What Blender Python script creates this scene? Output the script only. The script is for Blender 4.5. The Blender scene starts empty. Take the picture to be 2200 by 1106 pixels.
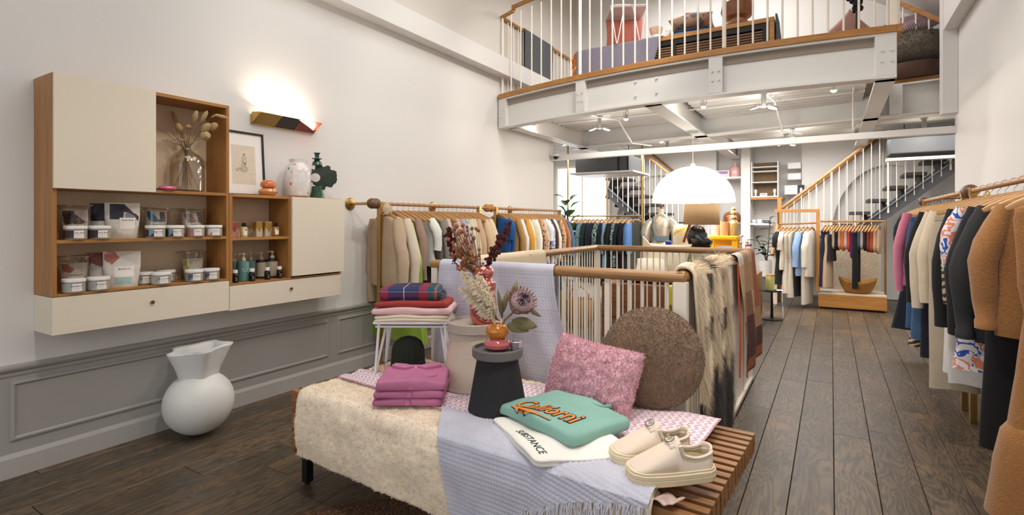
import bpy, math, random
from math import sin, cos, pi, radians as R
from mathutils import Vector, Matrix, noise

SC = bpy.context.scene
COL = SC.collection

# ------------------------------------------------------------------ camera
F_PX, EYE, HOR_Y, YAW = 1120.0, 1.33, 476.0, math.atan(686 / 1120.0)
cam_d = bpy.data.cameras.new('camera')
cam_d.sensor_fit = 'HORIZONTAL'
cam_d.sensor_width = 36.0
cam_d.lens = 36.0 * F_PX / 2200.0
cam_d.shift_y = -(553.0 - HOR_Y) / 2200.0
cam_d.clip_start = 0.05
cam = bpy.data.objects.new('camera', cam_d)
COL.objects.link(cam)
cam.location = (0, 0, EYE)
cam.rotation_euler = (R(90), 0, YAW)
SC.camera = cam

# ------------------------------------------------------------------ colour management, world
SC.view_settings.view_transform = 'Standard'
SC.view_settings.look = 'None'
SC.view_settings.gamma = 1.0
SC.view_settings.use_curve_mapping = False
SC.view_settings.exposure = 0.0
wd = bpy.data.worlds.new('world')
SC.world = wd
wd.use_nodes = True
wd.node_tree.nodes['Background'].inputs[0].default_value = (0.97, 0.985, 1.0, 1)
wd.node_tree.nodes['Background'].inputs[1].default_value = 0.42

def lamp(name, kind, loc, power, color=(1, .9, .8), size=.1, target=None, spot=None, blend=.5, size_y=None):
    d = bpy.data.lights.new(name, kind)
    d.energy = power
    d.color = color
    if kind == 'AREA':
        d.size = size
        if size_y:
            d.shape = 'RECTANGLE'; d.size_y = size_y
    else:
        d.shadow_soft_size = size
    if kind == 'SPOT':
        d.spot_size = R(spot); d.spot_blend = blend
    o = bpy.data.objects.new(name, d)
    COL.objects.link(o)
    o.location = loc
    if target is not None:
        o.rotation_euler = (Vector(target) - Vector(loc)).to_track_quat('-Z', 'Y').to_euler()
    return o

WARM = (1.0, .93, .85)
NEUT = (1.0, .975, .95)
# daylight through the shop front behind the camera
lamp('shopfront_daylight', 'AREA', (-1.3, -3.0, 2.0), 50, (.96, .98, 1.0), 4.4, (-1.3, 3, 1.2), size_y=3.0)
# ceiling spotlights of the tall front room: position, target, power
for i, (x, y, tx, ty, tz, p) in enumerate([
        (-.3, .9, -2.0, 1.9, .6, 120), (.2, 1.7, -1.0, 2.1, .5, 200), (-.6, 2.6, -3.5, 3.6, 1.7, 85),
        (-.4, 3.4, -3.5, 5.2, 2.0, 95), (-1.9, 3.6, .8, 4.2, .9, 150), (-1.2, 1.0, .9, 3.0, .9, 110), (-.9, 4.3, -2.4, 5.6, 3.2, 90)]):
    lamp('ceiling_spot', 'SPOT', (x, y, 4.3), p, WARM, .10, (tx, ty, tz), 70, .5)
lamp('overhead_fill', 'AREA', (-1.3, 2.6, 4.55), 70, NEUT, 2.6, (-1.3, 2.6, 0), size_y=3.6)  # broad soft fill added overhead, no such fitting in the shop
# soft fills added below the gallery, in the back room and over the gallery
lamp('gallery_underside_glow', 'AREA', (-1.3, 6.4, 2.50), 16, NEUT, 3.4, (-1.3, 6.4, 0), size_y=1.2)
lamp('back_room_glow', 'AREA', (-1.3, 9.0, 2.50), 190, NEUT, 6.0, (-1.3, 9.2, 0), size_y=1.6)
lamp('ceiling_spot', 'SPOT', (.75, 2.2, 3.6), 120, WARM, .08, (-.55, 3.0, .7), 60, .6)
lamp('gallery_glow', 'AREA', (-1.2, 6.6, 4.6), 70, NEUT, 2.2, (-1.2, 7.2, 0), size_y=1.4)

# ------------------------------------------------------------------ colour + material helpers
def lin(h):
    if not isinstance(h, str):
        return tuple(h)
    h = h.lstrip('#')
    o = []
    for k in (0, 2, 4):
        c = int(h[k:k + 2], 16) / 255.0
        o.append(c / 12.92 if c <= .04045 else ((c + .055) / 1.055) ** 2.4)
    return tuple(o)

MATS = {}
class NT:
    """small wrapper round a material's node tree"""
    def __init__(s, name):
        s.m = bpy.data.materials.new(name)
        s.m.use_nodes = True
        s.t = s.m.node_tree
        s.b = s.t.nodes['Principled BSDF']
    def n(s, typ, **kw):
        nd = s.t.nodes.new(typ)
        for k, v in kw.items():
            if k.startswith('_'):
                nd.inputs[k[1:].replace('_', ' ')].default_value = v
            else:
                setattr(nd, k, v)
        return nd
    def l(s, a, b):
        s.t.links.new(a, b)
    def coord(s, scale=(1, 1, 1), rot=(0, 0, 0), which='Object'):
        tc = s.n('ShaderNodeTexCoord')
        mp = s.n('ShaderNodeMapping')
        mp.inputs['Scale'].default_value = scale
        mp.inputs['Rotation'].default_value = rot
        s.l(tc.outputs[which], mp.inputs[0])
        return mp.outputs[0]
    def noise(s, vec, scale=5, detail=3, rough=.5, dist=0):
        nd = s.n('ShaderNodeTexNoise')
        nd.inputs['Scale'].default_value = scale
        nd.inputs['Detail'].default_value = detail
        nd.inputs['Roughness'].default_value = rough
        nd.inputs['Distortion'].default_value = dist
        s.l(vec, nd.inputs['Vector'])
        return nd.outputs[0]
    def ramp(s, fac, stops, interp='LINEAR'):
        nd = s.n('ShaderNodeValToRGB')
        cr = nd.color_ramp
        cr.interpolation = interp
        while len(cr.elements) < len(stops):
            cr.elements.new(.5)
        for e, (p, c) in zip(cr.elements, stops):
            e.position = p
            e.color = (*lin(c), 1)
        s.l(fac, nd.inputs[0])
        return nd.outputs[0]
    def bump(s, h, strength=.3, dist=.01):
        nd = s.n('ShaderNodeBump')
        nd.inputs['Strength'].default_value = strength
        nd.inputs['Distance'].default_value = dist
        s.l(h, nd.inputs['Height'])
        s.l(nd.outputs[0], s.b.inputs['Normal'])
    def base(s, c):
        s.l(c, s.b.inputs['Base Color'])

def mat(name, col='#cccccc', rough=.6, metal=0., bump=0., bscale=200., var=0., vscale=6., sheen=0., emit=0., ior=None, coat=0., sss=0., trans=0.):
    if name in MATS:
        return MATS[name]
    t = NT(name)
    c = lin(col)
    b = t.b
    b.inputs['Base Color'].default_value = (*c, 1)
    b.inputs['Roughness'].default_value = rough
    b.inputs['Metallic'].default_value = metal
    if sheen:
        b.inputs['Sheen Weight'].default_value = sheen
    if coat:
        b.inputs['Coat Weight'].default_value = coat
    if trans:
        b.inputs['Transmission Weight'].default_value = trans
    if ior:
        b.inputs['IOR'].default_value = ior
    if emit:
        b.inputs['Emission Color'].default_value = (*c, 1)
        b.inputs['Emission Strength'].default_value = emit
    if bump or var:
        v = t.coord()
        if var:
            n = t.noise(v, vscale, 4, .6)
            lo = tuple(x * (1 - var) for x in c)
            hi = tuple(min(1, x * (1 + var)) for x in c)
            t.base(t.ramp(n, [(.3, lo), (.7, hi)]))
        if bump:
            t.bump(t.noise(v, bscale, 2, .6), bump, .004)
    MATS[name] = t.m
    return t.m

def wood(name, dark, light, rough=.5, axis='x', scale=1.0, bump=.08):
    if name in MATS:
        return MATS[name]
    t = NT(name)
    k = 3.0
    sc = {'x': (1.2, 22, 22), 'y': (22, 1.2, 22), 'z': (22, 22, 1.2)}[axis]
    v = t.coord(tuple(q * scale for q in sc))
    n1 = t.noise(v, 1.6, 6, .65, .8)
    t.base(t.ramp(n1, [(.28, dark), (.72, light)]))
    t.b.inputs['Roughness'].default_value = rough
    t.bump(n1, bump, .003)
    MATS[name] = t.m
    return t.m

def glass(name, col='#ffffff', rough=.02, alpha=.12):
    """thin clear glass: mostly transparent with a glossy skin"""
    if name in MATS:
        return MATS[name]
    t = NT(name)
    tr = t.n('ShaderNodeBsdfTransparent'); tr.inputs[0].default_value = (*lin(col), 1)
    gl = t.n('ShaderNodeBsdfGlossy'); gl.inputs['Roughness'].default_value = rough
    lw = t.n('ShaderNodeLayerWeight'); lw.inputs[0].default_value = .35
    mm = t.n('ShaderNodeMath', operation='MULTIPLY_ADD'); mm.inputs[1].default_value = .75; mm.inputs[2].default_value = alpha * .5
    t.l(lw.outputs['Facing'], mm.inputs[0])
    mx = t.n('ShaderNodeMixShader')
    t.l(mm.outputs[0], mx.inputs[0]); t.l(tr.outputs[0], mx.inputs[1]); t.l(gl.outputs[0], mx.inputs[2])
    t.l(mx.outputs[0], t.t.nodes['Material Output'].inputs[0])
    MATS[name] = t.m
    return t.m

# ------------------------------------------------------------------ mesh builder
class MB:
    def __init__(s):
        s.v = []; s.f = []; s.mi = []; s.cur = 0
    def add(s, vs, fs):
        o = len(s.v)
        s.v.extend(tuple(p) for p in vs)
        for f in fs:
            s.f.append(tuple(i + o for i in f)); s.mi.append(s.cur)
        return s
    def box(s, x0, x1, y0, y1, z0, z1):
        return s.add([(x0, y0, z0), (x1, y0, z0), (x1, y1, z0), (x0, y1, z0), (x0, y0, z1), (x1, y0, z1), (x1, y1, z1), (x0, y1, z1)],
                     [(3, 2, 1, 0), (4, 5, 6, 7), (0, 1, 5, 4), (1, 2, 6, 5), (2, 3, 7, 6), (3, 0, 4, 7)])
    def obox(s, a, b, w, h, up=(0, 0, 1)):
        """bar from a to b, w across, h along up"""
        a = Vector(a); b = Vector(b); d = (b - a).normalized(); up = Vector(up)
        x = d.cross(up)
        if x.length < 1e-4:
            x = d.cross(Vector((0, 1, 0)))
        x.normalize(); u = x.cross(d)
        q = [(-w / 2, -h / 2), (w / 2, -h / 2), (w / 2, h / 2), (-w / 2, h / 2)]
        vs = [a + x * i + u * j for i, j in q] + [b + x * i + u * j for i, j in q]
        return s.add(vs, [(0, 1, 2, 3), (7, 6, 5, 4), (1, 0, 4, 5), (2, 1, 5, 6), (3, 2, 6, 7), (0, 3, 7, 4)])
    def tube(s, pts, r, n=8, cap=True, closed=False, sq=None):
        pts = [Vector(p) for p in pts]
        m = len(pts)
        rs = r if isinstance(r, (list, tuple)) else [r] * m
        vs = []
        ref = None
        for i, p in enumerate(pts):
            if closed:
                d = pts[(i + 1) % m] - pts[i - 1]
            else:
                d = pts[min(i + 1, m - 1)] - pts[max(i - 1, 0)]
            d.normalize()
            if ref is None:
                ref = Vector((0, 0, 1)) if abs(d.z) < .9 else Vector((1, 0, 0))
            x = ref - d * ref.dot(d)
            if x.length < 1e-5:
                x = d.orthogonal()
            x.normalize(); ref = x
            y = d.cross(x)
            for k in range(n):
                a = 2 * pi * k / n
                e = (1, 1) if sq is None else sq
                vs.append(p + (x * cos(a) * e[0] + y * sin(a) * e[1]) * rs[i])
        fs = []
        for i in range(m if closed else m - 1):
            for k in range(n):
                a = i * n + k; b = i * n + (k + 1) % n
                c = ((i + 1) % m) * n + (k + 1) % n; d = ((i + 1) % m) * n + k
                fs.append((a, b, c, d))
        if cap and not closed:
            fs.append(tuple(range(n - 1, -1, -1)))
            fs.append(tuple((m - 1) * n + k for k in range(n)))
        return s.add(vs, fs)
    def lathe(s, prof, n=24, c=(0, 0, 0), cap=False, fn=None):
        """prof: (r, z) list; fn(angle, r, z)->(r,z) optional"""
        vs = []
        for r, z in prof:
            for k in range(n):
                a = 2 * pi * k / n
                rr, zz = (r, z) if fn is None else fn(a, r, z)
                vs.append((c[0] + rr * cos(a), c[1] + rr * sin(a), c[2] + zz))
        fs = []
        m = len(prof)
        for i in range(m - 1):
            for k in range(n):
                fs.append((i * n + k, i * n + (k + 1) % n, (i + 1) * n + (k + 1) % n, (i + 1) * n + k))
        if cap:
            fs.append(tuple(range(n - 1, -1, -1)))
            fs.append(tuple((m - 1) * n + k for k in range(n)))
        return s.add(vs, fs)
    def prism(s, poly, y0, y1, plane='xz'):
        """poly of (a,b) extruded along the third axis"""
        n = len(poly)
        def P(a, b, h):
            return {'xz': (a, h, b), 'xy': (a, b, h), 'yz': (h, a, b)}[plane]
        vs = [P(a, b, y0) for a, b in poly] + [P(a, b, y1) for a, b in poly]
        fs = [tuple(range(n)), tuple(range(2 * n - 1, n - 1, -1))]
        for k in range(n):
            fs.append((k, n + k, n + (k + 1) % n, (k + 1) % n))
        return s.add(vs, fs)
    def grid(s, fn, nu, nv, wu=False):
        vs = [fn(i / nu, j / nv) for j in range(nv + 1) for i in range(nu + (0 if wu else 1))]
        w = nu + (0 if wu else 1)
        fs = []
        for j in range(nv):
            for i in range(nu):
                i2 = (i + 1) % w if wu else i + 1
                fs.append((j * w + i, j * w + i2, (j + 1) * w + i2, (j + 1) * w + i))
        return s.add(vs, fs)
    def ell(s, c, rx, ry, rz, n=16, m=10, fn=None):
        vs = []
        for j in range(m + 1):
            t = pi * j / m
            for k in range(n):
                a = 2 * pi * k / n
                p = Vector((sin(t) * cos(a), sin(t) * sin(a), -cos(t)))
                q = 1 if fn is None else fn(p)
                vs.append((c[0] + p.x * rx * q, c[1] + p.y * ry * q, c[2] + p.z * rz * q))
        fs = []
        for j in range(m):
            for k in range(n):
                fs.append((j * n + k, j * n + (k + 1) % n, (j + 1) * n + (k + 1) % n, (j + 1) * n + k))
        return s.add(vs, fs)
    def xf(s, M, start=0):
        for i in range(start, len(s.v)):
            s.v[i] = tuple(M @ Vector(s.v[i]))
        return s
    def build(s, name, m, parent=None, smooth=False, bevel=0, solid=0, sub=0, loc=None, rot=None, ang=38, seg=2, merge=False):
        me = bpy.data.meshes.new(name)
        me.from_pydata(s.v, [], s.f)
        mats = m if isinstance(m, (list, tuple)) else [m]
        for q in mats:
            me.materials.append(q)
        if len(mats) > 1:
            me.polygons.foreach_set('material_index', s.mi)
        if merge:
            import bmesh
            bm = bmesh.new(); bm.from_mesh(me)
            bmesh.ops.remove_doubles(bm, verts=bm.verts, dist=1e-5)
            bm.to_mesh(me); bm.free()
        if smooth:
            me.polygons.foreach_set('use_smooth', [True] * len(me.polygons))
            if ang:
                me.set_sharp_from_angle(angle=R(ang))
        me.update()
        o = bpy.data.objects.new(name, me)
        COL.objects.link(o)
        if parent:
            o.parent = parent
        if loc:
            o.location = loc
        if rot:
            o.rotation_euler = rot
        if solid:
            md = o.modifiers.new('solid', 'SOLIDIFY'); md.thickness = solid; md.offset = 0
        if bevel:
            md = o.modifiers.new('bevel', 'BEVEL'); md.width = bevel; md.segments = seg; md.limit_method = 'ANGLE'; md.angle_limit = R(40)
        if sub:
            md = o.modifiers.new('sub', 'SUBSURF'); md.levels = sub; md.render_levels = sub
        return o

def thing(name, label, cat, loc=(0, 0, 0), rz=0, group=None, rot=None):
    o = bpy.data.objects.new(name, None)
    o.empty_display_size = .1
    COL.objects.link(o)
    o.location = loc
    o.rotation_euler = rot if rot else (0, 0, rz)
    o['label'] = label; o['category'] = cat
    if group:
        o['group'] = group
    return o

def tag(o, label, cat, group=None, kind=None):
    o['label'] = label; o['category'] = cat
    if group: o['group'] = group
    if kind: o['kind'] = kind
    return o

def struct(o):
    o['kind'] = 'structure'
    return o

def stuff(o):
    o['kind'] = 'stuff'
    return o

def dup(root, loc=None, rz=None, label=None, group=None, rot=None):
    r = root.copy(); COL.objects.link(r)
    if loc is not None: r.location = loc
    if rz is not None: r.rotation_euler = (0, 0, rz)
    if rot is not None: r.rotation_euler = rot
    if label: r['label'] = label
    if group: r['group'] = group
    for ch in list(root.children):
        c = ch.copy(); COL.objects.link(c); c.parent = r
        for g in ch.children:
            d = g.copy(); COL.objects.link(d); d.parent = c
    return r

def blend_quad(p00, p10, p11, p01, u, v):
    a = Vector(p00).lerp(Vector(p10), u); b = Vector(p01).lerp(Vector(p11), u)
    return a.lerp(b, v)

def text_mesh(txt, size, m, name, parent, loc=(0, 0, 0), rot=(0, 0, 0), depth=.0004, shear=0, offset=0, align='CENTER', space=1.0, scale=(1, 1, 1)):
    cu = bpy.data.curves.new(name, 'FONT')
    cu.body = txt; cu.size = size; cu.extrude = depth; cu.shear = shear; cu.offset = offset
    cu.align_x = align; cu.align_y = 'CENTER'; cu.space_character = space; cu.resolution_u = 3
    tmp = bpy.data.objects.new(name, cu)
    COL.objects.link(tmp)
    dg = bpy.context.evaluated_depsgraph_get()
    dg.update()
    me = bpy.data.meshes.new_from_object(tmp.evaluated_get(dg))
    bpy.data.objects.remove(tmp)
    bpy.data.curves.remove(cu)
    me.materials.clear(); me.materials.append(m)
    o = bpy.data.objects.new(name, me)
    COL.objects.link(o)
    o.parent = parent; o.location = loc; o.rotation_euler = rot; o.scale = scale
    return o

def fbm(p, o=3):
    return noise.fractal(Vector(p), 1.0, 2.0, o)

def nz(x, y=0., z=0.):
    return noise.noise(Vector((x, y, z)))

def blades(mb, pts, nrm, length, width, rnd, lean=.6, two=False):
    """thin fur blades (one triangle each) on points with normals"""
    for p, n in zip(pts, nrm):
        d = Vector((rnd.uniform(-1, 1), rnd.uniform(-1, 1), rnd.uniform(-1, 1))) * lean + n
        d.normalize()
        s_ = d.orthogonal().normalized()
        s_.rotate(Matrix.Rotation(rnd.uniform(0, 6.28), 3, d))
        L = length * rnd.uniform(.6, 1.2)
        w = width * .5
        i = len(mb.v)
        mb.v.extend([tuple(p - s_ * w), tuple(p + s_ * w), tuple(p + d * L)])
        mb.f.append((i, i + 1, i + 2)); mb.mi.append(mb.cur)

def scatter(me_obj, count, rnd, region=None):
    """random surface points and normals of a built mesh (its own coordinates)"""
    me = me_obj.data
    me.calc_loop_triangles()
    tris = []
    tot = 0
    for t in me.loop_triangles:
        a, b, c = [me.vertices[i].co for i in t.vertices]
        if region and not region((a + b + c) / 3):
            continue
        tot += t.area
        tris.append((tot, a, b, c, t.normal.copy()))
    import bisect
    cum = [t[0] for t in tris]
    P, N = [], []
    for _ in range(count):
        k = min(bisect.bisect(cum, rnd.random() * tot), len(tris) - 1)
        _, a, b, c, n = tris[k]
        u, v = rnd.random(), rnd.random()
        if u + v > 1: u, v = 1 - u, 1 - v
        P.append(a + (b - a) * u + (c - a) * v); N.append(n)
    return P, N
# ------------------------------------------------------------------ setting: materials
WHITE = mat('white_paint', '#E4E2DF', .75, bump=.05, bscale=60)
STEELW = mat('white_steel_paint', '#DAD8D4', .45)
GREYP = mat('grey_wainscot_paint', '#A6A39F', .5, bump=.03, bscale=80)
CEIL = mat('ceiling_paint', '#D8D3CC', .8)
RODW = mat('ivory_metal', '#EFE6D8', .4)
OAK = wood('oak', '#94622F', '#BE8848', .45, 'x')
OAKY = wood('oak_y', '#94622F', '#BE8848', .45, 'y')
WALNUT = wood('walnut', '#6E4324', '#9A663C', .4, 'x')
WALNUTY = wood('walnut_y', '#6E4324', '#9A663C', .4, 'y')
HOIST = wood('rail_oak', '#8A623C', '#B68C5C', .35, 'x')
HOISTY = wood('rail_oak_y', '#8A623C', '#B68C5C', .35, 'y')
BRASS = mat('brushed_brass', '#B8965C', .3, 1.0)
BLACKM = mat('black_metal', '#16161A', .45, .3)
DARKG = mat('dark_grey_duct', '#4A4B4D', .5, .3)
CHROME = mat('satin_chrome', '#B9B8B6', .25, 1.0)

def plank_mat():
    t = NT('smoked_oak_plank')
    oi = t.n('ShaderNodeObjectInfo')
    tc = t.n('ShaderNodeTexCoord')
    off = t.n('ShaderNodeVectorMath', operation='SCALE'); off.inputs['Scale'].default_value = 40
    cmb = t.n('ShaderNodeCombineXYZ')
    for i in range(3):
        t.l(oi.outputs['Random'], cmb.inputs[i])
    t.l(cmb.outputs[0], off.inputs[0])
    ad = t.n('ShaderNodeVectorMath', operation='ADD')
    t.l(tc.outputs['Object'], ad.inputs[0]); t.l(off.outputs[0], ad.inputs[1])
    def mp(sc):
        m_ = t.n('ShaderNodeMapping'); m_.inputs['Scale'].default_value = sc
        t.l(ad.outputs[0], m_.inputs[0]); return m_.outputs[0]
    big = t.noise(mp((5, .9, 1)), 1.6, 3, .55, .6)            # cathedral field
    w = t.n('ShaderNodeMath', operation='MULTIPLY'); w.inputs[1].default_value = 26
    t.l(big, w.inputs[0])
    fr = t.n('ShaderNodeMath', operation='PINGPONG'); fr.inputs[1].default_value = 1.0
    t.l(w.outputs[0], fr.inputs[0])
    fine = t.noise(mp((60, 2.2, 1)), 2.0, 5, .7, .2)
    blot = t.noise(mp((3.2, 1.4, 1)), 1.3, 3, .6)
    mx = t.n('ShaderNodeMix', data_type='FLOAT'); mx.inputs[0].default_value = .62
    t.l(fr.outputs[0], mx.inputs[2]); t.l(fine, mx.inputs[3])
    grain = t.ramp(mx.outputs[0], [(.22, '#403830'), (.46, '#5F564B'), (.75, '#7A6F62')])
    tint = t.ramp(blot, [(.3, '#76726C'), (.52, '#8C8376'), (.75, '#AC9478')])
    mul = t.n('ShaderNodeMix', data_type='RGBA', blend_type='MULTIPLY'); mul.inputs[0].default_value = 1
    t.l(grain, mul.inputs[6]); t.l(tint, mul.inputs[7])
    var = t.n('ShaderNodeMapRange'); var.inputs[3].default_value = 2.4; var.inputs[4].default_value = 3.4
    t.l(oi.outputs['Random'], var.inputs[0])
    sc = t.n('ShaderNodeVectorMath', operation='SCALE')
    t.l(mul.outputs[2], sc.inputs[0]); t.l(var.outputs[0], sc.inputs['Scale'])
    t.base(sc.outputs[0])
    rr = t.n('ShaderNodeMapRange'); rr.inputs[3].default_value = .34; rr.inputs[4].default_value = .52
    t.l(fine, rr.inputs[0]); t.l(rr.outputs[0], t.b.inputs['Roughness'])
    t.bump(mx.outputs[0], .12, .002)
    return t.m
PLANK = plank_mat()

# ------------------------------------------------------------------ floor with its planks
XL, XR, YM, YB = -3.65, 1.12, 7.18, 10.9
RX, RZ = -1.0, 5.05
HX0, HX1, HY0, HY1 = -1.96, -.64, 2.47, 4.80      # stairwell opening
FX0, FX1, FY0 = -5.6, 2.7, -3.2
fb = MB()
gap = mat('floor_gap', '#191512', .8)
for a in ((FX0, HX0, FY0, YB + .2), (HX1, FX1, FY0, YB + .2), (HX0, HX1, FY0, HY0), (HX0, HX1, HY1, YB + .2)):
    fb.box(*a, -.25, -.012)
floor = struct(fb.build('floor', gap))
PW = .1885
rnd = random.Random(4)
k0 = math.floor((FX0 - .012) / PW)
row = k0
while .012 + row * PW < FX1:
    xa = .012 + row * PW; xb = xa + PW
    inroom = xb > XL - .05 and xa < XR + .05
    y = (-.2 if inroom else 7.0) - rnd.uniform(0, 1.6)
    if not inroom: y = 7.05
    first = True
    while y < YB:
        L = rnd.uniform(1.5, 2.6) if not first else rnd.uniform(.8, 2.2)
        first = False
        if y + L > 7.0 and inroom: L = rnd.uniform(1.2, 1.9)
        y2 = min(y + L, YB)
        spans = [(y, y2)]
        if xb > HX0 + .02 and xa < HX1 - .02:
            spans = []
            if y < HY0: spans.append((y, min(y2, HY0)))
            if y2 > HY1: spans.append((max(y, HY1), y2))
        for (p, q) in spans:
            if q - p < .05: continue
            x0, x1 = xa, xb
            if xb > HX0 + .02 and xa < HX1 - .02:
                pass
            elif xa < HX0 < xb and p < HY1 and q > HY0: x1 = HX0
            elif xa < HX1 < xb and p < HY1 and q > HY0: x0 = HX1
            g = .0016
            cx, cy = (x0 + x1) / 2, (p + q) / 2
            MB().box(x0 + g - cx, x1 - g - cx, p + g - cy, q - g - cy, -.012, rnd.uniform(-.0006, 0)).build('plank', PLANK, floor, loc=(cx, cy, 0), bevel=.0018, seg=1)
        y = y2
    row += 1

# stairwell lining below the floor
sw = MB()
sw.box(HX0 - .1, HX0, HY0 - .1, HY1 + .1, -2.6, -.014).box(HX1, HX1 + .1, HY0 - .1, HY1 + .1, -2.6, -.014)
sw.box(HX0, HX1, HY0 - .1, HY0, -2.6, -.014).box(HX0, HX1, HY1, HY1 + .1, -2.6, -.014).box(HX0, HX1, HY0, HY1, -2.7, -2.6)
struct(sw.build('wall_stairwell', mat('stairwell_paint', '#B9B3AA', .7)))

# ------------------------------------------------------------------ side walls
wl = MB().box(XL - .2, XL, FY0, YM, -.02, 3.42)
wall_left = struct(wl.build('wall_left', WHITE))
wall_right = struct(MB().box(XR, XR + .2, FY0, YM, -.02, 3.75).build('wall_right', WHITE))
# ledges below the vault
struct(MB().box(XL + .001, XL + .15, FY0, 7.9, 3.18, 3.40).build('trim_1', WHITE, bevel=.004))
struct(MB().box(XR - .12, XR - .001, FY0, 7.06, 3.33, 3.72).build('trim_2', WHITE, bevel=.004))
# boxed pier at the end of the right wall
struct(MB().box(XR - .13, XR - .001, 7.0, 7.17, 2.46, 3.72).build('trim_3', WHITE, bevel=.004))
# upper left wall behind the gallery
struct(MB().box(XL - .2, XL, YM + .001, 7.9, 2.95, 3.42).build('wall_gallery_left', WHITE))
struct(MB().box(XL - .2, XL + .02, FY0, 7.949, 3.421, RZ).build('wall_upper_left', CEIL))
# vault: two slopes
v = MB()
v.prism([(XL - .2, RZ), (RX, RZ), (XR - .1, 3.72), (XR + .2, 3.72), (XR + .2, 3.9), (RX, RZ + .2), (XL - .2, RZ + .2)], FY0, 8.1, 'xz')
ceiling = struct(v.build('ceiling', CEIL))
# gable wall at the back of the gallery
struct(MB().prism([(XL - .2, 2.97), (XR + .2, 2.97), (XR + .2, 3.9), (RX, RZ + .1), (XL - .2, RZ + .1)], 7.95, 8.1, 'xz').build('wall_gable', WHITE))

# ------------------------------------------------------------------ wainscot of the left wall
X = XL
trim4 = MB().box(X + .001, X + .012, FY0, YM, .10, .53)
wains = struct(trim4.build('trim_4', GREYP))
def rail_profile(prof, y0, y1, name, m):
    mb = MB()
    vs = [(X + a, y0, b) for a, b in prof] + [(X + a, y1, b) for a, b in prof]
    n = len(prof)
    fs = [tuple(range(n)), tuple(range(2 * n - 1, n - 1, -1))] + [(k, n + k, n + (k + 1) % n, (k + 1) % n) for k in range(n)]
    mb.add(vs, fs)
    return mb.build(name, m)
struct(rail_profile([(.001, .523), (.016, .523), (.02, .53), (.02, .545), (.034, .556), (.04, .566), (.04, .578), (.03, .583), (.001, .583)], FY0, YM, 'trim_5', GREYP))
struct(rail_profile([(.001, 0), (.024, 0), (.024, .10), (.014, .122), (.001, .122)], FY0, YM, 'baseboard_left', mat('baseboard_paint', '#B4B1AD', .35)))
def panel_mould(y0, y1, z0, z1, parent):
    mb = MB()
    w = .026
    prof = [(0, .013), (.006, .022), (.016, .024), (w, .014)]
    rings = []
    for o, h in prof:
        rings.append([(X + h, y0 + o, z0 + o), (X + h, y1 - o, z0 + o), (X + h, y1 - o, z1 - o), (X + h, y0 + o, z1 - o)])
    vs = [p for r_ in rings for p in r_]
    fs = []
    for i in range(len(prof) - 1):
        for k in range(4):
            fs.append((i * 4 + k, i * 4 + (k + 1) % 4, (i + 1) * 4 + (k + 1) % 4, (i + 1) * 4 + k))
    mb.add(vs, fs)
    return mb.build('panel_moulding', GREYP, parent)
for (a, b) in ((-1.2, .83), (.945, 2.955), (3.05, 5.0), (5.1, 7.08)):
    panel_mould(a, b, .185, .50, wains)
struct(MB().box(XR - .02, XR - .001, FY0, YM, 0, .12).build('baseboard_right', WHITE))

# ------------------------------------------------------------------ back room shell
struct(MB().box(FX0, XL - .2, YM - .2, YM, -.02, 2.9).build('wall_front_left', WHITE))
struct(MB().box(XR + .2, FX1, YM - .2, YM, -.02, 2.9).build('wall_front_right', WHITE))
struct(MB().box(FX0 - .2, FX0, YM - .2, YB + .6, -.02, 2.9).build('wall_back_room_left', WHITE))
struct(MB().box(FX1, FX1 + .2, YM - .2, YB + .6, -.02, 2.9).build('wall_back_room_right', WHITE))
def arch_wall():
    """back wall with two shallow arched niches"""
    mb = MB()
    N = 24
    def half(cx, rx, x0, x1, base):
        # wall strip x0..x1 with an arched niche centred cx; top of wall 2.9
        pts = [(cx - rx * cos(pi * k / N), 1.05 + 1.25 * sin(pi * k / N)) for k in range(N + 1)]
        for k in range(N):
            (a, b), (c_, d) = pts[k], pts[k + 1]
            mb.add([(a, YB, b), (c_, YB, d), (c_, YB, 2.9), (a, YB, 2.9)], [(0, 1, 2, 3)])
            mb.add([(a, YB, b), (c_, YB, d), (c_, YB + .14, d), (a, YB + .14, b)], [(0, 1, 2, 3)])
            mb.add([(a, YB + .14, 0), (c_, YB + .14, 0), (c_, YB + .14, d), (a, YB + .14, b)], [(0, 1, 2, 3)])
        for xx in (cx - rx, cx + rx):
            mb.add([(xx, YB, 0), (xx, YB + .14, 0), (xx, YB + .14, 1.05), (xx, YB, 1.05)], [(0, 1, 2, 3)])
        mb.add([(x0, YB, 0), (cx - rx, YB, 0), (cx - rx, YB, 2.9), (x0, YB, 2.9)], [(0, 1, 2, 3)])
        mb.add([(cx + rx, YB, 0), (x1, YB, 0), (x1, YB, 2.9), (cx + rx, YB, 2.9)], [(0, 1, 2, 3)])
    half(-3.1, .95, FX0, -1.95, 0)
    half(.82, .82, -.45, FX1, 0)
    mb.box(-1.95, -.45, YB + .3, YB + .4, 0, 2.9)
    mb.box(-1.95, -1.94, YB, YB + .3, 0, 2.9).box(-.46, -.45, YB, YB + .3, 0, 2.9)
    mb.box(FX0, FX1, YB + .45, YB + .5, -.02, 2.9)
    return mb
struct(arch_wall().build('wall_back', WHITE))
w = struct(MB().box(-5.45, -4.12, YB - .06, YB - .001, .35, 2.6).build('glow_panel', RODW, bevel=.004))  # glowing panel added to whiten the left part of the back wall
MB().box(-5.39, -4.80, YB - .064, YB - .0605, .42, 2.54).build('pane', mat('glow_white', '#FFFFFF', .4, emit=3.2), w)
MB().box(-4.76, -4.18, YB - .064, YB - .0605, .42, 2.54).build('pane', mat('glow_white', '#FFFFFF', .4, emit=3.2), w)
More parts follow.
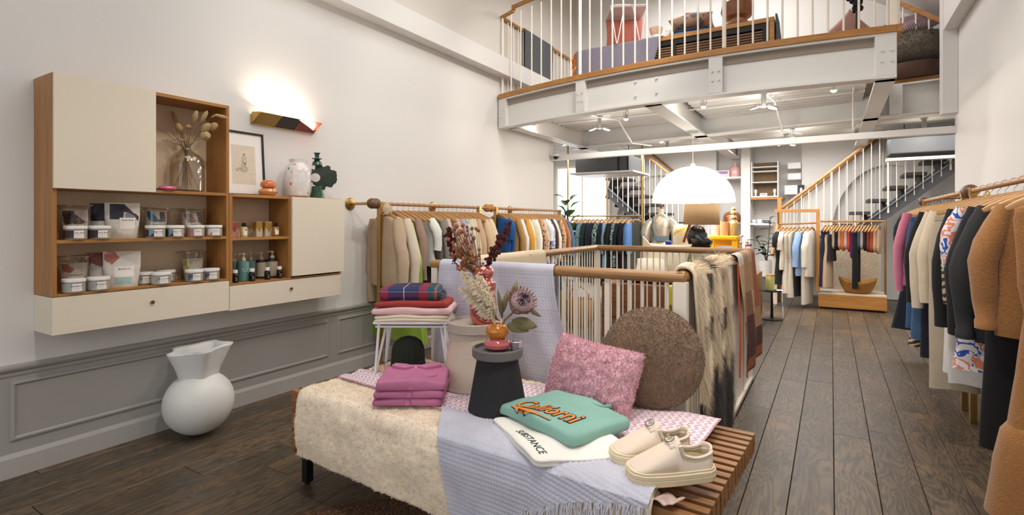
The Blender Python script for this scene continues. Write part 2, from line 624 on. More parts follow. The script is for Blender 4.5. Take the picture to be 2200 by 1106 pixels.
# slab above the back room
struct(MB().box(FX0, FX1, 7.95, YB + .6, 2.80, 2.92).build('ceiling_back_room', mat('back_ceiling', '#C9C6C1', .7)))

# ------------------------------------------------------------------ gallery (mezzanine)
def front_y(x):
    return 5.2 + .06 * (x + 1.0) ** 2
def back_y(x):
    return 7.40 + .126 * (1.12 - x)
NS = 36
xs = [XL + .02 + (.46 - XL - .02) * i / NS for i in range(NS + 1)]
deck = MB()
for i in range(NS):
    a, b = xs[i], xs[i + 1]
    deck.add([(a, front_y(a) + .02, 2.80), (b, front_y(b) + .02, 2.80), (b, 7.95, 2.80), (a, 7.95, 2.80),
              (a, front_y(a) + .02, 2.90), (b, front_y(b) + .02, 2.90), (b, 7.95, 2.90), (a, 7.95, 2.90)],
             [(3, 2, 1, 0), (4, 5, 6, 7), (0, 1, 5, 4), (2, 3, 7, 6)])
deck.box(.46, XR, back_y(.8), 7.95, 2.8, 2.9)
mezz = struct(deck.build('mezzanine_floor', mat('gallery_boards', '#8F8275', .6)))

def arc_strip(y_off0, y_off1, z0, z1, x0=XL + .02, x1=.46, n=NS):
    mb = MB()
    q = [x0 + (x1 - x0) * i / n for i in range(n + 1)]
    vs = []
    for x in q:
        y = front_y(x)
        vs += [(x, y + y_off0, z0), (x, y + y_off1, z0), (x, y + y_off1, z1), (x, y + y_off0, z1)]
    fs = [(0, 3, 2, 1), (n * 4, n * 4 + 1, n * 4 + 2, n * 4 + 3)]
    for i in range(n):
        for k in range(4):
            fs.append((i * 4 + k, i * 4 + (k + 1) % 4, i * 4 + 4 + (k + 1) % 4, i * 4 + 4 + k))
    return mb.add(vs, fs)
arc_strip(-.035, .10, 2.892, 2.95).build('edge_board', OAK, mezz, bevel=.004)
gird = arc_strip(.03, .045, 2.535, 2.88)
gird.add(*[(lambda m_: (m_.v, m_.f))(arc_strip(-.02, .13, 2.52, 2.538))][0])
gird.add(*[(lambda m_: (m_.v, m_.f))(arc_strip(-.02, .13, 2.872, 2.891))][0])
girder = gird.build('front_girder', STEELW, mezz)
def plate(xc, w, nb=4, rows=((.62, -.22), (.62, .22), (.36, -.22), (.36, .22))):
    y = front_y(xc) - .012
    p = MB().box(-w / 2, w / 2, -.008, .05, 2.538, 2.873).build('stiffener_plate', STEELW, mezz, loc=(xc, y, 0), rot=(0, 0, math.atan(.12 * (xc + 1))), bevel=.003)
    for (fz, fx) in rows:
        MB().tube([(fx * w, -.02, 2.538 + fz * .335), (fx * w, -.005, 2.538 + fz * .335)], .0105, 6).build('bolt', STEELW, p)
for xc, w in ((-3.56, .14), (-2.36, .12), (-.93, .125), (.385, .15)):
    plate(xc, w)
for xx in (-1.72, -1.50):
    for zz in (2.63, 2.775):
        y = front_y(xx)
        MB().tube([(xx, y + .012, zz), (xx, y + .035, zz)], .013, 6).build('bolt', STEELW, mezz)
# side edge board of the right bay, girders under the deck
MB().obox((.46, back_y(.46) - .03, 2.922), (XR, back_y(XR) - .03, 2.922), .10, .055).build('edge_board', OAK, mezz, bevel=.004)
MB().box(.45, .50, front_y(.46) - .03, back_y(.46), 2.893, 2.95).build('edge_board', OAKY, mezz)
def ibeam(a, b, name='joist', h=.35, w=.15, top=2.88):
    mb = MB()
    za, zb = top - h, top
    mb.obox((*a, za + .009), (*b, za + .009), w, .018)
    mb.obox((*a, zb - .009), (*b, zb - .009), w, .018)
    mb.obox((*a, (za + zb) / 2), (*b, (za + zb) / 2), .014, h - .03)
    return mb.build(name, STEELW, mezz)
ibeam((XL + .02, 7.88), (XR, 7.28), 'rear_girder', .36, .16)
for xx in (.0,):
    pass
for xc in (.62, 1.08):
    q = MB().box(-.06, .06, -.09, -.075, 2.54, 2.86).build('stiffener_plate', STEELW, mezz, loc=(xc, 7.28 + .126 * (1.12 - xc), 0))
    for fx in (-.025, .025):
        for zz in (2.66, 2.75):
            MB().tube([(fx, -.10, zz), (fx, -.088, zz)], .011, 6).build('bolt', STEELW, q)
ibeam((-1.555, 5.28), (-1.555, YB), 'joist', .36, .17)
ibeam((.39, 5.36), (.39, YB), 'joist', .36, .145)
ibeam((-3.45, 5.66), (-3.45, YB), 'joist', .36, .15)
# corrugated deck seen from below: ribs across the room
def ribs(x0, x1, y0, y1, pitch=.15):
    mb = MB()
    y = y0
    while y < y1:
        mb.prism([(y, 2.80), (y + .03, 2.745), (y + .085, 2.745), (y + .115, 2.80)], x0, x1, 'yz')
        y += pitch
    return mb
DECKM = mat('deck_paint', '#C4C1BB', .55)
stuff(ribs(-3.40, -1.64, 5.62, 7.55).build('deck_ribs', DECKM, mezz))
stuff(ribs(-1.47, .31, 5.38, 7.5).build('deck_ribs', DECKM, mezz))
stuff(ribs(-3.40, -1.64, 7.9, YB).build('deck_ribs', DECKM, mezz))
stuff(ribs(-1.47, .31, 7.7, YB).build('deck_ribs', DECKM, mezz))
stuff(ribs(.47, FX1 - .1, 8.0, YB).build('deck_ribs', DECKM, mezz))
stuff(ribs(FX0, -3.53, 8.1, YB).build('deck_ribs', DECKM, mezz))
# long square pipe / conduit run across the opening
pipe = MB().obox((XL - .3, 7.13, 2.30), (XR + .2, 7.13, 2.30), .09, .075)
pipe = tag(pipe.build('services_trunking', STEELW, bevel=.004), 'long white boxed trunking crossing the shop below the gallery girders', 'trunking')

# ------------------------------------------------------------------ gallery railing
gr = thing('gallery_railing', 'white baluster railing with oak handrail along the curved gallery edge', 'railing', (0, 0, 0))
def gbal(x, y, r=.009, z0=2.95, z1=3.94):
    return MB().tube([(x, y, z0), (x, y, z1)], r, 6).build('baluster', RODW, gr)
def at_front(px):
    """where a sight line of this pixel column meets the gallery edge (used for spacing only)"""
    return None
x = XL + .14
bx = [-3.60, -3.44, -3.27, -3.09, -2.94, -2.79, -2.645, -2.515, -2.265, -2.125, -1.99, -1.865, -1.735, -1.605, -1.475, -1.35, -1.225, -1.10, -.985, -.74, -.615, -.495, -.375, -.255, -.14, -.025, .09, .20, .31, .40]
for x in bx:
    gbal(x, front_y(x) + .04)
for x in (-3.60, -2.39, -.862, .43):
    y = front_y(x) + .04
    MB().tube([(x, y, 2.95), (x, y, 3.94)], .019 if x > -3 else .015, 8).build('post', RODW, gr)
arc = [(x, front_y(x) + .04, 4.02) for x in [-3.38 + (.45 + 3.38) * i / 24 for i in range(25)]]
MB().tube(arc, .026, 8).build('handrail', OAK, gr)
MB().tube([(-3.40, front_y(-3.4) + .04, 4.04), (-3.40, front_y(-3.4) + .04, 3.985)], .026, 8).build('handrail', OAK, gr)
MB().tube([(-3.62, front_y(-3.62) + .04, 3.955), (-3.39, front_y(-3.4) + .04, 3.975)], .024, 8).build('handrail', OAK, gr)
MB().tube([(-3.60, front_y(-3.6) + .05, 3.945), (-3.60, 7.92, 3.945)], .022, 8).build('handrail', OAKY, gr)
for i in range(17):
    y = 5.78 + i * .13
    gbal(-3.60, y, .008)
MB().obox((.56, 7.46, 3.93), (XR - .03, 7.30, 3.47), .05, .045).build('handrail', OAK, gr)
for i, x in enumerate((.58, .70, .815, .93, 1.04)):
    zt = 3.93 - (x - .56) / .53 * .46
    gbal(x, back_y(x) - .03, .009, 2.95, zt)
MB().tube([(.455, front_y(.45) + .04, 2.95), (.455, front_y(.45) + .04, 4.0)], .03, 10).build('post', RODW, gr)
# ------------------------------------------------------------------ wall cabinets and what stands in them
CREAM = mat('cream_lacquer', '#E4D9C6', .55)
BACKB = mat('tan_back_panel', '#DDC9AB', .7)
OAKZ = wood('oak_z', '#8C5C2B', '#B47E42', .45, 'z')
XF, XW = -3.40, XL + .001       # cabinet front and back planes
def face(x, y):
    return math.atan2(-x, y)
def cabinet(name, label, y0, y1, z0, zd, z1, shelves, door, ys):
    t = thing(name, label, 'cabinet', (XW, y0, z0))
    ox, oy, oz = XW, y0, z0
    def bx(nm, x0, x1, a, b, c, d, m, par=t, bev=.0012):
        return MB().box(x0 - ox, x1 - ox, a - oy, b - oy, c - oz, d - oz).build(nm, m, par, bevel=bev)
    th = .02
    bx('side_panel', XW, XF, y0, y0 + th, zd, z1, OAKZ)
    bx('side_panel', XW, XF, y1 - th, y1, zd, z1, OAKZ)
    bx('top_panel', XW, XF, y0 + th, y1 - th, z1 - th, z1, OAKY)
    bx('bottom_panel', XW, XF, y0 + th, y1 - th, zd, zd + .012, OAKY)
    bx('back_panel', XW, XW + .008, y0 + th, y1 - th, zd + .012, z1 - th, BACKB)
    for (a, b, z) in shelves:
        bx('shelf', XW + .008, XF - .001, a, b, z - .018, z, OAKY)
    if ys is not None:
        bx('divider', XW + .008, XF - .001, ys[0], ys[0] + th, ys[1], ys[2], OAKZ)
    a, b, c, d = door
    bx('door', XF + .001, XF + .019, a, b, c, d, CREAM)
    dr = bx('drawer', XW, XF + .001, y0 + .001, y1 - .001, z0, zd - .003, CREAM)
    k = MB().lathe([(0, .016), (.009, .015), (.011, .008), (.009, 0)], 12)
    k.xf(Matrix.Rotation(R(90), 4, 'Y'))
    k.build('knob', mat('aged_brass', '#8F6A35', .35, 1.0), dr, True, loc=(XF - ox, (y0 + y1) / 2 - oy, (z0 + zd) / 2 - oz + .015))
    return t
cabinet('wall_cabinet', 'larger left oak wall cabinet with cream flap door and long cream drawer', 1.045, 1.966, .745, .942, 2.096,
        [(1.065, 1.946, 1.234), (1.065, 1.946, 1.518)], (1.047, 1.519, 1.502, 2.097), (1.50, 1.518, 2.076))
cabinet('wall_cabinet', 'smaller right oak wall cabinet with cream door at its far side', 1.968, 2.886, .738, .905, 1.516,
        [(1.988, 2.41, 1.222)], (2.428, 2.905, .928, 1.512), (2.41, .917, 1.496))

WLID = mat('white_plastic', '#EFECE8', .35)
LBL = mat('label_paper', '#F1E9E2', .7)
INK = mat('ink_brown', '#4A3230', .8)
SALT = mat('bath_salts', '#A9A294', .25, bump=.5, bscale=260, var=.25, vscale=150, coat=.6)
def cyl_patch(mb, r, a0, a1, z0, z1, n=10):
    # front is -Y; angle measured from the front, positive to +X
    def P(u, v):
        a = a0 + (a1 - a0) * u
        return (r * sin(a), -r * cos(a), z0 + (z1 - z0) * v)
    return mb.grid(P, n, 1)
def bend_text(o, r, zc, a0):
    for v in o.data.vertices:
        a = a0 + v.co.x / r
        rr = r + v.co.z
        v.co = (rr * sin(a), -rr * cos(a), zc + v.co.y)
def lines_on_cyl(par, txt, r, a0, zc, size, m=None, extra=2, gap=.006):
    o = text_mesh(txt, size, m or INK, 'print', par, depth=.0001)
    bend_text(o, r, zc, a0)
    mb = MB()
    for k in range(extra):
        cyl_patch(mb, r, a0 - .33, a0 + .33 - .12 * k, zc - .010 - k * gap, zc - .009 - k * gap, 6)
    if extra:
        mb.build('print', mat('ink_pale', '#B79A94', .8), par)

def jar(label, x, y, z, band, txt, turn=0, band2=None, R_=.052, H_=.074):
    t = thing('jar', label, 'jar', (x, y, z), face(x, y) + turn, 'white-lidded jars on the cabinet shelves')
    MB().lathe([(0, .001), (R_ - .006, 0), (R_ - .001, .005), (R_ - .001, H_ * .70), (R_ - .005, H_ * .74), (R_ - .005, H_ * .8), (0, H_ * .8)], 28).build('glass_body', SALT, t, True)
    MB().lathe([(R_ - .004, H_ * .77), (R_, H_ * .78), (R_, H_ - .003), (R_ - .003, H_), (0, H_)], 28).build('lid', WLID, t, True)
    lb = MB()
    cyl_patch(lb, R_ - .0004, -1.35, .12, H_ * .10, H_ * .68, 14)
    w = lb.build('label', mat('band_' + band, band, .6), t)
    if band2:
        b2 = MB()
        for k in range(8):
            a = -.65 + k * .1
            cyl_patch(b2, R_, a, a + .1, H_ * .10 + H_ * .55 * k / 8, H_ * .68, 1)
        b2.build('label_shape', mat('band_' + band2, band2, .6), w)
    cyl_patch(MB(), R_ + .0003, -.12, .72, H_ * .13, H_ * .66, 12).build('paper_label', LBL, w)
    lines_on_cyl(w, txt, R_ + .0008, .28, H_ * .50, .0115)
    return t
Z1, Z2 = 1.234, .954
jar('white-lidded jar with plum label standing far left on the upper shelf', -3.435, 1.154, Z1, '#4B3638', 'Deep Rest', 0, '#2E2024')
jar('white-lidded jar with plum label beside the navy patterned pouch', -3.435, 1.261, Z1, '#4B3638', 'Deep Rest', 0, '#2E2024')
jar('white-lidded jar with navy label, left one of the navy pair', -3.435, 1.539, Z1, '#2F2C3C', 'Begin You', 0, '#7C93A4')
jar('white-lidded jar with navy label, right one of the navy pair', -3.435, 1.646, Z1, '#2F2C3C', 'Begin You', 0, '#7C93A4')
jar('white-lidded jar with dusty pink label before the upper right beaker', -3.435, 1.768, Z1, '#AE7B76', 'Revive', 0)
jar('white-lidded jar with dusty pink label at the right end of upper shelf', -3.435, 1.882, Z1, '#B57F7E', 'Revive', 0, '#D6CFCB')
jar('white-lidded jar with pale grey label far left on the lower shelf', -3.435, 1.146, Z2, '#B4B2AA', 'Breathe In', 0, '#9FA9A6')
jar('white-lidded jar with pale grey label touching the lower coral pouch', -3.435, 1.256, Z2, '#B4B2AA', 'Breathe In', 0, '#9FA9A6')
jar('white-lidded jar with beige label standing behind left in the middle trio', -3.53, 1.519, Z2, '#BFB5A8', 'Be You, Not', 0, '#A39C92')
jar('white-lidded jar with beige label standing foremost in the middle trio', -3.435, 1.571, Z2, '#BFB5A8', 'Be You, Not', 0, '#A39C92')
jar('white-lidded jar mostly hidden at the back of the middle trio', -3.56, 1.655, Z2, '#BFB5A8', 'Be You, Not', 0)
jar('white-lidded jar with grey splash label before the yellow-filled beaker', -3.435, 1.761, Z2, '#8E9496', 'Restore', 0, '#55565A')
jar('white-lidded jar with grey splash label at the right end of lower shelf', -3.435, 1.864, Z2, '#9CA5A8', 'Restore', 0, '#55565A')

POUCHW = mat('pouch_film', '#D8D2C8', .35, bump=.2, bscale=30)
def inpoly(p, poly):
    x, y = p; r = False
    for i in range(len(poly)):
        (a, b), (c_, d) = poly[i], poly[i - 1]
        if (b > y) != (d > y) and x < (c_ - a) * (y - b) / (d - b) + a:
            r = not r
    return r
def pouch(label, x, y, z, w, h, shapes, txt=None, turn=0, lbl=(.42, .88, .26, .58), grp='refill pouches on the cabinet shelves', lean=0):
    """shapes: list of (colour, polygon in 0..1 x 0..1) printed on the front"""
    t = thing('refill_pouch', label, 'pouch', (x, y, z), face(x, y) + turn, grp)
    NU, NV = 28, 30
    rn = random.Random(hash((x, y)) & 255)
    ph = rn.uniform(0, 9)
    def P(u, v, s):
        ww = w * (.84 + .16 * min(1, v * 1.7))
        xx = (u - .5) * ww
        bulge = .034 * (1 - v) ** .8 * (max(0, 1 - (2 * u - 1) ** 2)) ** .7 + .0015
        bulge *= .75 + .25 * min(1, v * 8)
        wr = .004 * nz(u * 5 + ph, v * 5) * min(1, 4 * u * (1 - u) * 4)
        return (xx, s * bulge + wr + lean * v, v * h)
    def surf(s, off=0):
        return lambda u, v: (lambda p: (p[0], p[1] - off * (1 if s < 0 else -1), p[2]))(P(u, v, s))
    cols = [POUCHW] + [mat('pouch_' + c_, c_, .4, bump=.15, bscale=30) for c_, _ in shapes]
    mb = MB()
    mb.grid(surf(-1), NU, NV)
    for i, f in enumerate(mb.f):
        uu = (i % NU + .5) / NU; vv = (i // NU + .5) / NV
        for k, (c_, poly) in enumerate(shapes):
            if inpoly((uu, vv), poly):
                mb.mi[i] = k + 1
    mb.grid(surf(1), 10, 12)
    b = mb.build('bag', cols, t, True, ang=60)
    MB().box(-w / 2, w / 2, lean - .0025, lean + .0025, h - .012, h - .009).build('zip_seal', POUCHW, t)
    if txt:
        a0, a1, b0, b1 = lbl
        lab = MB().grid(lambda u, v: surf(-1, .0015)(a0 + (a1 - a0) * u, b0 + (b1 - b0) * v), 8, 8).build('label', LBL, t, True)
        o = text_mesh(txt, .0135, INK, 'print', lab, depth=.0001)
        cu_, cv_ = (a0 + a1) / 2, b1 - .07
        for v in o.data.vertices:
            q = surf(-1, .0024)(cu_ + v.co.x / w, cv_ + v.co.y / h)
            v.co = (q[0], q[1] - v.co.z, q[2])
    return t
NAVY, PLUM, GREYB, CORAL, TEALP = '#262536', '#43262C', '#7F848A', '#B8695A', '#A9CFCB'
pouch('crumpled white pouch with navy and plum print, front one on upper shelf', -3.515, 1.402, Z1, .165, .205,
      [(NAVY, [(.13, .98), (.55, .98), (.55, .55), (.13, .55)]), (PLUM, [(.53, .98), (.95, .62), (.95, .5), (.75, .68), (.53, .75)]), (GREYB, [(.6, .76), (.9, .6), (.9, .34), (.55, .55)])], 'Deep Rest')
pouch('dark navy edged pouch half hidden behind the navy and plum pouch', -3.575, 1.345, Z1, .15, .2,
      [(NAVY, [(0, 1), (.6, 1), (.6, .5), (.0, .5)])])
pouch('clear pouch with coral diamond and mint print, front one on lower shelf', -3.495, 1.392, Z2, .175, .205,
      [(CORAL, [(.05, .98), (.30, 1.0), (.45, .82), (.22, .64), (.03, .78)]), (TEALP, [(.3, .28), (.8, .28), (.8, .10), (.3, .10)]), ('#CFC6BB', [(.30, 1), (1, 1), (.9, .6), (.5, .8)])], 'Breathe In', lbl=(.28, .84, .28, .58))
pouch('clear pouch with dark coral corner behind the coral diamond pouch', -3.57, 1.325, Z2, .15, .2,
      [('#8E4A42', [(.0, 1), (.7, 1), (.7, .65), (.45, .6), (0, .75)])])

GLASS = glass('clear_glass', '#F4F1EC', .03, .10)
def beaker(label, x, y, z, r=.085, h=.185, spout=1, inner=None, txt=None):
    t = thing('glass_beaker', label, 'beaker', (x, y, z), face(x, y), 'glass beakers holding pouches')
    def fn(a, rr, zz):
        k = max(0, (zz - h * .86) / (h * .14))
        d = max(0, cos(a - (0 if spout > 0 else pi))) ** 12
        return rr + (.004 + .022 * d) * k * k, zz - .006 * d * k
    MB().lathe([(0, 0), (r - .008, 0), (r, .008), (r, h * .5), (r, h * .86), (r, h * .93), (r, h)], 32, fn=fn).build('glass_wall', GLASS, t, True)
    MB().tube([(lambda q: (q[0] * cos(a), q[0] * sin(a), q[1]))(fn(a, r, h)) for a in [2 * pi * k / 32 for k in range(32)]], .0018, 5, closed=True).build('rim', mat('glass_rim', '#A99B84', .1, trans=.0), t, True)
    return t
beaker('clear glass beaker at the left end of the upper shelf holding a dark pouch', -3.566, 1.195, Z1, .073, .185, -1)
beaker('clear glass beaker behind the navy jars holding a blue pouch', -3.566, 1.60, Z1, .073, .182, 1)
beaker('clear glass beaker behind the pink jars on upper shelf', -3.566, 1.815, Z1, .073, .182, -1)
beaker('clear glass beaker at the left end of the lower shelf with coral pouch', -3.566, 1.19, Z2, .073, .185, -1)
beaker('clear glass beaker at the right of the lower shelf with yellow pouch', -3.566, 1.82, Z2, .073, .182, -1)
pouch('small dark pouch standing inside the upper left glass beaker', -3.566, 1.195, Z1 + .009, .112, .152,
      [('#2A2527', [(.02, .98), (.45, .95), (.5, .5), (.1, .45)]), ('#5B4744', [(.42, .9), (.95, .55), (.6, .4), (.42, .5)])], 'Deep Rest', lbl=(.25, .85, .2, .48), grp='pouches inside beakers')
pouch('small bright blue pouch standing inside the beaker behind navy jars', -3.566, 1.60, Z1 + .009, .112, .152,
      [('#3A7596', [(.05, .98), (.25, 1), (.75, .58), (.3, .55), (.15, .7)]), ('#55555B', [(.66, .98), (.95, .95), (.95, .55), (.7, .58)])], 'Begin You', lbl=(.36, .86, .3, .52), grp='pouches inside beakers')
pouch('small dusty rose pouch standing inside the beaker behind pink jars', -3.566, 1.815, Z1 + .009, .112, .145,
      [('#9C706A', [(.05, .95), (.45, .98), (.75, .6), (.3, .5)]), ('#4B4A4A', [(.75, 1), (1, 1), (1, .5), (.8, .6)])], 'Revive', lbl=(.3, .9, .25, .55), grp='pouches inside beakers')
pouch('small coral cornered pouch standing inside the lower left beaker', -3.566, 1.19, Z2 + .009, .112, .14,
      [(CORAL, [(.0, .95), (.2, .98), (.55, .75), (.35, .6), (.1, .7)])], 'Breathe In', lbl=(.3, .9, .35, .6), grp='pouches inside beakers')
pouch('small yellow print pouch standing inside the lower right beaker', -3.566, 1.82, Z2 + .009, .112, .128,
      [('#C4B548', [(.02, .95), (.45, .8), (.3, .3), (.1, .3)])], 'Restore', lbl=(.3, .9, .2, .5), grp='pouches inside beakers')

# small cabinet: oils, boxes, pump bottles
Z3, Z4 = 1.222, .917
def oil(label, x, y, z, liquid, r=.024, h=.10):
    t = thing('oil_bottle', label, 'bottle', (x, y, z), face(x, y), 'bath oil bottles')
    MB().lathe([(0, 0), (r - .002, 0), (r, .003), (r, h * .60), (r * .9, h * .68), (r * .45, h * .74), (r * .45, h * .77)], 20).build('glass_body', mat('oil_' + liquid, liquid, .08, coat=.5), t, True)
    MB().lathe([(r * .55, h * .74), (r * .58, h * .75), (r * .58, h * .985), (r * .5, h), (0, h)], 16).build('cap', mat('black_plastic', '#1A1817', .35), t, True)
    lb = cyl_patch(MB(), r + .0004, -.15, 1.0, h * .15, h * .58, 10).build('label', LBL, t)
    cyl_patch(MB(), r + .0008, .3, .95, h * .46, h * .56, 6).build('print', mat('ink_blue', '#6D6C8C', .8), lb)
    return t
oil('pale yellow oil bottle with black cap before the pink box', -3.455, 2.10, Z3, '#CDB877')
oil('amber oil bottle with black cap beside the gold boxes', -3.46, 2.345, Z3, '#9A6A1C')
def carton(label, x, y, z, w, d, h, c1, c2, turn=0):
    t = thing('carton', label, 'box', (x, y, z), face(x, y) + turn, 'cartons on the small cabinet shelf')
    MB().box(-w / 2, w / 2, -d / 2, d / 2, 0, h).build('box_body', mat('carton_' + c2, c2, .6), t, bevel=.001)
    MB().prism([(-w / 2, h * .97), (w / 2, h * .97), (w / 2, h * .7), (0.0, h * .3), (-w / 2, h * .62)], -d / 2 - .0006, -d / 2, 'xz').build('print', mat('carton_' + c1, c1, .5, .2), t)
    MB().prism([(-d / 2, h * .97), (d / 2, h * .97), (d / 2, h * .6), (0, h * .3), (-d / 2, h * .7)], -w / 2 - .0006, -w / 2, 'yz').build('print', mat('carton_' + c1, c1, .5, .2), t)
    return t
carton('red and pink marbled carton behind the pale oil bottle', -3.52, 2.06, Z3, .046, .046, .105, '#A8504C', '#C9908A', .5)
carton('gold and cream carton, left one of the two gold boxes', -3.535, 2.252, Z3, .046, .046, .108, '#B08A3C', '#CDBFA8', .55)
carton('gold and cream carton, right one next to the amber bottle', -3.52, 2.315, Z3, .05, .05, .108, '#B08A3C', '#CDBFA8', .55)
PUMP = mat('beige_pump', '#D6C4A8', .45)
def pump(label, x, y, z, col, lab=None, txt=None, r=.036, h=.135, shoulder=None):
    t = thing('pump_bottle', label, 'bottle', (x, y, z), face(x, y), 'pump bottles on the small cabinet bottom')
    bm_ = mat('pump_' + col, col, .3)
    b = MB().lathe([(0, 0), (r - .003, 0), (r, .003), (r, h * .93), (r * .93, h * .98), (r * .4, h), (r * .4, h + .004)], 24).build('bottle_body', bm_, t, True)
    MB().lathe([(.014, h), (.015, h + .001), (.015, h + .02), (.009, h + .024), (.005, h + .03), (.005, h + .042), (.011, h + .044), (.012, h + .056), (0, h + .058)], 14).tube([(0, 0, h + .053), (-.02, -.008, h + .053), (-.034, -.013, h + .048)], [.006, .005, .003], 6).build('pump_head', PUMP, t, True)
    if lab:
        cyl_patch(MB(), r + .0006, -2.4, 2.4, h * .10, h * .86, 24).build('label', mat('pumplabel', lab, .6), t)
    if txt:
        mm = mat('ink_white', '#DDE8E4', .7) if not lab else INK
        for k, ln in enumerate(txt.split('\n')):
            o = text_mesh(ln, .0125, mm, 'print', b, depth=.0001); bend_text(o, r + .0012, h * .6 - k * .013, .30)
    return t
pump('teal pump bottle at the back left of the small cabinet', -3.56, 2.09, Z4, '#42605C')
pump('teal pump bottle with white lettering standing foremost', -3.50, 2.125, Z4, '#5E8A88', None, 'fleur de\nsavon', .037, .138)
pump('teal pump bottle standing right of the foremost one', -3.565, 2.215, Z4, '#4E6F68', None, 'fleur de\nsavon')
pump('black pump bottle with beige label, left one', -3.565, 2.30, Z4, '#17181C', '#B5A892')
pump('black pump bottle with beige label, right one', -3.53, 2.365, Z4, '#17181C', '#B9B2A8', None, .038, .14)
def vial(label, x, y, z):
    t = thing('small_bottle', label, 'bottle', (x, y, z), face(x, y), 'small black bottles with white caps')
    r, h = .020, .075
    b = MB().lathe([(0, 0), (r - .002, 0), (r, .003), (r, h * .68), (r * .92, h * .78), (r * .6, h * .87), (r * .6, h * .9)], 18).build('bottle_body', mat('black_glass', '#110D10', .08), t, True)
    MB().lathe([(r * .72, h * .86), (r * .8, h * .87), (r * .8, h * 1.12), (r * .7, h * 1.15), (0, h * 1.15)], 18).build('cap', WLID, t, True)
    mb = MB()
    for k in range(3):
        cyl_patch(mb, r + .0005, .05, .75 - .15 * (k % 2), h * (.2 + .11 * k), h * (.24 + .11 * k), 5)
    mb.build('print', mat('ink_silver', '#9FA0A4', .7), b)
for (yy, lb_) in ((2.030, 'small black bottle with white cap at the left end'), (2.150, 'small black bottle before the gap between teal pumps'),
                  (2.266, 'small black bottle before the left beige-label pump'), (2.362, 'small black bottle at the right end of the shelf')):
    vial(lb_, -3.44, yy, Z4)

# dried grasses in the glass vase, little dishes
t = thing('glass_bottle_vase', 'clear glass bottle vase with dried grasses in the open cabinet niche', 'vase', (-3.515, 1.752, 1.518))
t.scale = (1.3, 1.3, 1.1)
MB().lathe([(0, .002), (.070, .001), (.080, .008), (.081, .05), (.079, .15), (.074, .19), (.058, .215), (.030, .238), (.021, .25), (.020, .268), (.024, .276)], 32).build('glass_wall', GLASS, t, True)
MB().lathe([(0, .006), (.072, .008), (.074, .012), (0, .010)], 28).build('glass_base', mat('glass_base', '#8E735C', .15), t, True)
t = thing('dried_grass_bouquet', 'bunch of dried bunny tail grasses and stems in glass vase', 'dried flowers', (-3.515, 1.752, 1.518))
STEM = mat('dry_stem', '#8A6A40', .8)
HEAD = mat('dry_head', '#B89B6C', .95, bump=.5, bscale=300, var=.2, vscale=60)
rn = random.Random(3)
# view-plane right is roughly (.85,.52)
def vr(s_, z_, depth=0):
    return (s_ * .85 + depth * .52, s_ * .52 - depth * .85, z_)
heads = [(-.06, .43, .014, .10, 1), (-.17, .405, .020, .07, 0), (-.15, .33, .016, .05, 0), (-.01, .38, .022, .055, 0), (.03, .40, .018, .03, 0),
         (.065, .44, .017, .08, 0), (.10, .45, .015, .08, 0), (.12, .38, .024, .08, 0), (.15, .395, .024, .07, 0), (.13, .34, .030, .06, 0), (.19, .47, .013, .07, 2), (-.01, .32, .013, .02, 0)]
for (hx, hz, r, L, kind) in heads:
    d = rn.uniform(-.02, .05)
    base = vr(-hx * .35, .02 + rn.uniform(0, .05), rn.uniform(-.03, .03))
    neck = vr(hx * .12, .29, rn.uniform(-.008, .008))
    tip = Vector(vr(hx, hz, d))
    dirv = (tip - Vector(neck)).normalized()
    st = MB().tube([base, neck, tuple(Vector(neck).lerp(tip, .6) + Vector((0, 0, .008))), tuple(tip)], [.0018, .0016, .0014, .0012], 5).build('stem', STEM, t, True)
    if kind == 2:
        MB().tube([tip, tip + Vector(vr(.03, .012)), tip + Vector(vr(.075, .002)), tip + Vector(vr(.11, -.01))], [.004, .009, .011, .003], 8).build('seed_head', HEAD, t, True)
    else:
        e = tip + dirv * L
        MB().tube([tip - dirv * .004, tip + dirv * L * .15, tip + dirv * L * .5, tip + dirv * L * .85, e], [.002, r * .8, r, r * .7, .002], 8).build('seed_head', HEAD, t, True)
thin = MB()
for k in range(16):
    s_ = rn.uniform(-.13, .06); zz = rn.uniform(.33, .45)
    thin.tube([vr(-s_ * .3, .03 + rn.uniform(0, .08), rn.uniform(-.03, .03)), vr(s_ * .1, .265), vr(s_ * .6, .33, rn.uniform(-.02, .02)), vr(s_, zz, rn.uniform(-.02, .04))], .0013, 4)
stuff(thin.build('thin_stems', STEM, t, True))
def dish(label, x, y, z, col):
    d = MB().lathe([(0, .001), (.03, 0), (.05, .008), (.052, .014), (.045, .024), (.025, .03), (.012, .026), (0, .024)], 24).build('glass_dish', mat('dish_' + col, col, .15, coat=.5), None, True, loc=(x, y, z))
    tag(d, label, 'dish', 'little coloured glass dishes')
dish('glossy pink glass dish beside the bottle vase in the niche', -3.43, 1.60, 1.518, '#D9648F')
dish('grey green glass dish half behind the cream door edge', -3.47, 1.535, 1.518, '#7F9A92')

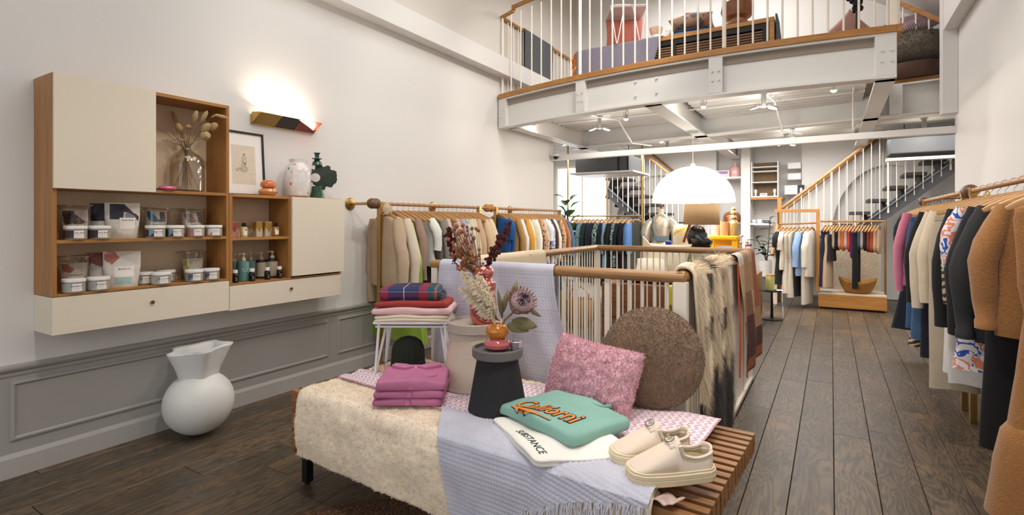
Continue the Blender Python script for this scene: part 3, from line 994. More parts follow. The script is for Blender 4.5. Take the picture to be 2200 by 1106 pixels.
# top of the small cabinet
ZT = 1.516
t = thing('picture_frame', 'thin black framed pencil drawing leaning on the wall beside cabinet', 'picture', (XL + .045, 2.17, ZT), 0, None, rot=(0, R(-4), 0))
W2, HH = .185, .465
fr = MB()
for (a, b, c_, d) in ((-W2, W2, 0, .014), (-W2, W2, HH - .014, HH), (-W2, -W2 + .014, .014, HH - .014), (W2 - .014, W2, .014, HH - .014)):
    fr.box(-.012, .012, a, b, c_, d)
fr.build('frame', mat('black_frame', '#1E1E22', .4), t)
MB().box(-.010, .003, -W2 + .013, W2 - .013, .013, HH - .013).build('mat_board', mat('mat_board', '#F2F0EC', .8), t)
sh = MB().box(.0031, .0038, -.06, .118, .085, .365).build('drawing_sheet', mat('aged_paper', '#DED2C0', .85, var=.06, vscale=30), t)
pen = MB()
rn = random.Random(8)
def scrib(cx, cz, rx, rz, n, m):
    for k in range(n):
        a = rn.uniform(0, 6.28); q = rn.uniform(.3, 1)
        p = (.0042, cx + rx * q * cos(a), cz + rz * q * sin(a))
        L = rn.uniform(.006, .02); b = rn.uniform(.6, 2.3)
        pen.tube([p, (.0042, p[1] + L * .5 * cos(b) + .001, p[2] + L * .5 * sin(b)), (.0042, p[1] + L * cos(b), p[2] + L * sin(b))], .00035, 3)
scrib(.03, .29, .009, .012, 26, 0); scrib(.03, .245, .018, .035, 70, 0); scrib(.03, .19, .032, .03, 90, 0); scrib(-.02, .18, .016, .014, 26, 0)
stuff(pen.build('pencil_lines', mat('pencil', '#8D857C', .9), sh))
t = thing('stacked_vase', 'small amber orange double bulb glass vase in front of picture frame', 'vase', (-3.49, 2.305, ZT))
MB().lathe([(0, 0), (.035, 0), (.058, .014), (.066, .032), (.06, .048), (.035, .057)], 28).build('lower_bulb', mat('peach_glass', '#E09A62', .15, coat=.5), t, True)
MB().lathe([(.03, .056), (.05, .064), (.055, .082), (.048, .10), (.028, .114), (.016, .117), (.014, .108)], 28).build('upper_bulb', mat('orange_glass', '#D2713A', .06, coat=.6), t, True)
def speckled():
    t_ = NT('speckled_glass')
    v = t_.coord((1, 1, .45), (.4, .3, 0))
    vo = t_.n('ShaderNodeTexVoronoi'); vo.inputs['Scale'].default_value = 34; t_.l(v, vo.inputs['Vector'])
    m1 = t_.n('ShaderNodeMath', operation='LESS_THAN'); m1.inputs[1].default_value = .20; t_.l(vo.outputs['Distance'], m1.inputs[0])
    sep = t_.n('ShaderNodeSeparateColor'); t_.l(vo.outputs['Color'], sep.inputs[0])
    g = t_.n('ShaderNodeMath', operation='GREATER_THAN'); g.inputs[1].default_value = .55; t_.l(sep.outputs[1], g.inputs[0])
    m2 = t_.n('ShaderNodeMath', operation='MULTIPLY'); t_.l(m1.outputs[0], m2.inputs[0]); t_.l(g.outputs[0], m2.inputs[1])
    pal = t_.ramp(sep.outputs[0], [(0, '#C4502A'), (.4, '#2E3F8C'), (.6, '#C87A50'), (.8, '#2F7A4A')], 'CONSTANT')
    n = t_.noise(v, 30, 4, .7)
    base = t_.ramp(n, [(.35, '#D9CFCB'), (.65, '#EFEAE7')])
    mx = t_.n('ShaderNodeMix', data_type='RGBA')
    t_.l(m2.outputs[0], mx.inputs[0]); t_.l(base, mx.inputs[6]); t_.l(pal, mx.inputs[7])
    t_.base(mx.outputs[2]); t_.b.inputs['Roughness'].default_value = .12
    return t_.m
v = MB().lathe([(0, 0), (.062, 0), (.080, .012), (.094, .07), (.098, .15), (.095, .20), (.084, .235), (.062, .256), (.058, .27), (.063, .29), (.058, .29), (.054, .27), (.056, .25)], 40).build('speckled_vase', speckled(), None, True, loc=(-3.50, 2.56, ZT))
tag(v, 'white glass vase with coloured flecks beside the green candlestick', 'vase')
t = thing('candlestick', 'dark green glazed candlestick with jagged leaf disc and round hole', 'candlestick', (-3.50, 2.735, ZT), face(-3.5, 2.735))
GREENG = mat('green_glaze', '#1F4A34', .18, coat=.6, var=.35, vscale=25)
MB().lathe([(0, 0), (.058, 0), (.055, .02), (.044, .06), (.04, .095), (0, .10)], 20).build('foot', GREENG, t, True)
MB().lathe([(0, .255), (.04, .26), (.036, .285), (.022, .30), (.018, .305), (.04, .312), (.04, .318), (.016, .322), (.017, .345), (.026, .362), (.02, .36), (.012, .34)], 20).build('candle_cup', GREENG, t, True)
ring = MB()
N = 60
def outl(a):
    z_ = sin(a); x_ = cos(a)
    r_ = .088 + .012 * (1 if int(a * 4.2) % 2 else 0) + .006 * sin(a * 9)
    if x_ > .2: r_ += .05 * x_ ** 3
    if x_ < -.3: r_ *= .72
    return (x_ * r_ + .01, .17 + z_ * r_ * 1.02)
for k in range(N):
    a, b = 2 * pi * k / N, 2 * pi * (k + 1) / N
    i0 = (-.012 + .036 * cos(a), .165 + .036 * sin(a)); i1 = (-.012 + .036 * cos(b), .165 + .036 * sin(b))
    o0, o1 = outl(a), outl(b)
    h = .018
    ring.add([(i0[0], -h, i0[1]), (i1[0], -h, i1[1]), (o1[0], -h * .6, o1[1]), (o0[0], -h * .6, o0[1]),
              (i0[0], h, i0[1]), (i1[0], h, i1[1]), (o1[0], h * .6, o1[1]), (o0[0], h * .6, o0[1])],
             [(0, 1, 2, 3), (7, 6, 5, 4), (3, 2, 6, 7), (1, 0, 4, 5)])
ring.build('leaf_disc', mat('green_matt', '#27352A', .6, bump=.8, bscale=60, var=.35, vscale=30), t)

# three-flap wall light
t = thing('wall_light', 'brass wall light with mustard, black and red flaps above the cabinets', 'wall light', (XL, 2.27, 2.05))
PB = mat('polished_brass', '#C9A45E', .2, 1.0)
MB().box(.001, .012, 0, .54, .0, .075).build('back_plate', PB, t)
for k, (nm, c_) in enumerate((('mustard', '#AD8A2E'), ('black', '#2A2422'), ('red', '#94332B'))):
    y0 = .004 + k * .178
    q = MB()
    q.add([(.012, y0, .005), (.012, y0 + .172, .005), (.125, y0 + .172, .075), (.125, y0, .075),
           (.014, y0, .012), (.014, y0 + .172, .012), (.121, y0 + .172, .078), (.121, y0, .078)],
          [(3, 2, 1, 0), (4, 5, 6, 7), (0, 1, 5, 4), (1, 2, 6, 5), (2, 3, 7, 6), (3, 0, 4, 7)])
    q.build('flap', mat('flap_' + nm, c_, .4), t)
for yy in (0, .178, .356, .536):
    MB().prism([(.0125, .0), (.0125, .09), (.122, .079)], yy, yy + .003, 'xz').build('rib', PB, t)
for k in range(3):
    MB().ell((.05, .09 + k * .178, .062), .018, .05, .018, 12, 8).build('bulb', mat('bulb_glow', '#FFE9C8', .5, emit=14), t, True)
lamp('wall_light_glow', 'AREA', (XL + .075, 2.54, 2.135), 4.2, (1, .88, .72), .5, (XL + .03, 2.54, 3.2), size_y=.09).rotation_euler = (pi, R(14), pi / 2)
# ------------------------------------------------------------------ white vase on the floor
t = thing('floor_vase', 'large white matt vase with round belly and wavy flared rim on the floor', 'vase', (-3.385, 1.765, 0), face(-3.385, 1.765))
VW = mat('matt_white_ceramic', '#DEDDDA', .42, bump=.04, bscale=250)
body = MB()
M_ = Matrix.Translation((0, 0, .20)) @ Matrix.Rotation(R(-9), 4, 'Y')
N, Mm = 40, 24
def bp(u, v):
    a = 2 * pi * u; t_ = pi * v
    p = Vector((sin(t_) * cos(a) * .198, sin(t_) * sin(a) * .19, -cos(t_) * .197))
    q = M_ @ p
    return (q.x, q.y, max(q.z, .0))
body.grid(bp, N, Mm, True)
body.build('belly', VW, t, True, ang=0)
neck = MB()
def lob(a, f):
    return 1 + f * (cos(5 * a + .6) + .25 * cos(10 * a + 1.2))
def np_(u, v):
    a = 2 * pi * u
    if v <= .5:
        k = v * 2
        r = (.098 + .062 * k ** 1.2); z_ = .335 + .21 * k; f = .05 + .11 * k
    else:
        k = (1 - v) * 2
        r = (.091 + .062 * k ** 1.2); z_ = .335 + .21 * k; f = .05 + .11 * k
        if v < .52: z_ += .002
    rr = r * lob(a, f)
    return (rr * cos(a), rr * sin(a) * .93, z_ + (.012 * cos(a) if v > .2 and v < .8 else .02 * cos(a)))
neck.grid(np_, 80, 24, True)
neck.build('wavy_neck', VW, t, True, ang=0, merge=True)
# ------------------------------------------------------------------ slatted bench and what lies on it
BX0, BX1, BY0, BY1, BZ = -2.285, -.262, 1.54, 2.30, .48
B_PIV, B_ROT = Vector((-.262, 2.29, 0)), R(-3.5)
def bench_turn(o):
    """turn a thing modelled along the axes with the bench, about the bench's back right corner"""
    m_ = Matrix.Translation(B_PIV) @ Matrix.Rotation(B_ROT, 4, 'Z') @ Matrix.Translation(-B_PIV)
    p = m_ @ o.location
    o.location = p
    o.rotation_euler.z += B_ROT
    return o
SLAT = wood('bench_slat', '#6A4628', '#B07E4E', .42, 'x', 1.2)
t = thing('slatted_bench', 'long low walnut slat bench on black legs in the foreground', 'bench', (BX0, BY0, 0))
NSL = 15
bench_turn(t)
pt = (BY1 - BY0) / (NSL - .4)
for k in range(NSL):
    y = k * pt
    mb = MB().prism([(0, .17), (.03, .17), (.03, .405), (BX1 - BX0, .405), (BX1 - BX0, BZ), (0, BZ)], y, y + .031, 'xz')
    mb.build('slat', SLAT, t, bevel=.0015)
for (a, b) in ((.035, .035), (BX1 - BX0 - .16, .035), (.035, BY1 - BY0 - .075), (BX1 - BX0 - .16, BY1 - BY0 - .075)):
    MB().box(a, a + .04, b, b + .04, .012, .404).build('leg', BLACKM, t, bevel=.002)
    MB().tube([(a + .02, b + .02, 0), (a + .02, b + .02, .012)], .013, 10).build('foot', BLACKM, t)
for a in (.035, BX1 - BX0 - .16):
    MB().box(a, a + .04, .076, BY1 - BY0 - .076, .36, .404).build('cross_bar', BLACKM, t, bevel=.002)

# round rug
def ring_mat():
    t_ = NT('braided_rug')
    v = t_.coord()
    n = t_.noise(v, 90, 3, .7)
    t_.base(t_.ramp(n, [(.3, '#2A1A14'), (.5, '#5B3A26'), (.66, '#8A6A44'), (.78, '#6E2F26')]))
    t_.b.inputs['Roughness'].default_value = .95
    t_.bump(n, 1.0, .01)
    return t_.m
RUGM = ring_mat()
rn = random.Random(5)
def rugp(u, v):
    r = .86 * v; a = 2 * pi * u
    return (r * cos(a), r * sin(a), .012 + .003 * cos(r * 2 * pi / .03) if v < .985 else .001)
rug = MB().grid(rugp, 72, 70, True).build('round_rug', RUGM, None, True, loc=(-1.28, 1.15, 0), ang=0)
tag(rug, 'round dark brown braided rug on the floor under the bench', 'rug')
P, N_ = scatter(rug, 9000, rn)
fz = MB(); blades(fz, P, N_, .012, .004, rn, .9)
stuff(fz.build('pile', RUGM, rug))

# sheepskin laid over the bench
FLEECE = mat('sheepskin', '#FCE8D2', .95, bump=.5, bscale=120, var=.10, vscale=14, sheen=.3)
def sheep_surf(u, v):
    x = -2.170 + .09 * (1 - u) * max(0, v - .35) + 1.765 * u
    # v: 0 at the hanging front hem .. 1 at the back edge
    w = .012 * nz(u * 9, v * 6, 2.2)
    total = .285 + .76
    s_ = v * total
    hem = .018 * nz(u * 5, 7.1)
    rc = .05
    drop = .25 + hem
    if s_ < .27:
        k = s_ / .27
        z = BZ - .03 - drop * (1 - k); y = BY0 - .034 - .012 * sin(k * 3) + .014 * nz(u * 7, k * 2, 5)
    elif s_ < .27 + rc:
        a = (s_ - .27) / rc * pi / 2
        y = BY0 - .034 + .034 * (1 - cos(a)) ; z = BZ - .03 + .055 * sin(a)
    else:
        y = BY0 + (s_ - .27 - rc); z = BZ + .022
        x += .03 * max(0, u - .8) * 5 * nz(v * 4, 3.3)
    cu_ = .0055 * nz(x * 55, y * 55, z * 55) + .003 * nz(x * 110, y * 110, z * 110)
    return (x + .01 * nz(v * 6, 1.7), y - (cu_ if s_ < .29 else 0), z + abs(w) * .5 + (cu_ if s_ >= .27 else 0))
sk = MB().grid(sheep_surf, 180, 110).build('sheepskin_throw', FLEECE, None, True, solid=.022, ang=0)
bench_turn(sk)
tag(sk, 'cream sheepskin throw covering the slatted bench top and front', 'throw')
rn = random.Random(11)
P, N_ = scatter(sk, 80000, rn)
N_ = [n if (n.z > .3 or n.y < 0) else -n for n in N_]
fz = MB(); blades(fz, [p + n * .008 for p, n in zip(P, N_)], N_, .012, .0034, rn, 1.0)
stuff(fz.build('fleece', FLEECE, sk))

# printed pink runner
def print_mat(name, bg, ink, sx=1.0):
    t_ = NT(name)
    v = t_.coord((1, 1, 1))
    # leafy chevrons: warped bands broken up by a second band
    sep = t_.n('ShaderNodeSeparateXYZ'); t_.l(v, sep.inputs[0])
    def M2(op, a, b):
        n = t_.n('ShaderNodeMath', operation=op)
        for i, q in enumerate((a, b)):
            if isinstance(q, (int, float)): n.inputs[i].default_value = q
            else: t_.l(q, n.inputs[i])
        return n.outputs[0]
    rows = M2('MULTIPLY', sep.outputs[1], 26.0 * sx)
    fr = M2('FRACT', rows, 0)
    tri = M2('ABSOLUTE', M2('SUBTRACT', fr, .5), 0)
    slant = M2('ADD', M2('MULTIPLY', sep.outputs[0], 34.0 * sx), M2('MULTIPLY', tri, 1.9))
    leaf = M2('FRACT', slant, 0)
    l1 = M2('LESS_THAN', M2('ABSOLUTE', M2('SUBTRACT', leaf, .5), 0), .23)
    l2 = M2('LESS_THAN', M2('ABSOLUTE', M2('SUBTRACT', tri, .24), 0), .17)
    nn = t_.noise(v, 90, 3, .7)
    l3 = M2('GREATER_THAN', nn, .40)
    f = M2('MULTIPLY', M2('MULTIPLY', l1, l2), l3)
    mx = t_.n('ShaderNodeMix', data_type='RGBA')
    mx.inputs[6].default_value = (*lin(bg), 1); mx.inputs[7].default_value = (*lin(ink), 1)
    t_.l(f, mx.inputs[0]); t_.base(mx.outputs[2])
    t_.b.inputs['Roughness'].default_value = .85
    t_.bump(t_.noise(v, 400, 2), .2, .002)
    return t_.m
PRINT = print_mat('pink_leaf_print', '#F0E4EA', '#BC8196')
def run_surf(u, v):
    x0 = -2.15; x1 = -.385
    x = x0 + (x1 - x0) * u
    yf = 1.70 + .02 * sin(u * 9) - .09 * max(0, u - .72) / .28
    if u < .12: yf += .2 * (0.12 - u)
    yb = 2.15 + .09 * u + .02 * sin(u * 7 + 1)
    y = yf + (yb - yf) * v
    z = BZ + .044 + .005 * nz(x * 6, y * 9, 1) + .012 * max(0, nz(x * 3.2, y * 2.5, 9)) 
    if u < .2: z += .012 * sin(v * 26 + u * 12) * (1 - u / .2) * .5
    return (x, y, z)
rw = MB().grid(run_surf, 110, 34).build('printed_scarf', PRINT, None, True, solid=.004, ang=0)
bench_turn(rw)
tag(rw, 'white and pink leaf print scarf spread along the top of the sheepskin', 'scarf')
RIM = mat('pink_hem', '#C79AA4', .85)
hem = MB().tube([(lambda p: (p[0], p[1] - .003, p[2]))(run_surf(u / 80, 0)) for u in range(81)], .0045, 5)
hem.build('hem', RIM, rw, True)
hem2 = MB().tube([run_surf(1, v / 20) for v in range(21)], .004, 5).build('hem', RIM, rw, True)
pe = MB().grid(lambda u, v: (lambda p: (p[0], p[1], p[2] + .004 + .004 * sin(v * 60 + u * 9)))(run_surf(.02 + .14 * u, .42 + .58 * v)), 24, 60)
pe.build('peach_band', mat('peach_weave', '#D9B08E', .9, bump=.6, bscale=90, var=.2, vscale=50), rw, True, ang=0)
fold = MB()
def ff(u, v):
    return (-.47 + .12 * u + .02 * v, 1.535 + .06 * v, BZ + .012 + .012 * abs(sin(u * 8)) )
tail = MB().grid(ff, 20, 6).build('scarf_end', mat('pink_stripe_cloth', '#CDB2A8', .9, var=.25, vscale=60), rw, True, solid=.004)

# lilac muslin throw
def muslin(name, col):
    t_ = NT(name)
    v = t_.coord((1, 1, 1))
    n = t_.noise(v, 9, 3, .6)
    ad = t_.n('ShaderNodeVectorMath', operation='SCALE'); ad.inputs['Scale'].default_value = 1
    c = lin(col)
    t_.base(t_.ramp(n, [(.3, tuple(q * .92 for q in c)), (.7, tuple(min(1, q * 1.06) for q in c))]))
    t_.b.inputs['Roughness'].default_value = .9
    t_.b.inputs['Sheen Weight'].default_value = .2
    t_.bump(t_.noise(v, 260, 2), .35, .003)
    return t_.m
LILAC = muslin('lilac_muslin', '#C7C7D6')
def quilt(p, n, su, sv, amp):
    """pillowy double-gauze cells of sides su, sv"""
    return amp * (abs(sin(pi * su)) ** .6 * abs(sin(pi * sv)) ** .6)
def lt(u, v):
    """u across (left to right), v from the top edge over the bench front and down"""
    x = -1.405 + (1.0 + .0 * v) * u
    yt = 1.70 - .09 * max(0, u - .55) / .45
    top = yt - (BY0 - .045)
    drop = .42 * (1 - u) ** 1.5 + .014
    L = top + drop
    s_ = v * L
    c = quilt(None, None, u * 62, s_ * 62, .0035)
    wv = .007 * nz(u * 6, s_ * 5, 3)
    if s_ < top:
        e = max(0, 1 - (top - s_) / .05)
        return (x + .80 * s_ * (1 - u) ** 2, yt - s_, BZ + .052 + c + abs(wv) - .022 * e * e)
    k = s_ - top
    return (x + .80 * top * (1 - u) ** 2 + .30 * k * (1 - u) ** 2, BY0 - .05 - .012 * min(1, k * 12) - c + wv - .02 * k, BZ + .03 - k)
lil = MB().grid(lt, 248, 150).build('lilac_throw', LILAC, None, True, ang=0)
bench_turn(lil)
tag(lil, 'pale lilac crinkled throw with fringe hanging over the bench front', 'throw')
fr = MB()
rn = random.Random(2)
for k in range(330):
    u = rn.uniform(.28, 1.0)
    p = Vector(lt(u, 1.0))
    L = rn.uniform(.06, .12)
    q = p + Vector((rn.uniform(-.012, .02), -rn.uniform(.008, .03), -L * .45)); w = p + Vector((rn.uniform(-.025, .035), -rn.uniform(.006, .03), -L))
    fr.tube([p, q, w], [.0016, .0013, .0008], 3, cap=False)
stuff(fr.build('fringe', mat('lilac_fringe', '#CFCFD8', .9), lil))

# plinth tables
def plinth(label, x, y, z, r_top, r_neck, r_base, h, rim, col, rimcol):
    t_ = thing('plinth_table', label, 'plinth', (x, y, z))
    bm_ = mat('plinth_' + col, col, .85, bump=.15, bscale=300, var=.05, vscale=60)
    MB().lathe([(0, .001), (r_base - .004, 0), (r_base, .006), (r_neck, h - rim)], 48).build('cone_base', bm_, t_, True)
    MB().lathe([(r_neck - .02, h - rim), (r_top - .006, h - rim), (r_top, h - rim + .006), (r_top, h - .004), (r_top - .004, h), (r_top - .010, h), (r_top - .012, h - .012), (0, h - .012)], 48).build('tray_top', mat('plinth_' + rimcol, rimcol, .8, bump=.15, bscale=260, var=.06, vscale=50), t_, True)
    return t_
ZB = BZ + .048
plinth('tall beige concrete cone plinth with tray top behind the black one', -1.50, 2.10, ZB, .136, .118, .165, .315, .05, '#C9B9A8', '#B7AA9E')
plinth('short black concrete cone plinth with grey tray top on the bench', -1.215, 1.865, ZB, .108, .086, .126, .268, .04, '#232226', '#6E6A68')

# pink shirts
def rrect(w, d, r, n=6):
    pts = []
    for (cx, cy, a0) in ((w / 2 - r, d / 2 - r, 0), (-w / 2 + r, d / 2 - r, 90), (-w / 2 + r, -d / 2 + r, 180), (w / 2 - r, -d / 2 + r, 270)):
        for k in range(n + 1):
            a = R(a0 + 90 * k / n)
            pts.append((cx + r * cos(a), cy + r * sin(a)))
    out = []
    for i in range(len(pts)):          # densify the straight runs
        a, b = pts[i], pts[(i + 1) % len(pts)]
        L = math.hypot(b[0] - a[0], b[1] - a[1]); m = max(1, int(L / .02))
        for k in range(m):
            out.append((a[0] + (b[0] - a[0]) * k / m, a[1] + (b[1] - a[1]) * k / m))
    return out
def slab(w, d, h, layers=2, r=.02, seed=0, soft=.006, sag=.0, groove=.008, irr=.006):
    """soft folded cloth block: one closed surface with fold grooves round the rim"""
    out = rrect(w, d, r)
    n = len(out)
    lt_ = h / layers
    prof = []
    for k in range(layers):
        for f, ins in ((.02, groove), (.18, .0025), (.5, 0), (.82, .0025), (.98, groove)):
            prof.append((ins, k * lt_ + f * lt_))
    prof[0] = (groove * .8, 0); prof[-1] = (.006, h * .97)
    hm = min(w, d) / 2
    caps = [.014, .03] + [.03 + (hm - .033) * k / 5 for k in range(1, 6)]
    mb = MB(); vs = []
    def ring(ins, z, top=False):
        for (x, y) in out:
            L = math.hypot(x, y)
            q = max(0, 1 - ins / max(.001, min(w, d) / 2))
            o = irr * nz(x * 9 + seed, y * 9, z * 22 + seed)
            dz = soft * nz(x * q * 7 + seed * 1.3, y * q * 7, 4.4) * (z / h) - sag * (abs(x * q) / (w / 2)) ** 2
            o *= min(1, q * 1.5)
            vs.append((x * q + o * x / max(L, .01), y * q + o * y / max(L, .01), z + (dz if z > .001 else 0)))
    for ins, z in prof: ring(ins, z)
    for c_ in caps: ring(c_, h + soft * .2)
    m = len(prof) + len(caps)
    fs = [tuple(range(n - 1, -1, -1))]
    for i in range(m - 1):
        for k in range(n):
            fs.append((i * n + k, i * n + (k + 1) % n, (i + 1) * n + (k + 1) % n, (i + 1) * n + k))
    fs.append(tuple((m - 1) * n + k for k in range(n)))
    mb.add(vs, fs)
    return mb
PINK = mat('orchid_cotton', '#BC7096', .85, bump=.2, bscale=350, var=.06, vscale=12)
A = R(33)
SX, SY = -1.635, 1.80
zz = ZB + .004
for k in range(3):
    w = .305 + .006 * (k % 2)
    t = thing('folded_shirt', ['orchid pink folded shirt at the bottom of the stack of three', 'orchid pink folded shirt in the middle of the stack of three', 'orchid pink folded shirt with collar on top of the stack'][k], 'shirt',
              (SX + .004 * k, SY, zz), A + R((k - 1) * 2), 'folded pink shirts')
    h = .033 if k < 2 else .04
    slab(w, .27, h, 1, .018, k * 3.1, .006, .008).build('shirt_body', PINK, t, True, ang=0)
    MB().box(-.008, .014, -.1375, -.134, .004, h * .8).build('placket', PINK, t, bevel=.001)
    if k == 2:
        col = MB()
        for s_ in (-1, 1):
            col.prism([(s_ * .004, .075), (s_ * .055, .112), (s_ * .11, .128), (s_ * .088, .082), (s_ * .042, .052)], h - .002, h + .010, 'xy')
            c1 = MB()
        b = MB().prism([(.004, .072), (.052, .112), (.105, .13), (.118, .092), (.05, .042)], h - .004, h + .012, 'xy').build('collar', PINK, t, bevel=.003)
        b = MB().prism([(-.004, .072), (-.052, .112), (-.105, .13), (-.118, .092), (-.05, .042)], h - .004, h + .012, 'xy').build('collar', PINK, t, bevel=.003)
        MB().box(-.011, .011, -.13, .075, h - .003, h + .004).build('placket', PINK, t, bevel=.002)
        MB().tube([(0, .062, h + .004), (0, .062, h + .008)], .0065, 12).build('button', mat('pink_button', '#E7B7D2', .3), t)
        MB().prism([(.045, -.01), (.105, -.01), (.105, -.06), (.075, -.075), (.045, -.06)], h - .002, h + .0035, 'xy').build('chest_pocket', PINK, t, bevel=.001)
    zz += h + .001

# dark knit beanie
t = thing('beanie', 'very dark green knitted beanie standing behind the pink shirts', 'hat', (-1.965, 2.125, ZB + .002), face(-1.97, 2.12))
KNIT = mat('dark_green_knit', '#1C2118', .95, bump=.6, bscale=220)
def bn(a, r, z):
    k = min(1, max(0, (.175 - z) / .04))
    return r + .0045 * k * (abs(sin(a * 9)) - .5) + .002 * sin(z * 260) * k, z
MB().lathe([(.082, .04), (.088, .06), (.089, .09), (.084, .12), (.070, .148), (.045, .168), (.015, .177), (0, .178)], 72, fn=bn).build('crown', KNIT, t, True, ang=0)
MB().lathe([(.084, .001), (.090, .004), (.093, .02), (.092, .045), (.086, .055), (.08, .05)], 72, fn=lambda a, r, z: (r + .002 * sin(a * 40), z)).build('cuff', KNIT, t, True, ang=0)

# white riser stool with folded clothes
t = thing('riser_stool', 'low white metal stool with splayed legs standing on the bench back', 'stool', (-1.955, 2.175, ZB - .012), R(31))
WM = mat('white_metal', '#E8E6E6', .4)
hw, hd, hh = .205, .12, .285
top = MB().box(-hw, hw, -hd, hd, hh - .016, hh)
top.build('seat', WM, t, bevel=.005)
MB().box(-hw + .01, hw - .01, -hd + .01, hd - .01, hh - .034, hh - .024).build('under_tray', WM, t, bevel=.003)
for sx in (-1, 1):
    for sy in (-1, 1):
        for q in (0, 1):
            MB().tube([(sx * (hw - .03 - .03 * q), sy * (hd - .015 - .05 * q), hh - .017), (sx * (hw - .012), sy * (hd - .005), .004)], .0075, 8).build('leg', WM, t, True)
sr = R(31)
def stack_item(name, label, cat, w, d, h, z, mm, dx=0, dy=0, layers=1, seed=0, irr=.006, soft=.008):
    o = slab(w, d, h, layers, .022, seed, soft, .006, irr=irr).build(name, mm, None, True, ang=0, loc=(-1.955 + dx * cos(sr) - dy * sin(sr), 2.175 + dx * sin(sr) + dy * cos(sr), z), rot=(0, 0, sr))
    return tag(o, label, cat, 'folded clothes on the white stool')
zb = ZB - .012 + hh + .001
stack_item('folded_trousers', 'folded cream trousers at the bottom of the white stool pile', 'trousers', .40, .25, .034, zb, mat('cream_cotton', '#EBDDC6', .9, bump=.3, bscale=40, var=.05), -.005, 0, 2, 1.1)
stack_item('folded_sweatpants', 'folded pale pink sweatpants above the cream trousers on stool', 'trousers', .43, .25, .036, zb + .036, mat('pale_pink_jersey', '#E6BFBE', .9, bump=.2, bscale=60, var=.04), .0, 0, 1, 2.4)
stack_item('folded_jumper', 'folded brick red and peach jumper beneath the tartan scarf', 'jumper', .40, .23, .028, zb + .074, mat('brick_cotton', '#A33A34', .85, var=.08), -.004, 0, 1, 5.2)
def tartan():
    t_ = NT('tartan')
    v = t_.coord()
    sep = t_.n('ShaderNodeSeparateXYZ'); t_.l(v, sep.inputs[0])
    def band(src, sc, off):
        m = t_.n('ShaderNodeMath', operation='MULTIPLY_ADD'); m.inputs[1].default_value = sc; m.inputs[2].default_value = off; t_.l(src, m.inputs[0])
        f = t_.n('ShaderNodeMath', operation='FRACT'); t_.l(m.outputs[0], f.inputs[0]); return f.outputs[0]
    a = t_.ramp(band(sep.outputs[0], 2.9, .46), [(0, '#B01F2E'), (.14, '#B01F2E'), (.141, '#342A58'), (.38, '#342A58'), (.381, '#E6DDE4'), (.395, '#3B2A58'), (.62, '#3B2A58'), (.621, '#B01F2E'), (.76, '#B01F2E'), (.761, '#1F5A4A'), (.86, '#B5654A'), (.9, '#1F5A4A'), (.95, '#C07A5C')], 'CONSTANT')
    b = t_.ramp(band(sep.outputs[2], 13, .1), [(0, '#1E2344'), (.36, '#1E2344'), (.361, '#6A3A5C'), (.72, '#6A3A5C'), (.721, '#DCE4EC'), (.75, '#2A5A80')], 'CONSTANT')
    mx = t_.n('ShaderNodeMix', data_type='RGBA'); mx.inputs[0].default_value = .45
    t_.l(a, mx.inputs[6]); t_.l(b, mx.inputs[7]); t_.base(mx.outputs[2]); t_.b.inputs['Roughness'].default_value = .9
    t_.bump(t_.noise(v, 400, 2), .2, .002)
    return t_.m
tz = thing('tartan_scarf', 'folded red, green and navy tartan scarf on top of the stool pile', 'scarf', (-1.975, 2.165, zb + .104), sr)
slab(.33, .19, .072, 1, .034, 7.7, .006, .004).build('scarf_body', tartan(), tz, True, ang=0)
fg = MB()
rn = random.Random(6)
for k in range(40):
    y = -.09 + .18 * k / 40; z = rn.uniform(.005, .055)
    fg.tube([(.16, y, z), (.175 + rn.uniform(0, .01), y + rn.uniform(-.006, .006), z - .012), (.18, y, z - .026)], .0014, 3)
stuff(fg.build('fringe', mat('tartan_fringe', '#50586A', .9), tz))

from mathutils.bvhtree import BVHTree
def press(o, mb, off):
    """lay lettering or a patch onto the top of a cloth block"""
    import bmesh
    bm = bmesh.new(); bm.from_mesh(o.data)
    bmesh.ops.triangulate(bm, faces=bm.faces)
    for _ in range(5):
        es = [e for e in bm.edges if e.calc_length() > .009]
        if not es: break
        bmesh.ops.subdivide_edges(bm, edges=es, cuts=1, use_grid_fill=False)
        bmesh.ops.triangulate(bm, faces=[f for f in bm.faces if len(f.verts) > 3])
    bm.to_mesh(o.data); bm.free()
    bvh = BVHTree.FromPolygons([Vector(v) for v in mb.v], mb.f)
    M_ = Matrix.LocRotScale(o.location, o.rotation_euler, o.scale)
    z0 = min((M_ @ v.co).z for v in o.data.vertices)
    for v in o.data.vertices:
        p = M_ @ v.co
        hit = bvh.ray_cast(Vector((p.x, p.y, 1)), Vector((0, 0, -1)))[0]
        h = (hit.z if hit else z0)
        v.co = (p.x, p.y, h + off + (p.z - z0) * .5)
    o.location = (0, 0, 0); o.rotation_euler = (0, 0, 0); o.scale = (1, 1, 1)
    return o
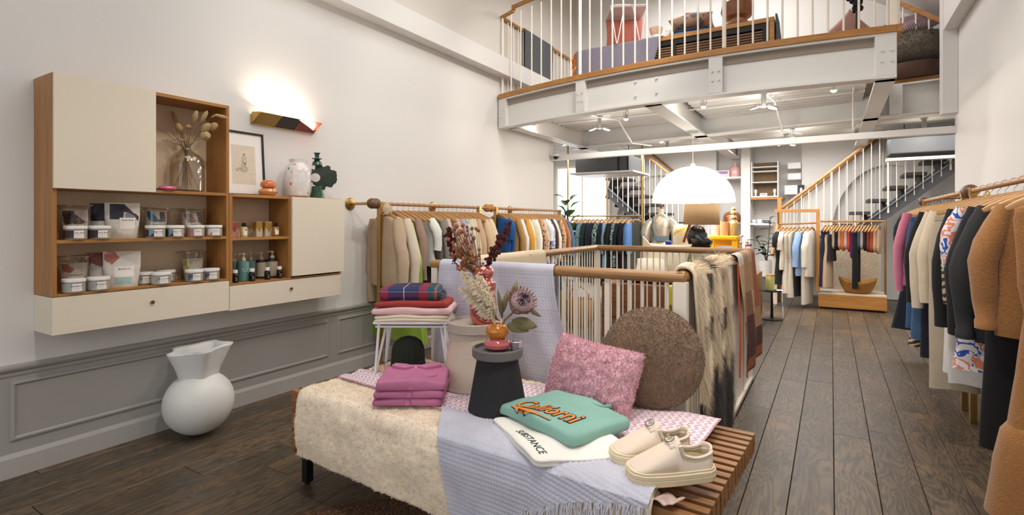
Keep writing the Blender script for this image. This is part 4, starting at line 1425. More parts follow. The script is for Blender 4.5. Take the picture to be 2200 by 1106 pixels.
# teal sweatshirt on white tee
TEAL = mat('teal_jersey', '#86B2A6', .9, bump=.25, bscale=300, var=.05, vscale=9)
TA = R(-19)
def skew_slab(w, d, h, seed, sk, layers=1):
    mb = slab(w, d, h, layers, .03, seed, .010, .012, irr=.010)
    mb.v = [(x + sk * y, y, z) for x, y, z in mb.v]
    return mb
t = thing('white_tee', 'folded white tee with black lettering under the teal sweatshirt', 'shirt', (-.862, 1.728, ZB + .003), R(-36))
TEEB = skew_slab(.42, .34, .026, 3.3, .22, 2)
TEEB.build('tee_body', mat('white_jersey', '#F3EFE8', .9, bump=.2, bscale=200), t, True, ang=0)
press(text_mesh('SUBSTANCE', .052, mat('black_print', '#20202A', .8), 'print', t, (.040, -.128, .0285), (0, 0, 0), depth=.0003, space=1.05, scale=(.72, .80, 1)), TEEB, .0012)
t = thing('teal_sweatshirt', 'folded teal sweatshirt with orange script lettering lying on white tee', 'sweatshirt', (-.892, 1.835, ZB + .033), R(-21))
SWB = skew_slab(.43, .31, .046, 8.1, .06, 1)
SWB.build('sweatshirt_body', TEAL, t, True, ang=0)
HZ = .0495
collar = MB().tube([(.055 + .050 * cos(a), .155 + .046 * sin(a) , HZ - .002) for a in [R(178 + 184 * k / 14) for k in range(15)]], .0075, 6)
collar.build('rib_collar', mat('teal_rib', '#72A096', .9), t, True)
MB().tube([(.0, .15, HZ - .012), (.11, .15, HZ - .012)], .004, 5).build('neck_label', mat('dark_label', '#2A2A22', .8), t)
ORANGE = mat('orange_print', '#E08A34', .7)
INKN = mat('navy_outline', '#1F2436', .8)
rot = (0, 0, R(9))
press(text_mesh('Californi', .100, INKN, 'lettering_outline', t, (-.018, -.070, HZ + .0035), rot, .0006, .30, .0050, space=.97, scale=(.86, 1.12, 1)), SWB, .0010)
press(text_mesh('Californi', .100, ORANGE, 'lettering', t, (-.018, -.070, HZ + .0052), rot, .0006, .30, .0008, space=.97, scale=(.86, 1.12, 1)), SWB, .0022)
def swoosh(w0, z0, off):
    pts = [(-.15 + .22 * k / 14, -.132 + .004 * (k / 14) - .008 * sin(k / 14 * pi)) for k in range(15)]
    up = []; dn = []
    for k, (x, y) in enumerate(pts):
        f = w0 * (.25 + .75 * sin(min(1, k / 14 * 1.1 + .1) * pi)) + off
        up.append((x, y + f)); dn.append((x, y - f))
    return MB().prism(up + dn[::-1], z0, z0 + .0012, 'xy')
press(swoosh(.011, HZ, .003).build('lettering_outline', INKN, t), SWB, .0010)
press(swoosh(.011, HZ, 0).build('lettering', ORANGE, t), SWB, .0022)

# slip-on shoes
CANV = mat('cream_canvas', '#EAD9C6', .85, bump=.25, bscale=500)
SOLE = mat('cream_rubber', '#E6D5B4', .5)
LIN = mat('khaki_lining', '#8F8258', .9)
def shoe(label, x, y, rz):
    t_ = thing('slip_on_shoe', label, 'shoe', (x, y, ZB - .004), rz, 'pair of cream slip-on shoes')
    L = .27
    def half(k):     # half width along the shoe, k 0 heel .. 1 toe
        return (.037 + .012 * sin(min(1, k * 1.25) * pi * .62) + .004 * k) * min(1, (k / .07) ** .5 if k < .07 else 1) * (1 if k < .82 else max(0.0, 1 - ((k - .82) / .18) ** 2.6) ** .5)
    def outline(off, n=26):
        ks = [.5 - .5 * cos(pi * i / n) for i in range(n + 1)]
        r_ = [(k * L, half(k) + (off if 0 < k < 1 else 0)) for k in ks]
        return [(a - off * (1 if a < .01 else -1 if a > L - .01 else 0), b) for a, b in r_], ks
    def ringpts(off, z, toe=0):
        o, _ = outline(off)
        up = [(a, b, z + toe * max(0, a / L - .75)) for a, b in o]; dn = [(a, -b, z + toe * max(0, a / L - .75)) for a, b in o[1:-1][::-1]]
        return up + dn
    mb = MB(); rings = [ringpts(q, z, tz_) for q, z, tz_ in ((.001, .0, .03), (.006, .004, .03), (.0075, .020, .012), (.005, .022, .012), (.0072, .024, .012), (.0072, .034, .01), (.0045, .0365, .01), (.0045, .042, .01), (-.002, .044, .01), (-.02, .044, 0))]
    n = len(rings[0])
    vs = [p for r_ in rings for p in r_]
    fs = [tuple(range(n - 1, -1, -1))] + [(i * n + k, i * n + (k + 1) % n, (i + 1) * n + (k + 1) % n, (i + 1) * n + k) for i in range(len(rings) - 1) for k in range(n)] + [tuple((len(rings) - 1) * n + k for k in range(n))]
    mb.add(vs, fs).build('sole', SOLE, t_, True)
    # upper: sections along the length; the opening is cut from the top over k .02-.50
    def topz(k):
        if k < .46: return .094 - .02 * sin(min(1, k / .46) * pi) ** 1 * .9
        return .118 - .078 * ((k - .46) / .54) ** 1.15
    up = MB(); NK, NA = 30, 16
    def us(i, j):
        k = .012 + .976 * (i / NK); w = half(k) - .001
        a = -pi / 2 + pi * j / NA       # -90 .. 90 across the top
        h = topz(k) - .040
        open_ = 1 if k < .47 else 0
        yv = w * sin(a); zv = .040 + max(h, .004) * abs(cos(a)) ** .55
        if open_:
            # walls only: clamp to the rim
            s_ = 1 if j >= NA / 2 else -1
            q = 1 - abs(j - NA / 2) / (NA / 2)      # 0 at the sole, 1 at the rim
            inn = .010 * q ** 2 + (.004 if k < .06 else 0)
            yv = s_ * (w - inn) ; zv = .040 + h * q
            if k < .06: yv *= .85
        return (k * L, yv, zv)
    vs = [us(i, j) for i in range(NK + 1) for j in range(NA + 1)]
    fs = []
    for i in range(NK):
        for j in range(NA):
            k = .012 + .976 * ((i + 1) / NK)
            if k < .47 and j in (NA // 2 - 1, NA // 2):
                continue
            a = i * (NA + 1) + j
            fs.append((a, a + 1, a + NA + 2, a + NA + 1))
    up.add(vs, fs)
    # close the heel
    hv = [us(0, j) for j in range(NA + 1)]
    up.build('upper', CANV, t_, True, solid=.004, ang=70)
    hb = MB()
    def heel(u, v):
        a = pi * u
        return (.006 - .014 * sin(a) + .002 * v + .012, (half(.06) - .006) * cos(a) * (1 - .12 * v) , .040 + .056 * v - .0 + .006 * v * sin(a))
    hb.grid(heel, 14, 6).build('heel_counter', CANV, t_, True, solid=.006, ang=0)
    rim = [us(i, NA // 2 - 1) for i in range(0, 14)]; rim2 = [us(i, NA // 2 + 1) for i in range(0, 14)]
    for s_ in (-1, 1):
        pts = [(k * L, s_ * (half(k) - .006), topz(k) + .001) for k in [.04 + .42 * i / 10 for i in range(11)]]
        MB().tube(pts, .0055, 6).build('padded_collar', CANV, t_, True)
        q = [(.47 * L, s_ * .020, .117), (.455 * L, s_ * .032, .105), (.46 * L, s_ * .041, .09), (.50 * L, s_ * .047, .07), (.53 * L, s_ * .049, .05)]
        MB().tube(q, .0022, 5).build('gusset_seam', mat('cream_piping', '#D9C3AC', .8), t_, True)
    MB().ell((.27 * L, 0, .06), .24 * L * 1.0, .036, .012, 20, 8).build('insole', LIN, t_, True)
    tg = MB().grid(lambda u, v: ((.42 + .13 * u) * L, (v - .5) * .056, topz(.47 + .1 * u) + .012 - .024 * abs(v - .5) ** 1.6 * 2), 6, 8).build('tongue', CANV, t_, True, solid=.005, ang=0)
    em = MB().tube([(.52 * L + .017 * cos(a) * .8, .019 * sin(a), topz(.53) + .0155 - .009 * cos(a) * .8) for a in [2 * pi * i / 20 for i in range(20)]], .0014, 5, closed=True)
    for i in range(5):
        em.tube([(.52 * L - .008 + .004 * i, -.009 + .002 * i, topz(.53) + .019 - .0025 * i), (.52 * L - .006 + .004 * i, .010 - .003 * i, topz(.53) + .018 - .0025 * i)], .0009, 4)
    em.build('badge', mat('badge_ink', '#55585C', .5), tg, True)
    return t_
HA = R(219)
shoe('cream canvas slip-on shoe nearer to the camera on bench end', -.325, 1.742, HA)
shoe('cream canvas slip-on shoe farther back beside the white tee', -.415, 1.835, HA)

# cushions
def fuzzy(o, n, L, w, m, seed, lean=.8):
    rn = random.Random(seed)
    P, N_ = scatter(o, n, rn)
    fz = MB(); blades(fz, P, N_, L, w, rn, lean)
    return stuff(fz.build('fleece', m, o.parent or o))
PKF = mat('pink_shearling', '#E3B4BF', .95, bump=1.0, bscale=110, var=.12, vscale=30, sheen=.3)
t = thing('pink_cushion', 'fluffy pink shearling rectangular cushion leaning on the brown cushion', 'cushion', (-.925, 2.085, ZB - .015), 0, None, rot=(R(-22), 0, R(-24)))
def cush(w, h, th, n=30):
    """pillow standing in the xz plane: two domed faces meeting in a seam, corners drawn out"""
    mb = MB()
    def face_(sg):
        def P(u, v):
            a = 2 * u - 1; b = 2 * v - 1
            k = (max(0, 1 - abs(a) ** 2.6) * max(0, 1 - abs(b) ** 2.6)) ** .5
            x = w / 2 * a * (1 - .07 * (1 - b * b)); z = h / 2 * b * (1 - .08 * (1 - a * a))
            return (x * sg, -sg * th / 2 * k, z)
        return P
    mb.grid(face_(1), n, n); mb.grid(face_(-1), n, n)
    return mb
c = cush(.52, .31, .17); c.v = [(x, y, z + .148) for x, y, z in c.v]
c.v = [(x + .006 * nz(x * 20, y * 20, z * 20), y + .012 * nz(x * 30, z * 30, 4), z + .006 * nz(z * 20, x * 20, 8)) for x, y, z in c.v]
cb = c.build('cushion_body', PKF, t, True, ang=0, merge=True)
fuzzy(cb, 26000, .010, .0045, PKF, 21, 1.2)
MB().box(.195, .203, -.03, -.024, .035, .07).build('care_tag', mat('black_tag', '#17171A', .8), t)
BRF = mat('brown_shearling', '#836A54', .95, bump=.4, bscale=140, var=.12, vscale=20, sheen=.4)
t = thing('round_brown_cushion', 'big round brown shearling cushion leaning on the stair railing', 'cushion', (-.665, 2.235, ZB - .005), 0, None, rot=(R(-14), R(0), R(12)))
c = MB().ell((0, 0, .215), .218, .078, .218, 48, 26, fn=lambda p: 1 + .012 * noise.noise(p * 3))
c.v = [(x, y * (1 if (x * x + (z - .215) ** 2) < .16 ** 2 else 1.0), z) for x, y, z in c.v]
cb = c.build('cushion_body', BRF, t, True, ang=0)
fuzzy(cb, 30000, .007, .003, BRF, 22, 1.0)

# vase and dried protea on the black plinth
ZP = ZB + .268 - .011
t = thing('bulb_vase', 'glossy orange over pink double bulb vase on the black plinth', 'vase', (-1.215, 1.865, ZP))
MB().lathe([(0, 0), (.035, 0), (.055, .012), (.058, .026), (.05, .042), (.03, .052)], 32).build('lower_bulb', mat('coral_pink_glass', '#CB6C6E', .12, coat=.6), t, True)
MB().lathe([(.028, .051), (.044, .058), (.052, .076), (.048, .094), (.032, .108), (.015, .112), (.012, .104)], 32).build('upper_bulb', mat('amber_glass', '#C97A1C', .06, coat=.8), t, True)
t = thing('tealight_holder', 'small clear glass tealight block beside the bulb vase', 'candle holder', (-1.145, 1.905, ZP), .5)
MB().prism([(.026 * cos(R(60 * k)), .026 * sin(R(60 * k))) for k in range(6)], 0, .036, 'xy').build('glass_block', mat('ice_glass', '#C9C8D2', .05, trans=.6, coat=.5), t, bevel=.003)
MB().tube([(0, 0, .0362), (0, 0, .0405)], .017, 16).build('metal_cup', CHROME, t)
t = thing('dried_flower_arrangement', 'protea, cream pampas and olive leaves in the orange bulb vase', 'dried flowers', (-1.215, 1.865, ZP + .105), face(-1.215, 1.865))
# local: X right in view, -Y towards the camera
PAMP = mat('pampas', '#EFE0C6', .95, var=.1, vscale=20)
rn = random.Random(12)
MB().tube([(0, 0, -.06), (-.015, 0, .03), (-.06, -.005, .12)], .003, 5).build('stem', STEM, t, True)
pl = MB()
for (ex, ey, ez, wd_) in ((-.145, -.03, .225, .034), (-.11, -.05, .20, .032), (-.085, -.02, .215, .03), (-.155, -.04, .165, .03), (-.06, -.045, .15, .028), (-.12, -.01, .13, .028)):
    A_ = Vector((-.008, -.012, .0)); E_ = Vector((ex, ey, ez)); mid = A_.lerp(E_, .5) + Vector((.012, 0, .012))
    pl.tube([A_, mid, E_], [.0016, .0012, .0006], 4)
    for k in range(620):
        q = .18 + .82 * rn.random()
        p = A_.lerp(mid, q * 2) if q < .5 else mid.lerp(E_, q * 2 - 1)
        tang = (E_ - A_).normalized()
        d = Vector((rn.gauss(0, 1), rn.gauss(0, 1), rn.gauss(0, 1))); d = (d - tang * d.dot(tang)).normalized()
        L = wd_ * (.35 + .8 * sin(min(1, q * 1.02) * pi) ** .6) * rn.uniform(.5, 1.15)
        m1 = p + d * L * .45 + tang * L * .55
        tip = p + d * L * .95 + tang * L * .75 + Vector((0, 0, -.35 * L))
        s_ = tang.cross(d) * .0007
        i = len(pl.v)
        pl.v += [tuple(p - s_), tuple(p + s_), tuple(m1 + s_), tuple(tip), tuple(m1 - s_)]
        pl.f.append((i, i + 1, i + 2, i + 3, i + 4)); pl.mi.append(0)
stuff(pl.build('pampas_plume', PAMP, t))
PET = mat('protea_bract', '#8A5A48', .9, var=.2, vscale=60)
PTIP = mat('protea_tip', '#D8C3C0', .95)
PC = Vector((.095, -.035, .095)); AX = Vector((.28, -.72, .55)).normalized()
M3 = AX.to_track_quat('Z', 'Y').to_matrix()
MB().tube([(0, 0, -.06), (.03, -.005, .02), tuple(PC - AX * .06)], .0045, 6).build('stem', STEM, t, True)
for ring_, (n, r0, r1, z0, z1) in enumerate(((16, .02, .034, -.05, .012), (22, .026, .052, -.045, .030), (26, .03, .066, -.038, .036))):
    for k in range(n):
        a = 2 * pi * (k + .5 * ring_) / n
        w = .0085 if ring_ else .007
        def pt_(f, s_):
            r_ = r0 + (r1 - r0) * f; z_ = z0 + (z1 - z0) * f ** .8
            ww = w * s_ * (1 - .55 * f) * (1 if f < .98 else .3)
            v = Vector((r_ * cos(a) - ww * sin(a), r_ * sin(a) + ww * cos(a), z_))
            return tuple(PC + M3 @ v)
        vs = []
        for f in (0, .35, .7, 1.0):
            vs += [pt_(f, -1), pt_(f, 1)]
        mb = MB().add(vs, [(0, 1, 3, 2), (2, 3, 5, 4), (4, 5, 7, 6)])
        mb.build('petal', PET if ring_ != 2 or k % 2 else mat('protea_pale', '#B58E84', .9), t, solid=.0022)
cn = MB().ell((0, 0, .012), .052, .052, .026, 24, 10)
cn.v = [tuple(PC + M3 @ Vector(p)) for p in cn.v]
core = cn.build('flower_centre', mat('protea_centre', '#B59AA0', .95, var=.2, vscale=60), t, True)
fz = MB()
for k in range(1500):
    a = rn.uniform(0, 6.28); r_ = .056 * rn.random() ** .5
    b = Vector((r_ * cos(a), r_ * sin(a), .012 + .024 * (1 - (r_ / .058) ** 2)))
    lean = Vector((cos(a) * r_ * 6, sin(a) * r_ * 6, 1)).normalized()
    e = b + lean * rn.uniform(.012, .02)
    i = len(fz.v); s_ = Vector((-sin(a), cos(a), 0)) * .0011
    fz.v += [tuple(PC + M3 @ (b - s_)), tuple(PC + M3 @ (b + s_)), tuple(PC + M3 @ e)]
    fz.f.append((i, i + 1, i + 2)); fz.mi.append(0 if r_ > .03 else 1)
stuff(fz.build('stamens', [PTIP, mat('protea_dark', '#4A3242', .95)], t))
OLV = mat('dry_leaf', '#7D7350', .7, var=.15, vscale=20)
def leaf(parent, a, b, w, m, bend=.02, nm='leaf', up=(0, -1, .3)):
    a = Vector(a); b = Vector(b); d = (b - a); u = Vector(up)
    s_ = d.cross(u).normalized(); n = s_.cross(d).normalized()
    vs = []
    K = 7
    for k in range(K + 1):
        f = k / K
        c_ = a + d * f + n * bend * sin(f * pi)
        ww = w * (sin(pi * min(1, f * .92 + .06)) ** .8)
        vs += [tuple(c_ - s_ * ww + n * ww * .25), tuple(c_), tuple(c_ + s_ * ww + n * ww * .25)]
    fs = []
    for k in range(K):
        o = k * 3
        fs += [(o, o + 1, o + 4, o + 3), (o + 1, o + 2, o + 5, o + 4)]
    return MB().add(vs, fs).build(nm, m, parent, True, solid=.0012, ang=0)
for (a, b, w) in (((.04, -.02, .0), (.13, -.06, -.015), .022), ((.06, -.03, .02), (.165, -.05, .0), .026), ((.10, -.02, .08), (.185, -.01, .035), .010),
                  ((.02, 0, .03), (.0, -.03, .16), .010), ((.02, -.01, .05), (.045, -.02, .155), .012), ((.0, 0, .02), (-.075, -.03, .12), .009), ((.06, -.01, .11), (.085, 0, .19), .013)):
    leaf(t, a, b, w, OLV)

# copper pink mirrored vase with red and copper sprays on the beige plinth
ZQ = ZB + .315 - .011
t = thing('mirrored_vase', 'shiny copper pink bubble vase on the tall beige plinth', 'vase', (-1.44, 2.085, ZQ))
MB().lathe([(0, 0), (.045, 0), (.062, .02), (.068, .07), (.064, .12), (.056, .15), (.058, .16), (.064, .185), (.060, .205), (.044, .218), (.040, .225), (.05, .240), (.052, .258), (.042, .276), (.028, .284), (.026, .28), (.02, .26)], 36).build('mirror_glass', mat('copper_mirror', '#D98078', .12, .85, coat=.4), t, True)
t = thing('dried_spray', 'copper seed pod spray and dark red amaranth in the mirrored vase', 'dried flowers', (-1.44, 2.085, ZQ + .27), face(-1.44, 2.085))
POD = mat('copper_pod', '#A8694A', .7, var=.2, vscale=60)
RED = mat('amaranth', '#4E1F20', .95, var=.25, vscale=90)
rn = random.Random(31)
for k in range(95):
    hx = -.085 + rn.gauss(0, .036); hz = .055 + rn.uniform(-.06, .16) ; hy = rn.gauss(0, .03)
    tip = Vector((hx + .0, hy, hz))
    st = MB().tube([(0, 0, -.12), (hx * .35, hy * .3, -.02), tip], .0011, 4).build('stem', STEM, t, True)
    s_ = rn.uniform(.006, .0105)
    MB().ell(tip, s_, s_, s_ * 1.15, 8, 6).build('seed_pod', POD, t, True)
def spike(pts, r):
    mb = MB().tube(pts, .002, 5)
    for k in range(110):
        q = rn.random(); i = min(len(pts) - 2, int(q * (len(pts) - 1))); f = q * (len(pts) - 1) - i
        p = Vector(pts[i]).lerp(Vector(pts[i + 1]), f)
        rr = r * (.5 + .7 * sin(q * pi))
        mb.ell(p + Vector((rn.gauss(0, rr * .5), rn.gauss(0, rr * .5), rn.gauss(0, rr * .4))), rr * .5, rr * .5, rr * .55, 6, 4)
    stuff(mb.build('amaranth_spike', RED, t, True))
spike([(.005, 0, -.02), (.04, -.01, .06), (.075, -.01, .12), (.105, -.01, .165), (.135, -.01, .23)], .018)
spike([(-.14, .03, .02), (-.15, .03, .09), (-.165, .03, .16), (-.168, .03, .20)], .015)
MB().tube([(0, 0, -.1), (-.08, .02, -.02), (-.14, .03, .03)], .0016, 4).build('stem', STEM, t, True)
# ------------------------------------------------------------------ stairwell railing and throws on it
t = thing('stair_railing', 'ivory baluster railing with round oak handrail around the stairwell', 'railing', (0, 0, 0))
RX0, RX1, RY0, RY1, RZT = -2.0, -.585, 2.43, 4.82, 1.075
def hr(a, b, ax, nm='handrail'):
    return MB().tube([a, b], .027, 14, sq=(1.0, 1.0)).build(nm, HOIST if ax == 'x' else HOISTY, t, True)
hr((RX0 - .05, RY0, RZT), (RX1 + .02, RY0, RZT), 'x')
hr((RX1, RY0 - .02, RZT), (RX1, RY1 + .02, RZT), 'y')
hr((RX0 + .02, RY1, RZT), (RX1 + .02, RY1, RZT), 'x')
hr((RX0 + .03, RY0 + .04, RZT), (RX0 + .03, RY1, RZT), 'y')
def bal(x, y, r=.0065):
    MB().tube([(x, y, .03), (x, y, RZT - .02)], r, 6, cap=False).build('baluster', RODW, t, True)
def post(x, y, w=.038, d=.016):
    MB().box(x - w / 2, x + w / 2, y - d / 2, y + d / 2, .004, RZT - .02).build('post', RODW, t, bevel=.002)
n = 24
for k in range(1, n):
    x = RX0 + (RX1 - RX0) * k / n
    if k % 6 == 0:
        post(x, RY0, .026); post(x, RY1, .026)
    else:
        bal(x, RY0); bal(x, RY1)
n = 40
for k in range(1, n):
    y = RY0 + (RY1 - RY0) * k / n
    if k % 8 == 0:
        post(RX1, y, .016, .03); post(RX0 + .03, y, .016, .03)
    else:
        bal(RX1, y); bal(RX0 + .03, y)
post(RX0 - .02, RY0, .045, .045); post(RX1, RY0, .06, .05); post(RX0 + .03, RY1, .045, .045); post(RX1, RY1, .045, .045)
for a in ((RX0 - .02, RX1 + .025, RY0 - .022, RY0 + .022), (RX0 - .02, RX1 + .025, RY1 - .022, RY1 + .022), (RX1 - .025, RX1 + .025, RY0 + .0225, RY1 - .0225), (RX0 + .005, RX0 + .055, RY0 + .0225, RY1 - .0225)):
    MB().box(*a, .001, .03).build('base_rail', RODW, t, bevel=.002)

def drape(p0, p1, rail_r, drop_out, drop_in, out, fn, nu=60, nv=90, th=0):
    """cloth over a rail from p0 to p1; out = outward unit vector; fn(u, s, p) -> offset Vector; s = distance from the rail top (+ outside)"""
    p0 = Vector(p0); p1 = Vector(p1); out = Vector(out)
    L = drop_out + drop_in + pi * rail_r
    def P(u, v):
        s_ = -drop_in - pi * rail_r / 2 + v * L       # negative = inner side
        h = pi * rail_r / 2
        b = p0.lerp(p1, u)
        if s_ > h: q = b + out * rail_r + Vector((0, 0, -(s_ - h)))
        elif s_ < -h: q = b - out * rail_r + Vector((0, 0, (s_ + h)))
        else:
            a = s_ / rail_r
            q = b + out * rail_r * sin(a) + Vector((0, 0, rail_r * cos(a)))
        return tuple(q + fn(u, s_, q))
    return MB().grid(P, nu, nv)
# lilac throw on the front rail
def f1(u, s_, p):
    k = max(0, s_) 
    sw = .62 * k * k * (u - .12) * (1 if s_ > 0 else 0)
    fold = .016 * sin(u * 17 + 1.0) * min(1, k * 3) + .010 * sin(u * 31) * min(1, k * 2)
    c = .0030 * abs(sin(pi * u * 48)) ** .6 * abs(sin(pi * s_ * 62)) ** .6
    return Vector((sw, -fold * .8 - c - .02 * min(1, k * 4), .010 * sin(u * 3) if s_ > .9 else 0))
o = drape((-1.965, RY0, RZT), (-1.22, RY0, RZT), .034, .62, .40, (0, -1, 0), f1, 190, 190).build('lilac_blanket', LILAC, None, True, ang=0)
tag(o, 'pale lilac quilted blanket draped over the front oak handrail', 'blanket')
# oatmeal cloth over the left rail
def f2(u, s_, p):
    return Vector((.008 * sin(u * 14), 0, .0))
o = drape((RX0 + .03, 2.62, RZT), (RX0 + .03, 3.66, RZT), .033, .10, .22, (1, 0, 0), f2, 40, 30).build('oatmeal_cloth', mat('oatmeal_linen', '#D9C7AB', .9, bump=.3, bscale=300, var=.05), None, True, ang=0, solid=.004)
tag(o, 'oatmeal linen cloth hanging on the left side handrail of the stairwell', 'cloth')
# goat hair throw with dark streaks
def goat():
    t_ = NT('goat_hair')
    v = t_.coord()
    sep = t_.n('ShaderNodeSeparateXYZ'); t_.l(v, sep.inputs[0])
    st = t_.n('ShaderNodeMapping'); st.inputs['Scale'].default_value = (1, 10, 1.6); t_.l(v, st.inputs[0])
    n1 = t_.noise(st.outputs[0], 1.0, 3, .6)
    q = lambda x: (x, x, x)
    thr = t_.ramp(sep.outputs[2], [(.0, q(.62)), (.10, q(.52)), (.20, q(.38)), (.46, q(.36)), (.60, q(.52)), (.66, q(.75)), (.72, q(.49)), (.83, q(.49)), (.88, q(.75)), (1.0, q(.55))])
    df = t_.n('ShaderNodeMath', operation='SUBTRACT'); t_.l(n1, df.inputs[0]); t_.l(thr, df.inputs[1])
    ad = t_.n('ShaderNodeMath', operation='MULTIPLY_ADD'); ad.inputs[1].default_value = 5.0; ad.inputs[2].default_value = .5; t_.l(df.outputs[0], ad.inputs[0])
    col = t_.ramp(ad.outputs[0], [(.42, '#F7E6CA'), (.52, '#CDAF90'), (.62, '#5E4C42'), (.85, '#332C2A')])
    t_.base(col); t_.b.inputs['Roughness'].default_value = .95
    t_.b.inputs['Sheen Weight'].default_value = .2
    return t_.m
GOAT = goat()
def f3(u, s_, p):
    k = max(0, s_)
    return Vector((.014 * sin(u * 15) * min(1, k * 4) + .02 * min(1, k * 2), .02 * nz(s_ * 5, 2) * k + (.10 * (1 - u) * (k if s_ > 0 else 0) ), .012 * sin(u * 17) * (1 if abs(s_) < .08 else 0)))
o = drape((RX1, 2.475, RZT), (RX1, 3.36, RZT), .045, .95, .30, (1, 0, 0), f3, 50, 80).build('goat_hair_throw', GOAT, None, True, ang=0, solid=.012)
tag(o, 'shaggy cream throw with dark brown streaks over the right handrail', 'throw')
rn = random.Random(44)
P, N_ = scatter(o, 26000, rn)
fz = MB()
for p, n in zip(P, N_):
    if n.x < 0 and n.z < .5: n = -n if p.x > RX1 else n
    d = (n * .35 + Vector((rn.uniform(-.2, .2), rn.uniform(-.25, .25), -.9 if abs(p.z - RZT) > .05 or n.z < .3 else -.1))).normalized()
    s_ = d.cross(Vector((1, 0, 0))).normalized() * .0016
    L = rn.uniform(.03, .07)
    i = len(fz.v); q = p + n * .004
    fz.v += [tuple(q - s_), tuple(q + s_), tuple(q + d * L)]; fz.f.append((i, i + 1, i + 2)); fz.mi.append(0)
stuff(fz.build('long_hair', GOAT, o))
# patchwork quilt
def f4(u, s_, p):
    k = max(0, s_)
    return Vector((.012 * sin(u * 12 + k * 3) * min(1, k * 3) + .012 + .05 * min(1, k * 1.5), .05 * k * (.5 - u), 0))
PATCH = [mat('patch_' + c_, c_, .9, bump=.3, bscale=250, var=.10, vscale=24) for c_ in ('#D8CFC6', '#B6916C', '#B0694C', '#8C664E', '#5A3A37', '#A4603F', '#C7A98A')]
mb = drape((RX1, 3.80, RZT), (RX1, 4.66, RZT), .034, .80, .35, (1, 0, 0), f4, 32, 60)
for i in range(len(mb.f)):
    cu_, cv_ = (i % 32) // 8, (i // 32)
    if cv_ < 24: k = (0, 1, 6, 2)[cu_]
    elif cv_ < 34: k = (6, 1, 1, 2)[cu_]
    elif cv_ < 42: k = (1, 3, 6, 2)[cu_]
    elif cv_ < 56: k = (3, 4, 2, 1)[cu_] if cv_ < 49 else (4, 4, 2, 4)[cu_]
    else: k = 5
    if (i % 32) == 20: k = 2
    mb.mi[i] = k
q = mb.build('patchwork_quilt', PATCH, None, True, ang=0, solid=.006)
tag(q, 'brown and terracotta patchwork quilt over the far end of right handrail', 'quilt')
ed = MB().tube([(lambda p: p)((RX1 + .036 + .012 + .012 * sin(3 * k / 20 * .8) * min(1, k / 20 * 2.4), 3.795 + .025 * k / 20 * .8, RZT - .02 - .78 * k / 20)) for k in range(21)], .006, 5)
ed.build('orange_edge', mat('orange_binding', '#D0582C', .8), q, True)
# ------------------------------------------------------------------ clothes rails, hangers and garments
HANGW = wood('hanger_beech', '#B58654', '#D2A672', .45, 'x')
def hanger_proto():
    t_ = thing('hanger', 'proto', 'hanger')
    mb = MB()
    for s_ in (-1, 1):
        mb2 = MB().tube([(0, 0, -.068), (s_ * .03, 0, -.072), (s_ * .075, 0, -.090), (s_ * .13, .004, -.115), (s_ * .175, .010, -.139), (s_ * .205, .016, -.155)],
                        [.0125, .0135, .0145, .0145, .0135, .008], 8, sq=(1.25, .62))
        mb.add(mb2.v, mb2.f)
    mb.build('arms', HANGW, t_, True)
    MB().tube([(0, 0, -.062), (0, 0, -.034), (.010, 0, -.022), (.0185, 0, -.004), (.014, 0, .013), (0, 0, .0195), (-.013, 0, .014), (-.0185, 0, .002)], .0016, 5).build('hook', CHROME, t_, True)
    return t_
HPROTO = [None]
def hang_at(loc, rz, label):
    if HPROTO[0] is None:
        h = hanger_proto(); h.location = loc; h.rotation_euler = (0, 0, rz); h['label'] = label; h['group'] = 'wooden hangers'
        HPROTO[0] = h
        return h
    return dup(HPROTO[0], loc, rz, label, 'wooden hangers')

# patterned cloths
def voro_mat(name, bg, spot, scale, thr, ring=None, stretch=(1, 1, 1), rough=.9):
    t_ = NT(name)
    v = t_.coord(stretch)
    n = t_.n('ShaderNodeTexVoronoi'); n.inputs['Scale'].default_value = scale; t_.l(v, n.inputs['Vector'])
    st = [(0, ring or spot), (thr * .5, spot), (thr, spot), (thr + .02, bg)]
    t_.base(t_.ramp(n.outputs['Distance'], st)); t_.b.inputs['Roughness'].default_value = rough
    return t_.m
def zebra_mat(name, a, b, sc=14, dist=3.0, rot=(0, .5, 0)):
    t_ = NT(name)
    v = t_.coord((1, 1, 1), rot)
    w = t_.n('ShaderNodeTexWave'); w.inputs['Scale'].default_value = sc; w.inputs['Distortion'].default_value = dist * 2.2; w.inputs['Detail'].default_value = 2; w.inputs['Detail Scale'].default_value = 1.2
    w.bands_direction = 'Z'
    t_.l(v, w.inputs['Vector'])
    t_.base(t_.ramp(w.outputs['Fac'], [(.46, a), (.54, b)])); t_.b.inputs['Roughness'].default_value = .85
    return t_.m
def multi_mat(name, cols, scale, stretch=(1, 1, 1)):
    t_ = NT(name)
    v = t_.coord(stretch)
    n = t_.noise(v, scale, 2, .5, .5)
    st = [(.36 + .3 * i / len(cols), c_) for i, c_ in enumerate(cols)]
    t_.base(t_.ramp(n, st, 'CONSTANT')); t_.b.inputs['Roughness'].default_value = .9
    return t_.m
def stripe_mat(name, a, b, n=60, axis=0):
    t_ = NT(name)
    v = t_.coord()
    sep = t_.n('ShaderNodeSeparateXYZ'); t_.l(v, sep.inputs[0])
    m_ = t_.n('ShaderNodeMath', operation='MULTIPLY'); m_.inputs[1].default_value = n; t_.l(sep.outputs[axis], m_.inputs[0])
    f = t_.n('ShaderNodeMath', operation='FRACT'); t_.l(m_.outputs[0], f.inputs[0])
    t_.base(t_.ramp(f.outputs[0], [(.0, a), (.72, a), (.74, b)], 'CONSTANT')); t_.b.inputs['Roughness'].default_value = .9
    return t_.m
